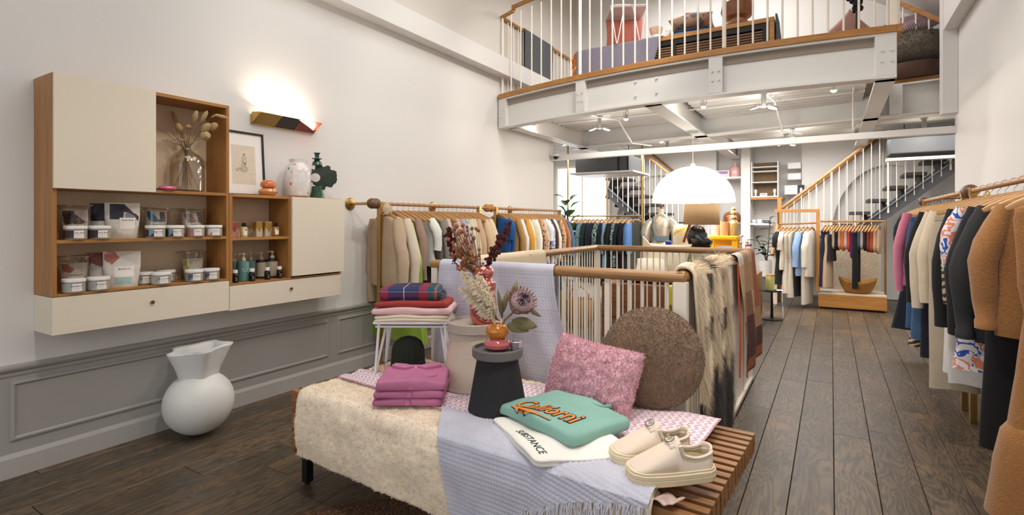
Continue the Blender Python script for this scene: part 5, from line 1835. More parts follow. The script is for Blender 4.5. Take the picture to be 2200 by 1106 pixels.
def net_mat(name, a, b):
    t_ = NT(name)
    v = t_.coord()
    sep = t_.n('ShaderNodeSeparateXYZ'); t_.l(v, sep.inputs[0])
    outs = []
    for sg in (1, -1):
        m_ = t_.n('ShaderNodeMath', operation='MULTIPLY_ADD'); m_.inputs[1].default_value = sg * .62; t_.l(sep.outputs[2], m_.inputs[0]); t_.l(sep.outputs[1], m_.inputs[2])
        k_ = t_.n('ShaderNodeMath', operation='MULTIPLY'); k_.inputs[1].default_value = 26; t_.l(m_.outputs[0], k_.inputs[0])
        f = t_.n('ShaderNodeMath', operation='FRACT'); t_.l(k_.outputs[0], f.inputs[0])
        l_ = t_.n('ShaderNodeMath', operation='LESS_THAN'); l_.inputs[1].default_value = .16; t_.l(f.outputs[0], l_.inputs[0]); outs.append(l_.outputs[0])
    mx = t_.n('ShaderNodeMath', operation='MAXIMUM'); t_.l(outs[0], mx.inputs[0]); t_.l(outs[1], mx.inputs[1])
    t_.base(t_.ramp(mx.outputs[0], [(.4, a), (.6, b)])); t_.b.inputs['Roughness'].default_value = .9
    return t_.m
LEOP = voro_mat('leopard', '#C9A27C', '#4A2E20', 30, .32, '#8A5C3A')
ZEBRA = zebra_mat('zebra_cloth', '#2A2620', '#B9A98A', 9, 3)
BLUEP = multi_mat('blue_print', ['#EDEDF2', '#2B48B8', '#EDEDF2', '#2B48B8'], 26)
POP = multi_mat('pop_print', ['#ECE6E6', '#2F57B5', '#ECE6E6', '#E58A70', '#ECE6E6'], 13)
FLOR = multi_mat('green_floral', ['#131A30', '#3E8A86', '#DCE8E4', '#131A30', '#2F6A4A'], 30)
MINTF = multi_mat('mint_floral', ['#C9CDB8', '#7FA98A', '#C9CDB8', '#B9A08E'], 12)
NETM = net_mat('navy_net', '#20284C', '#D6CCC6')
BOUCLE = mat('camel_boucle', '#9C6B3B', .95, bump=.9, bscale=180, var=.10, vscale=60, sheen=.2)
LIME = mat('lime_lame', '#9DBB4C', .32, .55, bump=.5, bscale=22)
SILV = mat('silver_brocade', '#BDB8AC', .32, .5, bump=.4, bscale=30, var=.18, vscale=14)
_cl = {}
def cloth(c_):
    if not isinstance(c_, str): return c_
    if c_ not in _cl:
        _cl[c_] = mat('cloth_' + c_, c_, .92, bump=.25, bscale=220, var=.06, vscale=10)
    return _cl[c_]

def g_body(rows, seed, fold=.012, nf=3, n=28, flat=.72):
    """rows: (z, half width, half thickness); one open-ended cloth surface"""
    mb = MB()
    R_ = random.Random(seed); ph = R_.uniform(0, 6); ph2 = R_.uniform(0, 6)
    dense = []
    for i in range(len(rows) - 1):
        a, b = rows[i], rows[i + 1]
        m = max(1, int(abs(b[0] - a[0]) / .055))
        for k in range(m):
            dense.append(tuple(a[q] + (b[q] - a[q]) * k / m for q in range(3)))
    dense.append(rows[-1])
    ztop = rows[0][0]; zl = rows[-1][0]
    m = len(dense)
    vs = []
    for (z, a, b) in dense:
        f = min(1, max(0, (ztop - z - .05) / .4))
        for k in range(n):
            t_ = 2 * pi * k / n
            c_, s_ = cos(t_), sin(t_)
            x = math.copysign(abs(c_) ** .75, c_) * a
            y = math.copysign(abs(s_) ** flat, s_) * b
            y += fold * f * sin(nf * pi * x / max(.05, a) + ph + 1.5 * z) * (.6 + .4 * s_)
            x += fold * .5 * f * sin(5 * z + ph2)
            vs.append((x, y, z + .006 * f * sin(3 * x / max(.05, a) + ph2)))
    fs = [(i * n + k, i * n + (k + 1) % n, (i + 1) * n + (k + 1) % n, (i + 1) * n + k) for i in range(m - 1) for k in range(n)]
    return mb.add(vs, fs)
def sleeve_mb(s_, w, L, r, puff=0, seed=0, cuff=.75, zs=-.166):
    R_ = random.Random(seed + s_)
    out = .035 + R_.uniform(-.01, .02)
    pts, rr = [], []
    N = max(5, int(L / .07))
    for k in range(N + 1):
        f = k / N
        z = zs + .03 - (L + .03) * f
        x = s_ * (w - .045 + (out + .045) * min(1, f * 2.2) - .02 * f)
        pts.append((x, R_.uniform(-.006, .006) + .012 * f, z))
        base = r * (.78 + .3 * min(1, f * 5)) * (1 - (1 - cuff) * f)
        if puff: base = r * (.8 + puff * sin(min(1, f * 1.04) * pi) ** .7)
        rr.append(base * (1 + .05 * sin(k * 1.7 + seed)))
    if puff:
        pts.append((pts[-1][0], pts[-1][1], pts[-1][2] - .01)); rr.append(r * .95)
        pts.append((pts[-1][0], pts[-1][1], pts[-1][2] - .035)); rr.append(r * .93)
    return MB().tube(pts, rr, 12, cap=False, sq=(.8, 1.0) if True else None)
def garment(kind, col, L, loc, rz, label, grp, w=.215, sl=.5, seed=0, name=None, th=.038, flare=1.0, trim=None, mat2=None, puff=0):
    NM = {'sweater': ('sweater', 'sweater'), 'jacket': ('jacket', 'jacket'), 'shirt': ('shirt', 'shirt'), 'tee': ('t_shirt', 't-shirt'), 'dress': ('dress', 'dress'),
          'trousers': ('trousers', 'trousers'), 'jeans': ('jeans', 'jeans'), 'skirt': ('skirt', 'skirt'), 'top': ('camisole', 'top'), 'small': ('bodysuit', 'bodysuit'), 'blouse': ('blouse', 'blouse')}
    nm, cat = NM[kind]
    t_ = thing(nm, label, cat, loc, rz, grp)
    m = cloth(col)
    if kind in ('trousers', 'jeans'):
        q_ = w / .215
        MB().box(-.15 * q_, .15 * q_, -.012, .012, -.20, -.165).build('waistband', m, t_, bevel=.004)
        MB().add(*[(q.v, q.f) for q in [g_body([(-.20, .152 * q_, .018), (-.32, .168 * q_, .03), (-.42, .172 * q_, .034)], seed, .006)]][0]).build('hip', m, t_, True, ang=0)
        for s_ in (-1, 1):
            mb = g_body([(-.40, .088 * q_, .032), (-.6, .082 * q_, .034), (-L, .088 * q_ * flare, .036)], seed + s_, .010, 1)
            mb.v = [(x + s_ * .086 * q_, y + .004 * s_, z) for x, y, z in mb.v]
            mb.build('trouser_leg', m, t_, True, ang=0)
        for s_ in (-1, 1):
            MB().box(s_ * .12 - .008, s_ * .12 + .008, -.016, .016, -.178, -.135).build('clip', CHROME, t_)
        return t_
    if kind == 'skirt':
        MB().add(*[(q.v, q.f) for q in [g_body([(-.165, .65 * w, .014), (-.19, .68 * w, .018), (-.5, .85 * w * flare, .05), (-L, 1.02 * w * flare, .07)], seed, .02, 4)]][0]).build('skirt_body', m, t_, True, ang=0)
        return t_
    if kind == 'small':
        rows = [(-.125, .10, .012), (-.16, .11, .02), (-.24, .10, .026), (-L + .05, .115, .026), (-L, .06, .016)]
        g_body(rows, seed, .008, 2, 16).build('garment_body', m, t_, True, ang=0)
        for s_ in (-1, 1):
            MB().tube([(s_ * .085, 0, -.09), (s_ * .085, 0, -.135)], .004, 4).build('strap', m, t_)
        return t_
    if kind == 'top':
        rows = [(-.20, .13, .02), (-.26, .155, .03), (-.4, .15, .034), (-L, .18 * flare, .045)]
        g_body(rows, seed, .014, 3).build('garment_body', m, t_, True, ang=0)
        for s_ in (-1, 1):
            MB().tube([(s_ * .09, .012, -.205), (s_ * .10, .0, -.094), (s_ * .09, -.012, -.205)], .003, 5).build('strap', m, t_)
        return t_
    hem = w * flare
    rows = [(-.112, .088, .032), (-.122, .115, .032), (-.136, .15, .032), (-.153, .185, .033), (-.172, w - .005, .034), (-.20, w, .036), (-.30, w * .97, th), (-.45, w * .93, th * 1.05)]
    if kind == 'dress':
        rows += [(-.56, w * .80, th), (-.8, w * (.8 + .25 * (flare - .6)), th * 1.4), (-L, hem, th * 1.8)]
    else:
        rows += [(-L + .05, hem, th * 1.1), (-L, hem * .97, th)]
    g_body(rows, seed, .012 if kind != 'dress' else .018, 3 if kind != 'dress' else 4).build('garment_body', m, t_, True, ang=0)
    if sl > 0:
        for s_ in (-1, 1):
            sleeve_mb(s_, w, sl, .050 if kind != 'sweater' else .056, puff, seed).build('sleeve', cloth(mat2) if mat2 else m, t_, True, ang=0)
    if trim == 'turtle':
        MB().tube([(0, 0, -.092), (0, -.002, -.06), (.004, -.004, -.035), (.012, -.01, -.022), (.014, -.012, -.034), (.006, -.008, -.062)], [.068, .060, .056, .058, .064, .070], 20, cap=False, sq=(1, .62)).build('turtle_neck', m, t_, True, ang=0)
    elif trim == 'collar':
        for s_ in (-1, 1):
            MB().add([(0, -.034, -.125), (s_ * .075, -.006, -.075), (s_ * .098, -.034, -.105), (s_ * .05, -.046, -.15)], [(0, 1, 2, 3)]).build('collar', m, t_, solid=.005)
    elif trim == 'hood':
        MB().tube([(0, .02, -.088), (0, .04, -.12), (0, .05, -.20)], [.08, .10, .05], 14, sq=(.5, 1)).build('hood', m, t_, True)
    return t_
ORD = 'first second third fourth fifth sixth seventh eighth ninth tenth eleventh twelfth thirteenth fourteenth fifteenth sixteenth seventeenth eighteenth nineteenth twentieth twenty-first twenty-second twenty-third twenty-fourth twenty-fifth twenty-sixth twenty-seventh twenty-eighth twenty-ninth thirtieth'.split()

def fill(items, p0, p1, rz, where, seed, end='near end'):
    """hang the listed garments evenly between p0 and p1"""
    p0 = Vector(p0); p1 = Vector(p1)
    R_ = random.Random(seed)
    n = len(items)
    for i, it in enumerate(items):
        kind, col, L, desc = it[:4]
        kw = it[4] if len(it) > 4 else {}
        f = i / max(1, n - 1)
        p = p0.lerp(p1, f)
        a = rz + R(kw.pop('turn', R_.uniform(-6, 6)))
        hang_at(p, a, f'wooden hanger, {ORD[i]} from the {end} of the {where}')
        garment(kind, col, L, p, a, f'{desc}, {ORD[i]} from {end} of {where}', 'clothes on the ' + where, seed=seed * 50 + i, **kw)

# ---- left wall rails
RAILW = wood('rail_pole', '#A06A38', '#C08C54', .4, 'y')
BALLW = mat('walnut_ball', '#6B4A33', .4, bump=.1, bscale=30)
BALLO = mat('oak_ball', '#B9803F', .4)
def side_rail(label, x, y0, y1, z, wallx, flange_y, balls, posts, r=.0145):
    t_ = thing('clothes_rail', label, 'clothes rail', (x, y0, 0))
    def L(px, py, pz): return (px - x, py - y0, pz)
    MB().tube([L(x, y0, z), L(x, y1, z)], r, 12).build('pole', RAILW, t_, True)
    s_ = 1 if wallx > x else -1
    for fy in flange_y:
        MB().tube([L(x, fy, z), L(wallx - s_ * .02, fy, z)], .013, 10).build('bracket_arm', BRASS, t_, True)
        fl = MB().lathe([(0, .032), (.018, .030), (.024, .02), (.048, .016), (.055, .008), (.055, 0)], 24)
        fl.xf(Matrix.Rotation(R(90) * -s_, 4, 'Y'))
        fl.build('wall_flange', BRASS, t_, True, loc=L(wallx, fy, z))
    for by, m_ in balls:
        MB().ell(L(x, by, z), .046, .046, .046, 20, 14).build('ball_finial', m_, t_, True)
    for py in posts:
        MB().box(-.018, .018, py - y0 - .018, py - y0 + .018, 0, z - r).build('post', BRASS, t_, bevel=.003)
        MB().box(-.022, .022, py - y0 - .022, py - y0 + .022, z - .035, z + .018).build('post_clamp', BRASS, t_, bevel=.002)
    return t_
LX = -3.375
side_rail('near clothes rail with brass post along the left wall', LX, 3.20, 4.93, 1.487, XL, (3.20, 4.32), ((3.20, BALLW), (3.245, BALLW), (4.955, BALLO)), (3.29, 4.80))
side_rail('far clothes rail with brass post along the left wall', LX, 5.09, 6.86, 1.487, XL, (5.9,), ((5.045, BALLO),), (5.14, 6.83))
items = [
    ('sweater', '#BBA48A', .72, 'beige turtleneck sweater', dict(trim='turtle', w=.235, sl=.72, th=.05, turn=-14)),
    ('sweater', '#D2C4B2', .74, 'pale oatmeal sweater', dict(sl=.68, w=.225)),
    ('skirt', LIME, 1.22, 'shiny lime green tiered skirt', dict(flare=1.2, w=.30)),
    ('tee', '#9C7F72', .66, 'mauve brown knit top', dict(sl=.42)),
    ('trousers', '#6E5A40', 1.15, 'brown wide leg trousers'),
    ('top', '#8D8676', .7, 'olive grey camisole'),
    ('tee', '#DDE0D8', .58, 'pale mint white t-shirt', dict(sl=.26, w=.22)),
    ('trousers', '#4A4743', 1.1, 'charcoal trousers'),
    ('jacket', '#8C857A', .86, 'grey taupe jacket', dict(trim='collar', sl=.6, w=.23)),
    ('shirt', '#D9BEB2', .8, 'pale pink shirt', dict(sl=.55)),
    ('jeans', '#A3A09A', 1.18, 'light grey jeans'),
    ('jacket', '#C9B6A2', .85, 'beige cardigan', dict(sl=.58)),
    ('blouse', '#B3A6BC', .66, 'lilac blouse', dict(sl=.5, puff=.35)),
    ('shirt', MINTF, .72, 'mint floral shirt', dict(trim='collar', sl=.5)),
    ('blouse', '#DCD3BE', .72, 'ivory blouse', dict(sl=.5)),
    ('jacket', '#E2D0B4', .78, 'cream jacket', dict(sl=.56)),
    ('shirt', '#D3B494', .74, 'tan shirt', dict(sl=.56)),
    ('trousers', '#2C2F48', 1.1, 'navy trousers'),
    ('jacket', '#E2C7A0', .76, 'sand coloured jacket', dict(sl=.56)),
    ('blouse', '#EAD6B4', .70, 'buttery cream blouse', dict(sl=.5, puff=.3)),
]
fill(items, (LX, 3.36, 1.487), (LX, 4.75, 1.487), 0, 'near left rail', 3)
items = [
    ('dress', '#1E5596', .96, 'cobalt blue dress', dict(sl=.2, flare=1.3, turn=-16)),
    ('dress', '#2560A6', .98, 'bright blue flared dress', dict(sl=0, flare=1.4, turn=-12)),
    ('shirt', '#B58A50', .72, 'ochre shirt', dict(sl=.5)),
    ('shirt', '#E2E4EA', .76, 'white checked shirt', dict(sl=.5)),
    ('jeans', '#6E87AE', 1.1, 'pale blue jeans'),
    ('sweater', '#DDA447', .74, 'mustard yellow sweater', dict(sl=.52)),
    ('shirt', '#EDE6DC', .74, 'white linen shirt', dict(sl=.5, trim='collar')),
    ('dress', '#D9CFB4', .95, 'pale khaki dress', dict(sl=.4)),
    ('shirt', '#F0EDEA', .72, 'crisp white shirt', dict(sl=.5)),
    ('jeans', '#5573A2', 1.1, 'mid blue jeans'),
    ('blouse', LEOP, .72, 'leopard print blouse', dict(sl=.48)),
    ('shirt', '#C9C5BF', .7, 'light grey shirt', dict(sl=.48)),
    ('tee', '#EFEDEC', .62, 'white boxy t-shirt', dict(sl=.24)),
    ('dress', BLUEP, 1.0, 'blue and white print dress', dict(sl=.34)),
    ('dress', '#46302A', .98, 'dark brown dress', dict(sl=.4)),
    ('shirt', '#E0DACE', .7, 'ecru shirt', dict(sl=.48)),
    ('jacket', '#7E8D94', .66, 'faded grey denim jacket', dict(sl=.46, trim='collar')),
    ('jeans', '#56708C', 1.12, 'washed denim jeans'),
    ('shirt', LEOP, .7, 'animal print shirt', dict(sl=.46)),
    ('shirt', '#A9704C', .72, 'rust shirt', dict(sl=.46)),
    ('jeans', '#3E5A7A', 1.12, 'dark blue jeans'),
    ('jacket', '#4A6A86', .7, 'blue denim jacket', dict(sl=.48)),
]
fill(items, (LX, 5.20, 1.487), (LX, 6.72, 1.487), 0, 'far left rail', 5)
# net bag on the end
t = thing('net_bag', 'navy and white netted bag hanging from the far end of left rail', 'bag', (LX + .06, 6.88, 1.487))
MB().tube([(0, 0, .018), (.02, -.02, -.06), (.04, -.10, -.26)], .012, 6, sq=(1, .4)).tube([(0, 0, .018), (.02, .03, -.06), (.05, .12, -.26)], .012, 6, sq=(1, .4)).build('strap', mat('navy_strap', '#3C4A74', .9), t, True)
g = g_body([(-.24, .02, .12), (-.32, .05, .17), (-.46, .07, .21), (-.60, .05, .20), (-.64, .01, .17)], 4, .01, 2)
g.build('bag_body', NETM, t, True, ang=0)

# ---- right wall rails
RXR = .80
side_rail('near clothes rail with brass post along the right wall', RXR, 2.55, 4.58, 1.535, XR, (3.4,), ((4.61, BALLW), (4.66, BALLW)), (4.53,), .0165)
side_rail('far clothes rail with brass post along the right wall', RXR, 4.74, 6.66, 1.535, XR, (5.8,), ((6.69, BALLW),), (4.80, 6.6), .0165)
items = [
    ('blouse', BOUCLE, .70, 'camel boucle blouse with puffed sleeves', dict(sl=.46, puff=.5, w=.21)),
    ('trousers', '#1A1A1D', 1.24, 'black wide leg trousers', dict(flare=1.1, w=.255)),
    ('jacket', '#2A2B2D', .78, 'black puffed jacket', dict(sl=.56, puff=.5)),
    ('sweater', '#1B1B1F', .74, 'black ribbed sweater', dict(sl=.62)),
    ('dress', POP, .98, 'white dress with blue and coral shapes', dict(sl=.3, flare=1.05, w=.245)),
    ('shirt', '#26262B', .76, 'black and white patterned shirt', dict(sl=.5, mat2=ZEBRA)),
    ('sweater', '#201F22', .80, 'long sleeved black sweater', dict(sl=.66, w=.23)),
    ('jeans', '#E0DDDA', 1.18, 'white jeans', dict(w=.24)),
    ('jeans', '#E9E6E3', 1.16, 'bright white jeans', dict(w=.24)),
    ('trousers', '#C6B7A2', 1.30, 'sand corduroy trousers', dict(w=.31)),
    ('sweater', '#E6D6BC', .74, 'butter cream sweater', dict(sl=.60, w=.23)),
    ('sweater', '#DCCDB8', .76, 'oat coloured sweater', dict(sl=.66, w=.235)),
    ('trousers', '#1E2230', 1.2, 'dark navy trousers', dict(w=.30)),
    ('sweater', '#18191C', .84, 'black chunky cardigan', dict(sl=.66, w=.24)),
    ('jeans', '#4C6A93', 1.14, 'blue wide jeans', dict(w=.32)),
    ('dress', ZEBRA, 1.22, 'zebra print dress', dict(sl=.0, flare=1.3, w=.2)),
    ('jeans', '#3F5F8C', 1.10, 'indigo wide jeans', dict(w=.33)),
    ('jacket', '#CE7892', .76, 'rose pink jacket', dict(sl=.64, w=.285, flare=1.1)),
    ('shirt', '#B05468', .74, 'raspberry tie dye shirt', dict(sl=.5)),
    ('blouse', LEOP, .78, 'brown leopard blouse', dict(sl=.54)),
    ('shirt', stripe_mat('check_shirt', '#E4D3C6', '#A8604C', 30, 2), .74, 'checked beige and red shirt', dict(sl=.5)),
    ('blouse', '#CFA680', .72, 'camel blouse', dict(sl=.48)),
    ('dress', '#1B2130', 1.26, 'long navy dress', dict(sl=.3, flare=1.35)),
]
hang_at((RXR, 2.80, 1.535), R(4), 'wooden hanger at the very near end of the right wall rail')
t = garment('dress', BOUCLE, 1.02, (RXR, 2.80, 1.535), R(4), 'long camel boucle tiered dress with gathered hem nearest the camera on the right', 'clothes on the right wall rail', w=.19, sl=0, seed=77, flare=1.1)
g_body([(-1.0, .205, .07), (-1.03, .225, .085), (-1.15, .25, .10), (-1.36, .275, .11)], 78, .022, 6).build('gathered_tier', BOUCLE, t, True, ang=0)
fill(items, (RXR, 3.00, 1.535), (RXR, 6.45, 1.535), 0, 'right wall rail', 7)

# ---- back left rack (brass frame on the ceiling)
BY = 8.9
t = thing('hanging_rack', 'brass hanging rack of dark clothes below the left staircase', 'clothes rail', (-4.22, BY, 0))
MB().tube([(0, 0, 1.43), (1.42, 0, 1.43)], .013, 10).build('pole', BRASS, t, True)
for xx in (0, .60, 1.42):
    MB().tube([(xx, 0 if xx != .6 else .45, .0), (xx, 0 if xx != .6 else .45, 2.80)], .016 if xx < 1 else .02, 10).build('post', BRASS, t, True)
items = [
    ('shirt', '#4A4860', .9, 'slate violet shirt', dict(sl=.5)), ('jacket', '#262838', .8, 'dark navy jacket', dict(sl=.5)), ('jeans', '#2F4258', 1.18, 'dark denim jeans'),
    ('jacket', '#7F9CB0', .72, 'light denim jacket', dict(sl=.5)), ('dress', '#1E3A30', 1.2, 'bottle green dress', dict(sl=.4)), ('shirt', '#2A3044', .9, 'navy shirt', dict(sl=.5)),
    ('dress', '#22242E', 1.2, 'charcoal dress', dict(sl=.4)), ('dress', FLOR, 1.24, 'navy and teal floral dress', dict(sl=.45, flare=1.2)), ('dress', '#1B1E33', 1.2, 'ink blue dress', dict(sl=.5)),
    ('shirt', '#8FB2CB', .95, 'sky blue shirt', dict(sl=.5)), ('dress', '#15161E', 1.2, 'black dress', dict(sl=.5)), ('shirt', FLOR, .9, 'teal floral shirt', dict(sl=.5)),
    ('dress', '#161A28', 1.22, 'midnight dress', dict(sl=.5)), ('dress', '#14161F', 1.22, 'soft black dress', dict(sl=.5)), ('shirt', '#5F87C0', .66, 'cornflower blue shirt', dict(sl=.4)),
    ('dress', '#55584E', 1.02, 'pleated grey green dress', dict(sl=.36, turn=-70, flare=1.1)),
]
for it in items:
    if len(it) < 5: pass
fill([(a, b, c_, d, dict({'turn': -14 + (i % 3) * 5}, **(e[0] if e else {}))) for i, (a, b, c_, d, *e) in enumerate(items)], (-4.10, BY, 1.43), (-2.92, BY, 1.43), pi / 2, 'back left rack', 9, 'left end')

# ---- back right racks: oak frame, copper pole, display platform
COPP = mat('copper_pole', '#A9763F', .35, .9)
OAKB = wood('oak_frame', '#A86F2E', '#CE9650', .45, 'x')
t = thing('oak_frame_rack', 'oak framed rack with copper pole beside the right staircase', 'clothes rail', (-.75, 9.28, 0))
MB().box(-.02, .60, -.025, .025, 1.475, 1.525).build('top_bar', OAKB, t, bevel=.003)
MB().box(.55, .60, -.025, .025, .26, 1.475).build('upright', wood('oak_upright', '#A86F2E', '#CE9650', .45, 'z'), t, bevel=.003)
MB().tube([(.03, 0, 1.29), (.55, 0, 1.31)], .013, 8).build('pole', COPP, t, True)
MB().tube([(.03, 0, 1.29), (.03, 0, 1.475)], .013, 8).build('drop_rod', COPP, t, True)
t = thing('copper_rack', 'copper pole rack of small garments standing over the display platform', 'clothes rail', (-.14, 9.42, 0))
MB().tube([(0, -.14, 1.335), (.82, .0, 1.335)], .014, 8).build('pole', COPP, t, True)
MB().tube([(.82, 0, 1.345), (.82, 0, .255)], .014, 8).build('post', COPP, t, True)
t = thing('display_platform', 'low oak platform with cream top holding the woven basket', 'platform', (-.17, 9.28, 0))
MB().box(0, .86, 0, .55, .03, .225).build('oak_base', OAKB, t, bevel=.003)
MB().box(.003, .857, .003, .547, .226, .25).build('cream_top', mat('cream_top', '#E2D6C2', .5), t, bevel=.002)
MB().box(.03, .83, .04, .5, .001, .029).build('plinth', BLACKM, t)
items = [
    ('dress', '#1C1C20', .95, 'short black dress', dict(sl=.2)), ('tee', '#DCD2C2', .72, 'ecru t-shirt', dict(sl=.24)), ('dress', '#D3C9BA', 1.08, 'long ecru dress', dict(sl=0)),
    ('dress', '#CBC3B4', 1.14, 'stone coloured slip dress', dict(sl=0)), ('top', '#1B1B1E', 1.12, 'black strappy dress'), ('shirt', '#8FAFDC', .8, 'light blue shirt', dict(sl=.5, trim='collar')),
    ('trousers', '#D6CFC2', 1.24, 'off white trousers'), ('jacket', '#E4DCCD', .82, 'white buttoned jacket', dict(sl=.5)),
]
fill([(a, b, c_, d, dict({'turn': -20}, **(e[0] if e else {}))) for a, b, c_, d, *e in items], (-.66, 9.28, 1.296), (-.26, 9.28, 1.306), pi / 2, 'oak framed rack', 13, 'left end')
items = [('dress', '#23253E', .98, 'narrow navy dress', dict(sl=0, w=.16)), ('top', '#C2A78C', 1.0, 'beige slip'), ('top', '#241F1F', .6, 'black lace top'),
         ('small', '#C9B9A0', .42, 'beige camisole'), ('small', '#211D22', .44, 'small black bodysuit'), ('small', '#D2A688', .42, 'peach bodysuit'), ('small', '#D9772E', .44, 'orange bodysuit'),
         ('small', '#D8B8BE', .42, 'blush bodysuit'), ('small', '#C9502E', .46, 'red orange bodysuit'), ('small', '#6E2486', .56, 'purple bodysuit'),
         ('trousers', '#18161A', 1.0, 'black leggings', dict(flare=.7)), ('small', '#48616E', .42, 'slate blue bodysuit'), ('small', '#BFB9B8', .42, 'grey bodysuit'),
         ('small', '#2A2326', .44, 'dark bodysuit'), ('small', '#8E3A26', .46, 'brick bodysuit'), ('small', '#A6502F', .46, 'rust bodysuit'), ('small', '#D3AE8A', .46, 'nude bodysuit'), ('small', '#CDA98C', .48, 'tan bodysuit')]
fill([(a, b, c_, d, dict({'turn': -14}, **(e[0] if e else {}))) for a, b, c_, d, *e in items], (-.08, 9.29, 1.335), (.60, 9.405, 1.335), pi / 2, 'copper rack', 15, 'left end')
# ------------------------------------------------------------------ back room: stairs, shelves, display table
TREAD = wood('dark_tread', '#2E241E', '#4E4036', .5, 'x')
STRG = mat('stringer_steel', '#5B5D60', .45, .3)
def staircase(name, label, x0, z0, dx, dz, n, y0, y1, low, tw):
    """x0,z0 = lowest tread; dx per tread (signed)"""
    t_ = thing(name, label, 'staircase', (x0, y0, 0))
    s_ = 1 if dx > 0 else -1
    for k in range(n):
        x = dx * k; z = z0 + dz * k
        MB().box(min(x, x + s_ * tw), max(x, x + s_ * tw), .05, y1 - y0 - .05, z - .05, z).build('tread', TREAD, t_, bevel=.003)
    a = (-dx * (.6 - low * 1.2), z0 - dz * .6 - .04 - low + low * 1.2 * dz); b = (dx * (n + .6), z0 + dz * (n + .6) - .04 - low)
    for k in range(n):
        MB().obox((dx * k + s_ * tw * .75, .4, z0 + dz * k - .05), (dx * k + s_ * tw * 1.05, .4, z0 + dz * k - .05 - low * .8), .5, .05).build('tread_bracket', BLACKM, t_)
    for yy in (0.0, y1 - y0):
        MB().obox((a[0], yy, a[1] - .08), (b[0], yy, b[1] - .08), .012, .16).build('stringer', STRG, t_)
        MB().obox((a[0], yy - .02, a[1]), (b[0], yy - .02, b[1]), .07, .012).build('stringer_flange', mat('stringer_light', '#8A8C8E', .4, .3), t_)
    H_ = 1.02 + low * .6
    for yy, st in ((-.035, 0), (y1 - y0 + .03, 1)):
        k = 0.0
        L = abs(b[0] - a[0]); m = int(L / .105)
        for i in range(m + 1):
            f = i / m
            x = a[0] + (b[0] - a[0]) * f; z = a[1] + (b[1] - a[1]) * f
            zt = min(z + H_, 2.78)
            if zt - z < .1: continue
            r = .0065 if i % 7 else .014
            MB().tube([(x, yy, z - .10), (x, yy, zt)], r, 6, cap=False).build('baluster', RODW, t_, True)
        fe = min(1, (2.78 - H_ - a[1]) / (b[1] - a[1]))
        MB().tube([(a[0], yy, a[1] + H_ + .02), (a[0] + (b[0] - a[0]) * fe, yy, a[1] + (b[1] - a[1]) * fe + H_ + .02)], .026, 8).build('handrail', HOIST, t_, True)
    return t_
staircase('staircase', 'dark treaded staircase climbing to the right behind the right rack', -.688, .70, .2365, .198, 10, 9.95, 10.75, .30, .27)
staircase('staircase', 'dark treaded staircase climbing to the left behind the hanging rack', -1.91, .79, -.2, .178, 9, 9.95, 10.75, .45, .40)
t = thing('wooden_newel', 'oak newel post with short angled handrail at foot of right stairs', 'post', (-.74, 9.78, 0))
MB().box(-.03, .03, -.03, .03, .0, 1.72).build('post', wood('newel', '#9A6836', '#BF8D54', .45, 'z'), t, bevel=.004)
MB().tube([(-.03, -.06, 1.30), (-.06, -.55, .80)], .028, 8).build('angled_rail', HOISTY, t, True)
MB().box(-.075, .0, -.42, -.36, 0, 1.02).build('ivory_post', RODW, t, bevel=.004)
# shelving recess in the back wall
t = thing('wall_shelving', 'white column shelving recess with oak and white shelves at the back', 'shelving', (-1.95, 10.62, 0))
MB().box(.50, .66, -.02, .55, 0, 2.78).build('column', WHITE, t, bevel=.003)
MB().box(.02, .50, .06, .5, 2.15, 2.19).build('shelf', WHITE, t)
MB().box(.30, .50, .0, .5, 1.285, 1.32).build('shelf', OAK, t)
MB().box(.66, 1.20, .0, .5, 1.74, 1.78).build('shelf', OAK, t)
MB().box(.66, 1.02, .0, .5, 1.27, 1.30).build('shelf', WHITE, t)
t = thing('jewellery_cabinet', 'white open cabinet with necklaces above the oak shelf at the back', 'cabinet', (-1.28, 10.62, 1.781))
for b in ((0, .02, 0, .3, 0, .66), (.44, .46, 0, .3, 0, .66), (.02, .44, .28, .3, 0, .66), (.02, .44, 0, .28, 0, .02), (.02, .44, 0, .28, .27, .285), (.02, .44, 0, .28, .47, .485), (.02, .44, 0, .28, .55, .565)):
    MB().box(*b).build('panel' if b[1] - b[0] < .03 else 'shelf', WHITE if b[2] == 0 or b[3] > .29 else WHITE, t)
MB().box(.021, .439, .27, .279, .021, .66).build('back_panel', mat('display_brown', '#77614A', .8, var=.2, vscale=30), t)
rn = random.Random(4)
for k in range(11):
    x = .05 + .036 * k
    MB().tube([(x, .2, .44), (x + .01, .19, .33 + rn.uniform(0, .03)), (x + .022, .2, .44)], .0025, 4).build('necklace', mat('gold_chain', '#B99A5E', .4, .6), t, True)
for x in (.07, .39):
    MB().lathe([(0, 0), (.03, 0), (.012, .03), (.022, .07), (.03, .11), (.014, .13), (0, .135)], 10, (x, .1, .021)).build('bust', mat('bust_white', '#E6E2DE', .6), t, True)
for x in (.1, .22, .35):
    MB().tube([(x - .03, .2, .26), (x, .19, .18), (x + .03, .2, .26)], .005, 5).build('necklace', mat('dark_bead', '#40352E', .5), t, True)
c = MB().box(.15, .27, .04, .06, .021, .075).build('card', mat('white_card', '#F2F0F0', .6), t)
MB().box(.165, .255, .0385, .0395, .045, .062).build('print', mat('card_ink', '#9A6FA0', .7), c)
t = thing('pink_bottle', 'pale pink bottle vase on the high white shelf at back', 'vase', (-1.575, 10.82, 2.191))
MB().lathe([(0, 0), (.09, 0), (.1, .02), (.1, .15), (.07, .2), (.03, .22), (.03, .26), (.045, .28)], 20).build('glass_body', mat('pink_glass', '#E6B3B2', .15, coat=.5), t, True)
t = thing('gift_box', 'pale pink and blue box lying on the high white shelf', 'box', (-1.80, 10.72, 2.191))
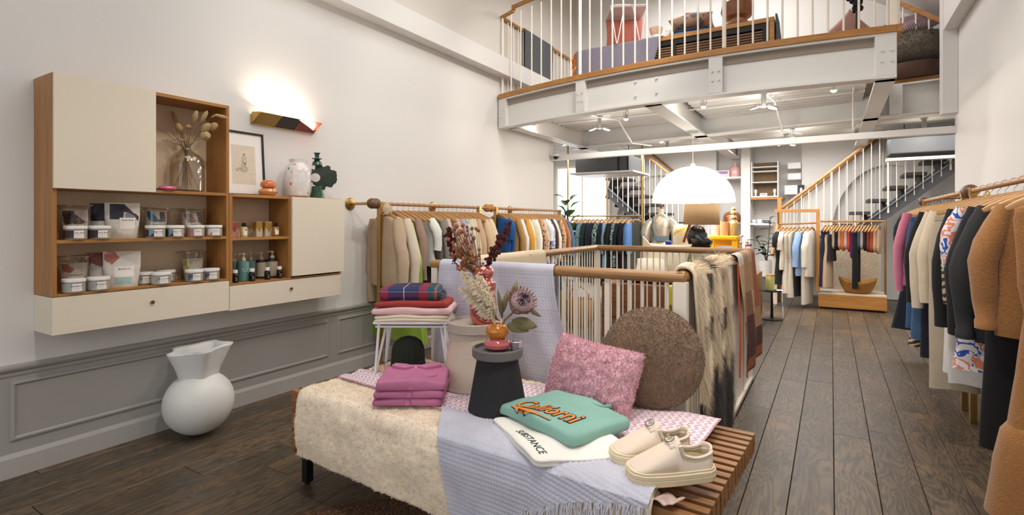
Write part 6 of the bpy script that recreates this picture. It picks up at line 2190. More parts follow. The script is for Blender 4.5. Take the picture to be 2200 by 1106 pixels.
MB().box(-.13, .13, 0, .1, 0, .13).build('box_body', mat('pale_pink_box', '#EBD3D3', .6), t, bevel=.003)
MB().box(-.1, .1, -.002, 0, .06, .11).build('print', mat('box_print', '#9A7FB0', .6), t)
t = thing('amber_dome', 'brown glass dome on the oak shelf beside white column', 'vase', (-1.635, 10.80, 1.321))
MB().lathe([(0, 0), (.15, 0), (.165, .05), (.16, .12), (.12, .18), (.06, .205), (0, .21)], 24).build('outer_glass', mat('amber_dome', '#9A5A34', .12, coat=.6), t, True)
MB().lathe([(.0, 0), (.07, .0), (.07, .08), (.05, .11), (0, .115)], 16, (0, -.11, 0)).build('inner_glass', mat('amber_inner', '#B9774E', .1, coat=.6), t, True)
for i, (x, r, h, c_) in enumerate(((-1.24, .045, .07, '#C9CCD0'), (-1.14, .045, .075, '#D4D8DA'), (-1.02, .07, .055, '#4A5660'))):
    o = MB().lathe([(0, .002), (r * .7, 0), (r, h * .4), (r * .95, h)], 18).build('glass_bowl', mat('bowl_' + c_, c_, .1, coat=.5), None, True, loc=(x, 10.72, 1.301), solid=.003)
    tag(o, ['small clear glass bowl at the left of white shelf', 'small clear glass bowl in the middle of white shelf', 'dark grey glass bowl at the right of white shelf'][i], 'bowl', 'glass bowls on the white shelf')
for i, (x0, x1, z0, z1) in enumerate(((-.69, -.47, 2.30, 2.42), (-.69, -.47, 2.10, 2.22), (-.74, -.53, 1.83, 2.0))):
    t = thing('wall_panel', ['small white framed panel, highest of three on the back wall', 'small white framed panel, middle of three on the back wall', 'small white framed panel, lowest of three on the back wall'][i], 'panel', (x0, 10.86, z0), 0, 'white panels on the back wall')
    w, h = x1 - x0, z1 - z0
    MB().box(0, w, 0, .02, 0, h).build('frame', mat('panel_frame', '#D9DDE0', .5), t, bevel=.003)
    MB().box(.015, w - .015, -.004, 0, .015, h - .015).build('plate', mat('panel_plate', '#EDEFF0', .4), t)
    for k in range(2):
        MB().box(w * (.33 + .3 * k), w * (.36 + .3 * k), -.007, -.004, h * .25, h * .75).build('slot', mat('panel_frame', '#D9DDE0', .5), t)
t = thing('dark_poster', 'small dark poster with white arch beside the lowest wall panel', 'poster', (-.52, 10.86, 1.83))
MB().box(0, .10, 0, .012, 0, .17).build('sheet', mat('poster_dark', '#33383E', .7), t)
MB().prism([(.03, .02), (.07, .02), (.07, .10)] + [(.05 + .02 * cos(R(a)), .10 + .02 * sin(R(a))) for a in range(0, 181, 30)], -.001, 0, 'xz').build('print', mat('poster_white', '#E8E8E8', .7), t)

# display table
t = thing('display_table', 'long walnut display table on castors behind the stairwell', 'table', (-2.16, 5.42, 0))
MB().box(0, 1.36, 0, 2.4, .07, .66).build('carcass', WALNUT, t, bevel=.006)
for (x, y) in ((.08, .08), (1.28, .08), (.08, 2.3), (1.28, 2.3)):
    MB().tube([(x, y, .0), (x, y, .069)], .03, 10).build('castor', BLACKM, t)
MB().box(-.0, 1.36, -.012, -.001, .30, .306).build('joint_line', mat('shadow_gap', '#4A2E1C', .7), t)
TZ = .661
def soft(name, label, cat, loc, w, d, h, m, rot=(0, 0, 0), grp=None, pin=.0):
    mb = cush(w, d, h, 20)
    mb.v = [(x, z, -y + .008 * nz(x * 9, z * 9, loc[0])) for x, y, z in mb.v]
    o = mb.build(name, m, None, True, ang=0, loc=loc, rot=rot, merge=True)
    return tag(o, label, cat, grp)
soft('cushion', 'sage green flat cushion at the front of the display table', 'cushion', (-1.80, 5.72, TZ + .045), .56, .36, .08, mat('sage_linen', '#C6C9AE', .9, bump=.3, bscale=200))
soft('cushion', 'cream cushion leaning at the back of display table', 'cushion', (-1.60, 5.98, TZ + .24), .52, .40, .16, mat('cream_linen', '#E4D9BE', .9, bump=.3, bscale=200), (R(62), 0, R(-8)))
soft('cushion', 'round pale cream cushion in front of the leaning cushion', 'cushion', (-1.72, 5.80, TZ + .155), .36, .34, .14, mat('pale_cream_linen', '#EADFC8', .9, bump=.3, bscale=200), (R(30), 0, R(10)))
soft('cushion', 'olive green cushion at the right of the display table', 'cushion', (-1.20, 6.05, TZ + .20), .40, .34, .14, mat('olive_linen', '#8E9070', .9, bump=.3, bscale=200), (R(60), 0, R(5)))
soft('cushion', 'flat yellow folded cushion lying under the cream one', 'cushion', (-1.40, 5.72, TZ + .04), .34, .30, .07, mat('straw_linen', '#D6C486', .9, bump=.3, bscale=200))
soft('cushion', 'striped cream cushion with fringe on table edge by the aisle', 'cushion', (-.98, 6.55, TZ + .20), .40, .34, .17, stripe_mat('stripe_cushion', '#E4D2B4', '#B99A78', 16, 0), (R(40), 0, R(-60)))
o = MB().grid(lambda u, v: (-1.42 + .20 * u + .01 * sin(v * 9), 5.62 - .24 * min(1, v * 1.6) + (0 if v < .62 else 0.0), TZ + .012 - (.20 * max(0, v - .62) / .38) + .006 * sin(u * 18) * v), 20, 20)
o = o.build('yellow_throw', mat('neon_yellow', '#D9D82E', .85, bump=.5, bscale=60), None, True, solid=.006, ang=0)
o.location.y = -.03
tag(o, 'small bright yellow fringed throw over the display table front edge', 'throw')
fz = MB()
rn = random.Random(3)
for k in range(50):
    x = -1.42 + .2 * rn.random()
    fz.tube([(x, 5.38, TZ - .19), (x + rn.uniform(-.01, .01), 5.375, TZ - .25 - rn.uniform(0, .03))], .002, 3, cap=False)
stuff(fz.build('fringe', mat('neon_yellow', '#D9D82E', .85), o))
o = MB().grid(lambda u, v: (-1.10 + .30 * min(1, v * 1.7) + (.012 + .02 * sin(u * 11)) * max(0, v - .58), 6.2 + .75 * u, TZ + .012 - .36 * max(0, v - .585) / .415 + .004 * sin(u * 14)), 30, 30)
o = o.build('linen_blanket', mat('white_linen', '#EDE6DA', .9, bump=.3, bscale=120), None, True, solid=.008, ang=0)
o.location.x = .012
tag(o, 'off white linen blanket hanging over the aisle side of display table', 'blanket')
# lamp, vases, stool on the table
LAMPZ = TZ
t = thing('table_lamp', 'table lamp with beige drum shade and glossy black heart shaped base', 'lamp', (-1.315, 6.45, LAMPZ))
MB().box(-.16, .16, -.1, .1, 0, .34).build('block', mat('lamp_block', '#8A5A34', .6), t, bevel=.005)
hb = MB().ell((0, 0, .48), .12, .08, .15, 24, 14)
hb.v = [(x - .05 + .16 * max(0, (.52 - z)) * (1 if x > 0 else .2) + (.05 if x > .04 and z < .48 else 0), y, z) for x, y, z in hb.v]
hb.build('base', mat('black_gloss', '#120F16', .12, coat=.8, bump=.3, bscale=25), t, True, ang=0)
MB().tube([(-.05, 0, .60), (-.05, 0, .88)], .010, 8).build('stem', BRASS, t, True)
MB().obox((-.22, .06, .42), (-.08, .02, .80), .03, .02).build('strut', WALNUT, t)
sh = MB().lathe([(.205, .632), (.192, .872)], 40)
sh.build('lamp_shade', mat('beige_shade', '#CDA97C', .85, bump=.3, bscale=200), t, True, solid=.004)
t = thing('swirl_vase', 'tall cream vase with yellow swirls left of the table lamp', 'vase', (-1.62, 6.75, TZ))
def swirl():
    t_ = NT('yellow_swirl')
    v = t_.coord((1, 1, 1), (0, .5, 0))
    w = t_.n('ShaderNodeTexWave'); w.inputs['Scale'].default_value = 1.6; w.inputs['Distortion'].default_value = 3.0; w.bands_direction = 'Z'
    t_.l(v, w.inputs['Vector'])
    t_.base(t_.ramp(w.outputs['Fac'], [(.91, '#EFE4C8'), (.97, '#E4C53A')])); t_.b.inputs['Roughness'].default_value = .4
    return t_.m
MB().lathe([(0, 0), (.09, 0), (.10, .05), (.098, .3), (.104, .55), (.085, .62), (.06, .64), (.05, .63)], 28).build('vase_body', swirl(), t, True)
t = thing('cobalt_vase', 'small cobalt blue square vase beside the swirl vase', 'vase', (-1.78, 6.75, TZ))
MB().box(-.06, .06, -.05, .05, 0, .36).box(-.035, .035, -.035, .035, .36, .42).build('vase_body', mat('cobalt', '#2A3CB0', .3), t, bevel=.006)
t = thing('folded_card', 'upright cream card leaning behind the cushions', 'card', (-2.02, 6.7, TZ))
MB().prism([(-.08, 0), (.08, 0), (.08, .30), (-.08, .48)], 0, .02, 'xz').build('card_body', mat('cream_card', '#EDE2C8', .8), t)
t = thing('yellow_stool', 'bright yellow stool standing on the display table', 'stool', (-1.165, 7.10, TZ))
YEL = mat('yellow_paint', '#EAB713', .4)
MB().box(-.17, .17, -.13, .13, .44, .49).build('seat', YEL, t, bevel=.012)
for sx in (-1, 1):
    for sy in (-1, 1):
        MB().prism([(sx * .168, 0), (sx * .128, 0), (sx * .10, .44), (sx * .168, .44)], sy * .09 - .022, sy * .09 + .022, 'xz').build('leg', YEL, t, bevel=.004)
MB().box(-.11, .11, .07, .11, .36, .44).build('apron', YEL, t)
for nm, lb, x, y, prof, c_, tr in (('pink_tumbler', 'pale pink ribbed glass tumbler on the yellow stool', -1.27, 7.1, [(0, 0), (.05, 0), (.065, .20)], '#E3BFC0', 0),
                                   ('amber_tumbler', 'peach ribbed glass tumbler on the yellow stool', -1.165, 7.08, [(0, 0), (.052, 0), (.058, .18)], '#C99A74', 0),
                                   ('bubble_vase', 'gold glass bubble vase on the right of yellow stool', -1.06, 7.12, [(0, 0), (.06, .0), (.065, .14), (.05, .18), (.025, .20), (.04, .23), (.024, .26), (.038, .29), (.022, .32), (.03, .34), (.01, .365)], '#B59B62', .3)):
    o = MB().lathe(prof, 20).build(nm, mat('glass_' + c_, c_, .12, tr, coat=.5), None, True, loc=(x, y, TZ + .491))
    tag(o, lb, 'vase' if 'vase' in nm else 'tumbler')
t = thing('flower_vase', 'small vase of pink flowers behind the yellow stool', 'flowers', (-1.0, 7.4, TZ))
MB().lathe([(0, 0), (.05, 0), (.06, .1), (.03, .22), (.035, .24)], 16).build('vase_body', mat('green_vase', '#50694E', .3), t, True)
for k in range(12):
    p = (rn.uniform(-.1, .14), rn.uniform(-.08, .08), rn.uniform(.30, .50))
    MB().tube([(0, 0, .2), p], .003, 4).build('stem', mat('green_stem', '#4E6A3C', .8), t)
    MB().ell(p, .022, .022, .018, 8, 6).build('flower', mat(['rose', 'pinkf', 'leafy'][k % 3], ['#B0566A', '#D9A0B0', '#4C6B45'][k % 3], .8), t, True)

# mannequin
t = thing('mannequin', 'dress form in a silver brocade dress behind the display table', 'mannequin', (-2.32, 8.35, 0))
t.scale = (.76, .76, 1)
MB().tube([(0, 0, .02), (0, 0, .85)], .018, 8).build('stand_pole', CHROME, t, True)
MB().lathe([(0, 0), (.17, 0), (.17, .015), (.02, .03)], 24).build('stand_base', CHROME, t, True)
MB().lathe([(.10, .85), (.15, .95), (.13, 1.1), (.16, 1.25), (.17, 1.35), (.12, 1.42), (.06, 1.46), (.055, 1.53), (0, 1.535)], 20, fn=lambda a, r, z: (r * (1 - .25 * abs(sin(a))), z)).build('torso', mat('linen_form', '#E2D2B8', .9), t, True)
MB().lathe([(0, 1.536), (.03, 1.536), (.022, 1.555), (.034, 1.575), (.03, 1.60), (.012, 1.615), (.018, 1.63), (0, 1.64)], 14).build('neck_cap', mat('cap_wood', '#7A4A22', .5), t, True)
t = thing('silver_dress', 'silver grey brocade dress with full sleeves on the dress form', 'dress', (-2.32, 8.35, 0))
t.scale = (.76, .76, 1)
g_body([(1.45, .09, .07), (1.42, .13, .09), (1.37, .19, .11), (1.25, .19, .125), (1.10, .155, .115), (1.05, .15, .11), (.95, .22, .17), (.75, .29, .22), (.45, .34, .26)], 3, .018, 5).build('garment_body', SILV, t, True, ang=0)
for s_ in (-1, 1):
    MB().tube([(s_ * .17, 0, 1.36), (s_ * .26, -.02, 1.28), (s_ * .32, -.04, 1.14), (s_ * .30, -.06, 1.00), (s_ * .28, -.07, .97)], [.05, .085, .10, .07, .04], 12, cap=False).build('sleeve', SILV, t, True)
MB().tube([(.155 * cos(a), .117 * sin(a), 1.065 + .01 * sin(a)) for a in [2 * pi * k / 24 for k in range(24)]], .012, 6, closed=True).build('belt', SILV, t, True)
t = thing('crossbody_bag', 'teal crossbody bag worn over the silver dress', 'bag', (-2.27, 8.24, 1.06), R(20))
MB().box(-.10, .10, -.02, .02, -.045, .045).build('bag_body', mat('teal_leather', '#4C6470', .5), t, bevel=.008)
MB().tube([(-.10, 0, .04), (-.15, .05, .2), (-.13, .12, .36)], .006, 5).build('strap', mat('teal_leather', '#4C6470', .5), t, True)

# plants
LEAF = mat('fig_leaf', '#4C7A32', .45, var=.2, vscale=12)
LEAFD = mat('rubber_leaf', '#38564A', .35, var=.15, vscale=12)
BARK = mat('bark', '#6A5440', .9)
t = thing('fiddle_leaf_fig', 'fiddle leaf fig plant standing at the end of the left rail', 'plant', (-3.62, 7.62, 0))
MB().lathe([(0, 0), (.14, 0), (.17, .3), (.16, .3), (.15, .26)], 20).build('pot', mat('grey_pot', '#9A9690', .7), t, True)
MB().tube([(0, 0, .2), (.02, 0, .8), (-.02, 0, 1.2), (.01, 0, 1.55)], [.02, .017, .013, .008], 6).build('trunk', BARK, t, True)
rn = random.Random(17)
for k in range(26):
    z = .62 + k * .043; a = k * 2.4
    L = rn.uniform(.18, .27)
    b0 = Vector((.01 * cos(a), .01 * sin(a), z)); b1 = b0 + Vector((cos(a) * L, sin(a) * L, rn.uniform(.02, .13)))
    m_ = b0.lerp(b1, .22)
    leaf(t, m_, b1, L * .30, LEAF, .02, up=(0, 0, 1))
t = thing('rubber_plant', 'dark leaved rubber plant in white pot under the back shelves', 'plant', (-.93, 9.75, .42))
MB().lathe([(0, 0), (.10, 0), (.13, .26), (.12, .26), (.11, .22)], 20).build('pot', mat('white_pot', '#E2E2E2', .5), t, True)
for (ax, ay, az) in ((-.16, 0, .62), (.05, .02, .95), (-.05, -.06, .5)):
    MB().tube([(0, 0, .2), (ax * .4, ay * .4, .45), (ax, ay, az)], .008, 5).build('stem', BARK, t, True)
    for k in range(7):
        f = .35 + .65 * k / 6
        p = Vector((ax * f, ay * f, .2 + (az - .2) * f)); a = k * 2.2 + ax * 9
        leaf(t, p, p + Vector((cos(a) * .18, sin(a) * .12 - .03, .05 * cos(k))), .045, LEAFD, .015, up=(0, 0, 1))
t = thing('plant_stand', 'dark grey block stand carrying the white plant pot', 'stand', (-.93, 9.75, 0))
MB().box(-.16, .16, -.14, .14, 0, .40).build('block', mat('stand_grey', '#6E6A66', .7), t, bevel=.004)
MB().box(-.17, .17, -.15, .15, .401, .419).build('top', mat('stand_top', '#8A8580', .6), t, bevel=.003)
# small black stand with candle and towel by the aisle
t = thing('side_stand', 'small black side stand by the aisle holding a yellow candle', 'side table', (-.69, 7.9, 0))
MB().lathe([(0, .0), (.13, 0), (.13, .012), (.02, .02), (.012, .38), (0, .38)], 20).build('pedestal', BLACKM, t, True)
MB().lathe([(0, .381), (.12, .381), (.125, .39), (.12, .40), (0, .40)], 24).build('top', BLACKM, t, True)
t = thing('pillar_candle', 'pale yellow glass candle with wooden lid on black stand', 'candle', (-.71, 7.9, .401))
MB().lathe([(0, 0), (.052, 0), (.055, .01), (.055, .19), (0, .19)], 20).build('glass_body', mat('lemon_wax', '#D8D98C', .35), t, True)
MB().lathe([(0, .191), (.057, .191), (.057, .21), (0, .21)], 20).build('lid', OAKB, t, True)
o = MB().grid(lambda u, v: (-.63 + .07 * min(1, v * 3) + .005 * sin(v * 9), 7.82 + .12 * u, .405 if v < .33 else .405 - .38 * (v - .33) / .67), 6, 20).build('blue_towel', stripe_mat('towel', '#E4EAF0', '#7FA6D2', 4, 2), None, True, solid=.006, ang=0)
tag(o, 'pale blue and white towel hanging off the black side stand', 'towel')
# basket + perforated screen on the platform
t = thing('woven_basket', 'wide woven straw basket on the low oak platform', 'basket', (.34, 9.50, .251))
BASK = mat('straw_weave', '#A9773C', .9, bump=.9, bscale=90, var=.15, vscale=40)
MB().lathe([(0, .003), (.15, 0), (.18, .03), (.215, .09), (.24, .17), (.25, .20), (.243, .205), (.22, .15), (.16, .02)], 40, fn=lambda a, r, z: (r * (1 + .0 * cos(a)), z + (.03 * cos(2 * a) * (z / .2)))).build('basket_body', BASK, t, True, ang=0)
MB().tube([(.12 * cos(a) - .0, -.24 + .05 * sin(a), .17) for a in [pi * k / 8 for k in range(9)]], .01, 6).build('handle', BASK, t, True)
t = thing('perforated_screen', 'pale perforated metal screen standing behind the straw basket', 'screen', (.03, 9.79, .251))
MB().box(0, .62, 0, .012, 0, .80).build('panel', mat('screen_metal', '#CFC2AE', .5), t)
dots = MB()
for i in range(22):
    for j in range(28):
        if (i * 7 + j * 3) % 11 < 3 or (i < 6 and j < 12): continue
        x = .03 + i * .026; z = .04 + j * .027
        dots.box(x, x + .012, -.003, 0, z, z + .012)
stuff(dots.build('brass_dots', mat('dot_glow', '#E8C98E', .4, .6), t))

t = thing('woven_bag', 'brown woven straw bag on the floor below the far left clothes', 'bag', (-2.75, 6.15, 0))
MB().lathe([(0, .002), (.14, 0), (.19, .10), (.20, .24), (.18, .34), (.175, .34), (.19, .23), (.13, .02)], 28).build('bag_body', BASK, t, True)
MB().tube([(.14 * cos(a), -.02, .34 + .16 * sin(a)) for a in [pi * k / 10 for k in range(11)]], .012, 6).build('handle', BASK, t, True)
# ------------------------------------------------------------------ things on the gallery
GZ = 2.951
t = thing('slatted_cabinet', 'low oak cabinet with dark slatted front on the gallery', 'cabinet', (-2.62, 5.86, GZ))
W_, D_, H_ = 2.13, .40, .45
MB().box(0, W_, 0, D_, H_ - .045, H_).build('top_board', OAKB, t, bevel=.003)
MB().box(W_ - .045, W_, 0, D_, 0, H_ - .046).build('end_panel', OAKB, t, bevel=.003)
MB().box(0, .045, 0, D_, 0, H_ - .046).build('end_panel', OAKB, t, bevel=.003)
MB().box(.046, W_ - .046, .02, .05, H_ - .10, H_ - .046).box(W_ - .11, W_ - .046, .02, .05, .01, H_ - .10).box(.046, .11, .02, .05, .01, H_ - .1).build('black_frame', BLACKM, t)
MB().box(W_ / 2 + .05, W_ / 2 + .085, .015, .05, .01, H_ - .1).build('centre_stile', BLACKM, t)
for k in range(12):
    z = .015 + k * .0275
    MB().box(.11, W_ - .11, .03, .05, z, z + .017).build('slat', mat('slat_brown', '#7A5738', .5), t)
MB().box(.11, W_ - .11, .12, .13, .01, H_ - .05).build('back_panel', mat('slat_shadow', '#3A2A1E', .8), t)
WOOLL = mat('lilac_wool', '#8A8697', .95, bump=.6, bscale=160, var=.10, vscale=40, sheen=.3)
def gt(u, v):
    x = -2.66 + (.90 + .25 * (1 - v)) * u
    s_ = v * .92
    if s_ < .38: return (x, 6.24 - s_, GZ + H_ + .012 + .004 * nz(x * 8, s_ * 8))
    k = s_ - .38
    return (x + .0 * k, 5.855 - .006 - .012 * sin(u * 9), GZ + H_ + .012 - k * .82)
o = MB().grid(gt, 40, 40).build('wool_throw', WOOLL, None, True, solid=.01, ang=0)
tag(o, 'grey lilac wool throw with orange fringe over the gallery cabinet', 'throw')
fz = MB(); rn = random.Random(8)
for k in range(160):
    p = Vector(gt(0, rn.random())) if k < 120 else Vector(gt(rn.random() * .1, 1))
    q = p + Vector((-rn.uniform(.02, .05), -rn.uniform(.0, .02), -rn.uniform(.04, .09)))
    fz.tube([p, p.lerp(q, .5) + Vector((-.008, 0, .004)), q], .004, 4, cap=False)
stuff(fz.build('fringe', mat('orange_yarn', '#C86E20', .9), o))
def upright_cushion(label, loc, w, h, th, m, rot, grp=None, name='cushion'):
    t_ = thing(name, label, 'cushion', loc, 0, grp, rot=rot)
    c_ = cush(w, h, th); c_.v = [(x, y, z + h / 2) for x, y, z in c_.v]
    c_.build('cushion_body', m, t_, True, ang=0, merge=True)
    return t_
GT = GZ + H_ + .001
upright_cushion('coral red cushion under the white wire table on the gallery', (-2.13, 6.10, GT), .46, .42, .15, mat('coral_velvet', '#B0604E', .85, var=.1, vscale=8, sheen=.3), (R(-10), 0, R(25)))
t = thing('wire_table', 'small white wire legged tray table on the gallery cabinet', 'table', (-2.10, 6.05, GT), R(28))
MB().box(-.21, .21, -.19, .19, .425, .44).build('tray', mat('tray_pink', '#DCC6BC', .6), t, bevel=.003)
for a, b in (((-.21, -.19), (.21, -.19)), ((.21, -.19), (.21, .19)), ((.21, .19), (-.21, .19)), ((-.21, .19), (-.21, -.19))):
    MB().tube([(a[0], a[1], .446), (b[0], b[1], .446)], .006, 6).build('rim', WM, t, True)
for sx in (-1, 1):
    for sy in (-1, 1):
        MB().tube([(sx * .205, sy * .185, .43), (sx * .14, sy * .19, .006)], .0055, 6).tube([(sx * .05, sy * .185, .43), (sx * .13, sy * .19, .006)], .0055, 6).build('leg', WM, t, True)
o = slab(.22, .2, .05, 2, .02, 2.2).build('folded_cloth', multi_mat('blue_white_cloth', ['#D8E0E4', '#7F9AA8', '#D8E0E4', '#A8B8C0'], 40), None, True, ang=0, loc=(-2.16, 6.03, GT + .455), rot=(0, 0, .5))
tag(o, 'folded blue and white printed cloth on the white wire table', 'cloth')
t = thing('footed_bowl', 'peach patterned bowl on a white foot behind the gallery cabinet edge', 'bowl', (-1.73, 6.02, GT))
MB().lathe([(0, 0), (.06, 0), (.062, .05), (.05, .085)], 24).build('foot', WLID, t, True)
MB().lathe([(.045, .085), (.062, .10), (.078, .165), (.074, .165), (.055, .11), (0, .10)], 24).build('bowl', mat('peach_ceramic', '#E2BFA6', .5, var=.12, vscale=80), t, True)
t = thing('white_jug', 'small white jug beside the peach bowl on gallery cabinet', 'jug', (-1.60, 6.05, GT))
MB().lathe([(0, 0), (.035, 0), (.045, .03), (.03, .09), (.028, .11), (.033, .12), (.03, .12), (.024, .10)], 20).tube([(.028, 0, .105), (.06, 0, .1), (.062, 0, .06), (.042, 0, .04)], .006, 6).build('jug_body', WLID, t, True)
for i, (c_, z, h) in enumerate((('#5A7FA6', 0, .028), ('#2E3D58', .029, .028))):
    o = slab(.36, .26, h, 1, .03, i).build('folded_textile', cloth(c_), None, True, ang=0, loc=(-1.33, 6.03, GT + z), rot=(0, 0, .12))
    tag(o, ['folded blue textile lying lowest under the patterned cushion', 'folded navy textile lying directly under the patterned cushion'][i], 'textile', 'folded textiles under the patterned cushion')
def ikat():
    t_ = NT('ikat')
    v = t_.coord()
    n = t_.noise(v, 14, 2, .5)
    w = t_.n('ShaderNodeTexVoronoi'); w.distance = 'MANHATTAN'; w.inputs['Scale'].default_value = 9; t_.l(v, w.inputs['Vector'])
    ad = t_.n('ShaderNodeMath', operation='MULTIPLY_ADD'); ad.inputs[1].default_value = .35; t_.l(n, ad.inputs[0]); t_.l(w.outputs['Distance'], ad.inputs[2])
    t_.base(t_.ramp(ad.outputs[0], [(.3, '#B98E74'), (.42, '#2F3E50'), (.58, '#6E8490'), (.72, '#45586A'), (.86, '#A98A76')])); t_.b.inputs['Roughness'].default_value = .9
    return t_.m
soft('cushion', 'blue and terracotta ikat patterned cushion on folded textiles', 'cushion', (-1.33, 6.03, GT + .135), .46, .38, .16, ikat(), (R(-8), R(-4), .12))
o = slab(.16, .14, .035, 1, .02, 3).build('folded_scarf', cloth('#B9703C'), None, True, ang=0, loc=(-1.34, 6.05, GT + .222), rot=(0, 0, .4))
tag(o, 'small folded orange brown scarf on top of the ikat cushion', 'scarf')
t = thing('wooden_vase', 'round brown turned wood vase on the right of gallery cabinet', 'vase', (-.86, 6.02, GT))
MB().lathe([(0, 0), (.10, 0), (.13, .03), (.10, .07), (.09, .085)], 28).build('foot', mat('rose_clay', '#A8785E', .6), t, True)
MB().lathe([(.08, .084), (.14, .11), (.165, .18), (.15, .26), (.08, .31), (.05, .33)], 28).build('bulb', wood('turned_wood', '#6E4028', '#93603C', .45, 'z'), t, True)
o = MB().grid(lambda u, v: (-.475 + .03 * v + .012 * sin(u * 9) * v, 5.88 + .30 * u, GT + .03 - .42 * v), 14, 14).build('denim_cloth', cloth('#5F6E80'), None, True, solid=.02, ang=0)
tag(o, 'grey blue cloth hanging down the right end of gallery cabinet', 'cloth')
upright_cushion('pointed dusty pink cushion balanced on corner at the gallery right', (.03, 5.86, GZ + .02), .36, .36, .12, mat('dusty_pink', '#B58A80', .9, var=.08), (0, R(45), R(20)))
t = thing('shaggy_sculpture', 'black shaggy yarn sculpture standing near the gallery corner post', 'sculpture', (.20, 5.62, GZ))
MB().tube([(0, 0, 0), (0, 0, .42)], .016, 8).build('stem', mat('dark_stem', '#3B302B', .8), t, True)
sb = MB()
rn = random.Random(19)
for k in range(130):
    z = .28 + .8 * rn.random(); r = .075 * (1 if z > .36 else .5)
    a = rn.uniform(0, 6.28)
    sb.ell((r * cos(a) * rn.random(), r * sin(a) * rn.random(), z), .022, .022, .028, 6, 4)
stuff(sb.build('yarn_tufts', mat('black_yarn', '#1F2026', .95), t, True))
t = thing('fuzzy_pouf', 'big grey brown fuzzy pouf on leather base at the gallery right bay', 'pouf', (.80, 7.575, GZ))
MB().lathe([(0, 0), (.30, 0), (.33, .05), (.33, .16), (.31, .17)], 32).build('leather_base', mat('brown_leather', '#4E3221', .6), t, True)
fb_ = MB().ell((0, 0, .36), .36, .33, .22, 32, 16)
o = fb_.build('fuzzy_top', mat('grey_boucle', '#6E655A', .95, bump=1., bscale=90, var=.2, vscale=60), t, True)
fuzzy(o, 5000, .03, .008, mat('grey_boucle', '#6E655A'), 4)
soft('cushion', 'mauve pinstriped cushion lying on the fuzzy pouf', 'cushion', (.78, 7.56, GZ + .66), .46, .40, .17, stripe_mat('mauve_stripe', '#8A737A', '#C3B0B2', 40, 0), (R(30), R(-14), R(20)))
WOOLG = mat('grey_wool', '#5C5F63', .95, bump=.7, bscale=140, var=.3, vscale=70)
o = drape((-3.60, 6.16, 3.945), (-3.60, 7.0, 3.945), .026, .70, .5, (1, 0, 0), lambda u, s_, p: Vector((.012 * sin(u * 12) * min(1, abs(s_) * 3) + .01, .03 * s_ * (u - .5) + .05 * max(0, s_) * sin(u * 5), (.35 * u - .05 * sin(u * 14)) * max(0, s_ - .2))), 30, 50).build('grey_blanket', WOOLG, None, True, ang=0, solid=.01)
tag(o, 'mottled dark grey wool blanket over the gallery side handrail', 'blanket')

# ------------------------------------------------------------------ lamps and services
t = thing('dome_pendant', 'very large glowing white dome pendant lamp over the stairwell end', 'lamp', (-1.555, 7.1, 1.585))
N = 20
prof = [(.515 * cos(pi / 2 * k / N), .47 * sin(pi / 2 * k / N)) for k in range(N + 1)]
MB().lathe(prof, 56).build('shade', mat('opal_dome', '#FFF8EE', .4, emit=3), t, True, solid=.004, ang=0)
MB().lathe([(0, .468), (.03, .468), (.03, .50), (.012, .515), (0, .515)], 16).build('cap', STEELW, t, True)
MB().tube([(0, 0, .51), (0, 0, .93)], .003, 6).build('cord', mat('white_cord', '#E6E2DC', .6), t, True)
MB().tube([(0, 0, .915), (0, 0, .935)], .07, 20).build('ceiling_plate', mat('plate_grey', '#A9A7A3', .5), t, True)
MB().ell((0, 0, .16), .06, .06, .08, 14, 10).build('bulb', mat('bulb_glow', '#FFE9C8', .5, emit=14), t, True)
lamp('dome_pendant_glow', 'POINT', (-1.555, 7.1, 1.72), 40, (1, .93, .84), .25)
GLOW = mat('spot_glow', '#FFF4E4', .4, emit=28)
def single(label, x, y, zb, tgt, power=5, first=[None]):
    if first[0] is None:
        t_ = thing('spotlight', label, 'spotlight', (x, y, 2.745), 0, 'single spotlights under the gallery')
        MB().tube([(0, 0, 0), (0, 0, -.028)], .034, 16).build('mount', mat('spot_grey', '#8E8C88', .5), t_, True)
        MB().tube([(-.024, 0, -.028), (-.03, 0, -.09), (-.03, 0, -.125)], .003, 5).tube([(.024, 0, -.028), (.03, 0, -.09), (.03, 0, -.125)], .003, 5).build('bracket', CHROME, t_, True)
        MB().tube([(0, 0, -.03), (.012, .004, -.05), (-.008, -.004, -.07), (0, 0, -.095)], .004, 5).build('cable', BLACKM, t_, True)
        MB().lathe([(.010, -.09), (.016, -.10), (.028, -.135), (.030, -.15), (.026, -.15)], 16).build('lamp_head', mat('frosted_head', '#C8C6C2', .4), t_, True)
        MB().ell((0, 0, -.150), .026, .026, .016, 14, 8).build('bulb', GLOW, t_, True)
        first[0] = t_
    else:
        t_ = dup(first[0], (x, y, 2.745), None, label)
    if power:
        lamp('spotlight_bulb', 'POINT', (x, y, 2.555), power, (1, .94, .86), .04)
    return t_
single('single spotlight nearest the left wall under the gallery', -3.36, 6.59 - .55, 2.6, (-3.4, 6.2, 0))
single('single spotlight second from the left under the gallery front', -2.16, 6.22, 2.6, (-2.4, 6.0, 0))
single('brightest single spotlight, third from left under the gallery front', -1.20, 6.0, 2.6, (-1.5, 5.4, .6), 8)
single('single spotlight at the right under the gallery front', .02, 5.92, 2.6, (.1, 5.0, 0))
single('single spotlight behind the dome pendant near the back wall', -1.62, 9.6, 2.6, (-1.6, 10.4, .8), 14)
single('single spotlight between the girders above the dome lamp', -2.30, 8.3, 2.6, (-2.4, 8.3, 0), 0)
single('single spotlight over the right racks at the back', -.50, 8.9, 2.6, (-.4, 9.4, 0), 12)
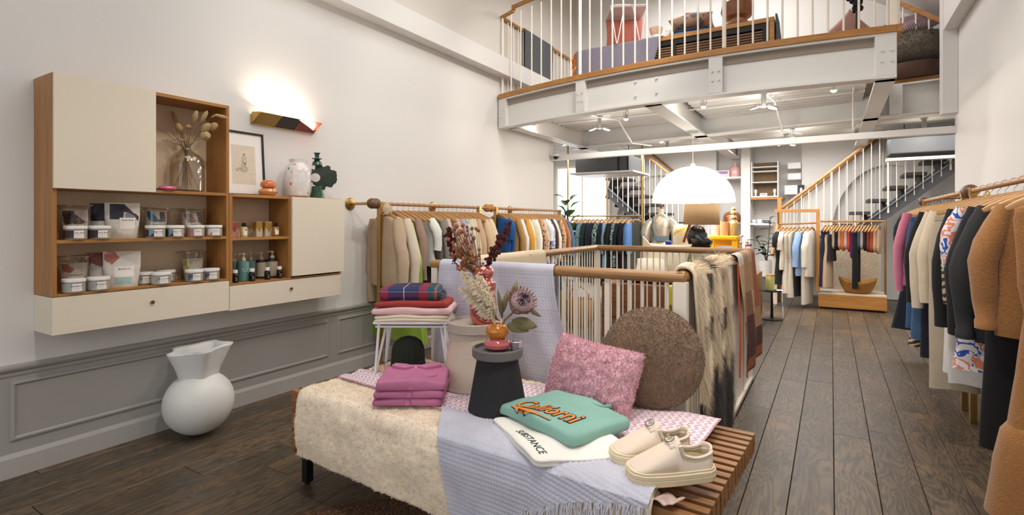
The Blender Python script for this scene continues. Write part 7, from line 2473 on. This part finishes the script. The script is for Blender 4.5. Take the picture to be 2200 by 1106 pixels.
def twin(label, x, y, z, rz, power=4, first=[None]):
    if first[0] is None:
        t_ = thing('twin_spotlight', label, 'spotlight', (x, y, z), rz, 'twin spotlights on poles')
        MB().tube([(0, 0, 0), (0, 0, -.012)], .045, 14).build('mount', mat('spot_grey', '#8E8C88', .5), t_, True)
        MB().box(-.024, .024, -.018, .018, -.165, -.012).build('pole', mat('spot_grey', '#8E8C88', .5), t_, bevel=.003)
        for s_ in (-1, 1):
            hd_ = MB().lathe([(.02, .014), (.05, .010), (.062, -.006), (.058, -.010), (.03, -.002)], 18)
            M_ = Matrix.Translation((s_ * .095, 0, -.165)) @ Matrix.Rotation(R(s_ * 16), 4, 'Y')
            hd_.xf(M_)
            h_ = hd_.build('lamp_head', CHROME, t_, True)
            g_ = MB().ell((0, 0, -.004), .05, .05, .010, 16, 8); g_.xf(M_)
            g_.build('bulb', GLOW, h_, True)
            MB().tube([(s_ * .03, 0, -.15), (s_ * .05, 0, -.105), (s_ * .085, 0, -.125), (s_ * .095, 0, -.15)], .002, 4).build('wire', BLACKM, t_, True)
        first[0] = t_
    else:
        t_ = dup(first[0], (x, y, z), rz, label)
    if power:
        lamp('twin_bulbs', 'POINT', (x, y, z - .2), power, (1, .95, .88), .06)
    return t_
twin('twin spotlight on pole at the left under the gallery front', -2.66, 6.60, 2.74, .5)
twin('twin spotlight on pole at the right under the gallery front', -.63, 6.28, 2.74, .5, 12)
twin('twin spotlight behind the trunking above the dome lamp', -2.45, 9.2, 2.74, .5)
twin('twin spotlight between the joists over the right racks', -.62, 9.5, 2.74, .5)
twin('twin spotlight near the right wall in front of dark duct', 1.08, 9.0, 2.74, .2, 2)
twin('twin spotlight near the left grey duct unit', -3.75, 8.03, 2.80, .5, 3)
# conduits
for i, pts in enumerate((((-2.72, 6.05, 2.735), (-2.68, 6.55, 2.735), (-2.45, 6.75, 2.70), (-2.36, 7.05, 2.42), (-2.1, 7.1, 2.37)),
                         ((-.70, 5.85, 2.735), (-.63, 6.26, 2.735), (-.55, 6.6, 2.70), (-.50, 7.05, 2.42), (-.3, 7.1, 2.37)), ((.20, 6.55, 2.735), (.205, 6.9, 2.70), (.21, 7.1, 2.38)))):
    o = MB().tube(pts, .011, 6).build('conduit', STEELW, None, True)
    tag(o, ['white bent conduit pipe at left below the gallery deck', 'white bent conduit pipe in the middle below the gallery deck', 'white bent conduit pipe at right below the gallery deck'][i], 'pipe', 'conduit pipes below the gallery')
for i, y in enumerate((5.95, 6.75)):
    o = MB().tube([(-3.36, y, 2.733), (.31, y + .0, 2.733)], .010, 6).build('conduit', STEELW, None, True)
    tag(o, ['long straight white pipe nearest the front below the gallery deck', 'long straight white pipe farther back below the gallery deck'][i], 'pipe', 'conduit pipes below the gallery')
t = thing('security_camera', 'small black dome security camera at the left end of the trunking', 'camera', (-3.55, 7.06, 2.345))
MB().tube([(0, 0, 0), (0, 0, -.03)], .05, 16).build('base', STEELW, t, True)
MB().ell((0, 0, -.035), .042, .042, .04, 16, 10).build('dome', mat('black_dome', '#1B1B1D', .1), t, True)
t = thing('smoke_detector', 'flat white round detector under the deck with green light', 'detector', (-1.05, 7.9, 2.74))
MB().lathe([(0, -.03), (.11, -.03), (.13, -.015), (.13, 0), (0, 0)], 24).build('disc', STEELW, t, True)
MB().box(.16, .175, -.01, .01, -.05, -.0).build('indicator', mat('green_led', '#3FD08A', .4, emit=3), t)
def duct(label, x0, x1, y0, y1, z0, z1, grille):
    t_ = thing('duct_unit', label, 'air conditioner', (x0, y0, z0))
    w, d, h = x1 - x0, y1 - y0, z1 - z0
    MB().box(0, w, 0, d, .03, h).build('casing', mat('duct_mid_grey', '#47484A', .7), t_, bevel=.015)
    for k in (0, 1):
        MB().box(w * (.80 + .17 * k), w * (.83 + .17 * k), -.012, 0, .03, h).build('flange', BLACKM, t_)
    for q in (.15, .85):
        MB().tube([(w * q, d * .5, h), (w * q, d * .5, 2.80 - z0)], .006, 6).build('hanger_rod', BLACKM, t_)
    if grille:
        MB().box(-.06, w + .10, -.10, d, 0, .028).build('grille_frame', STEELW, t_, bevel=.004)
        for k in range(5):
            MB().box(.02, w, -.08 + k * .03, -.066 + k * .03, -.006, -.001).build('grille_slat', mat('grille_grey', '#B5B3AF', .5), t_)
    else:
        MB().box(-.06, w + .05, -.2, -.05, -.09, -.05).build('ivory_ledge', RODW, t_, bevel=.004)
    return t_
duct('dark grey duct unit with white grille at upper left of back room', -3.75, -2.80, 8.2, 9.0, 2.13, 2.42, True)
duct('dark grey duct unit at the upper right of back room', .72, 2.0, 9.2, 9.85, 2.27, 2.56, False)
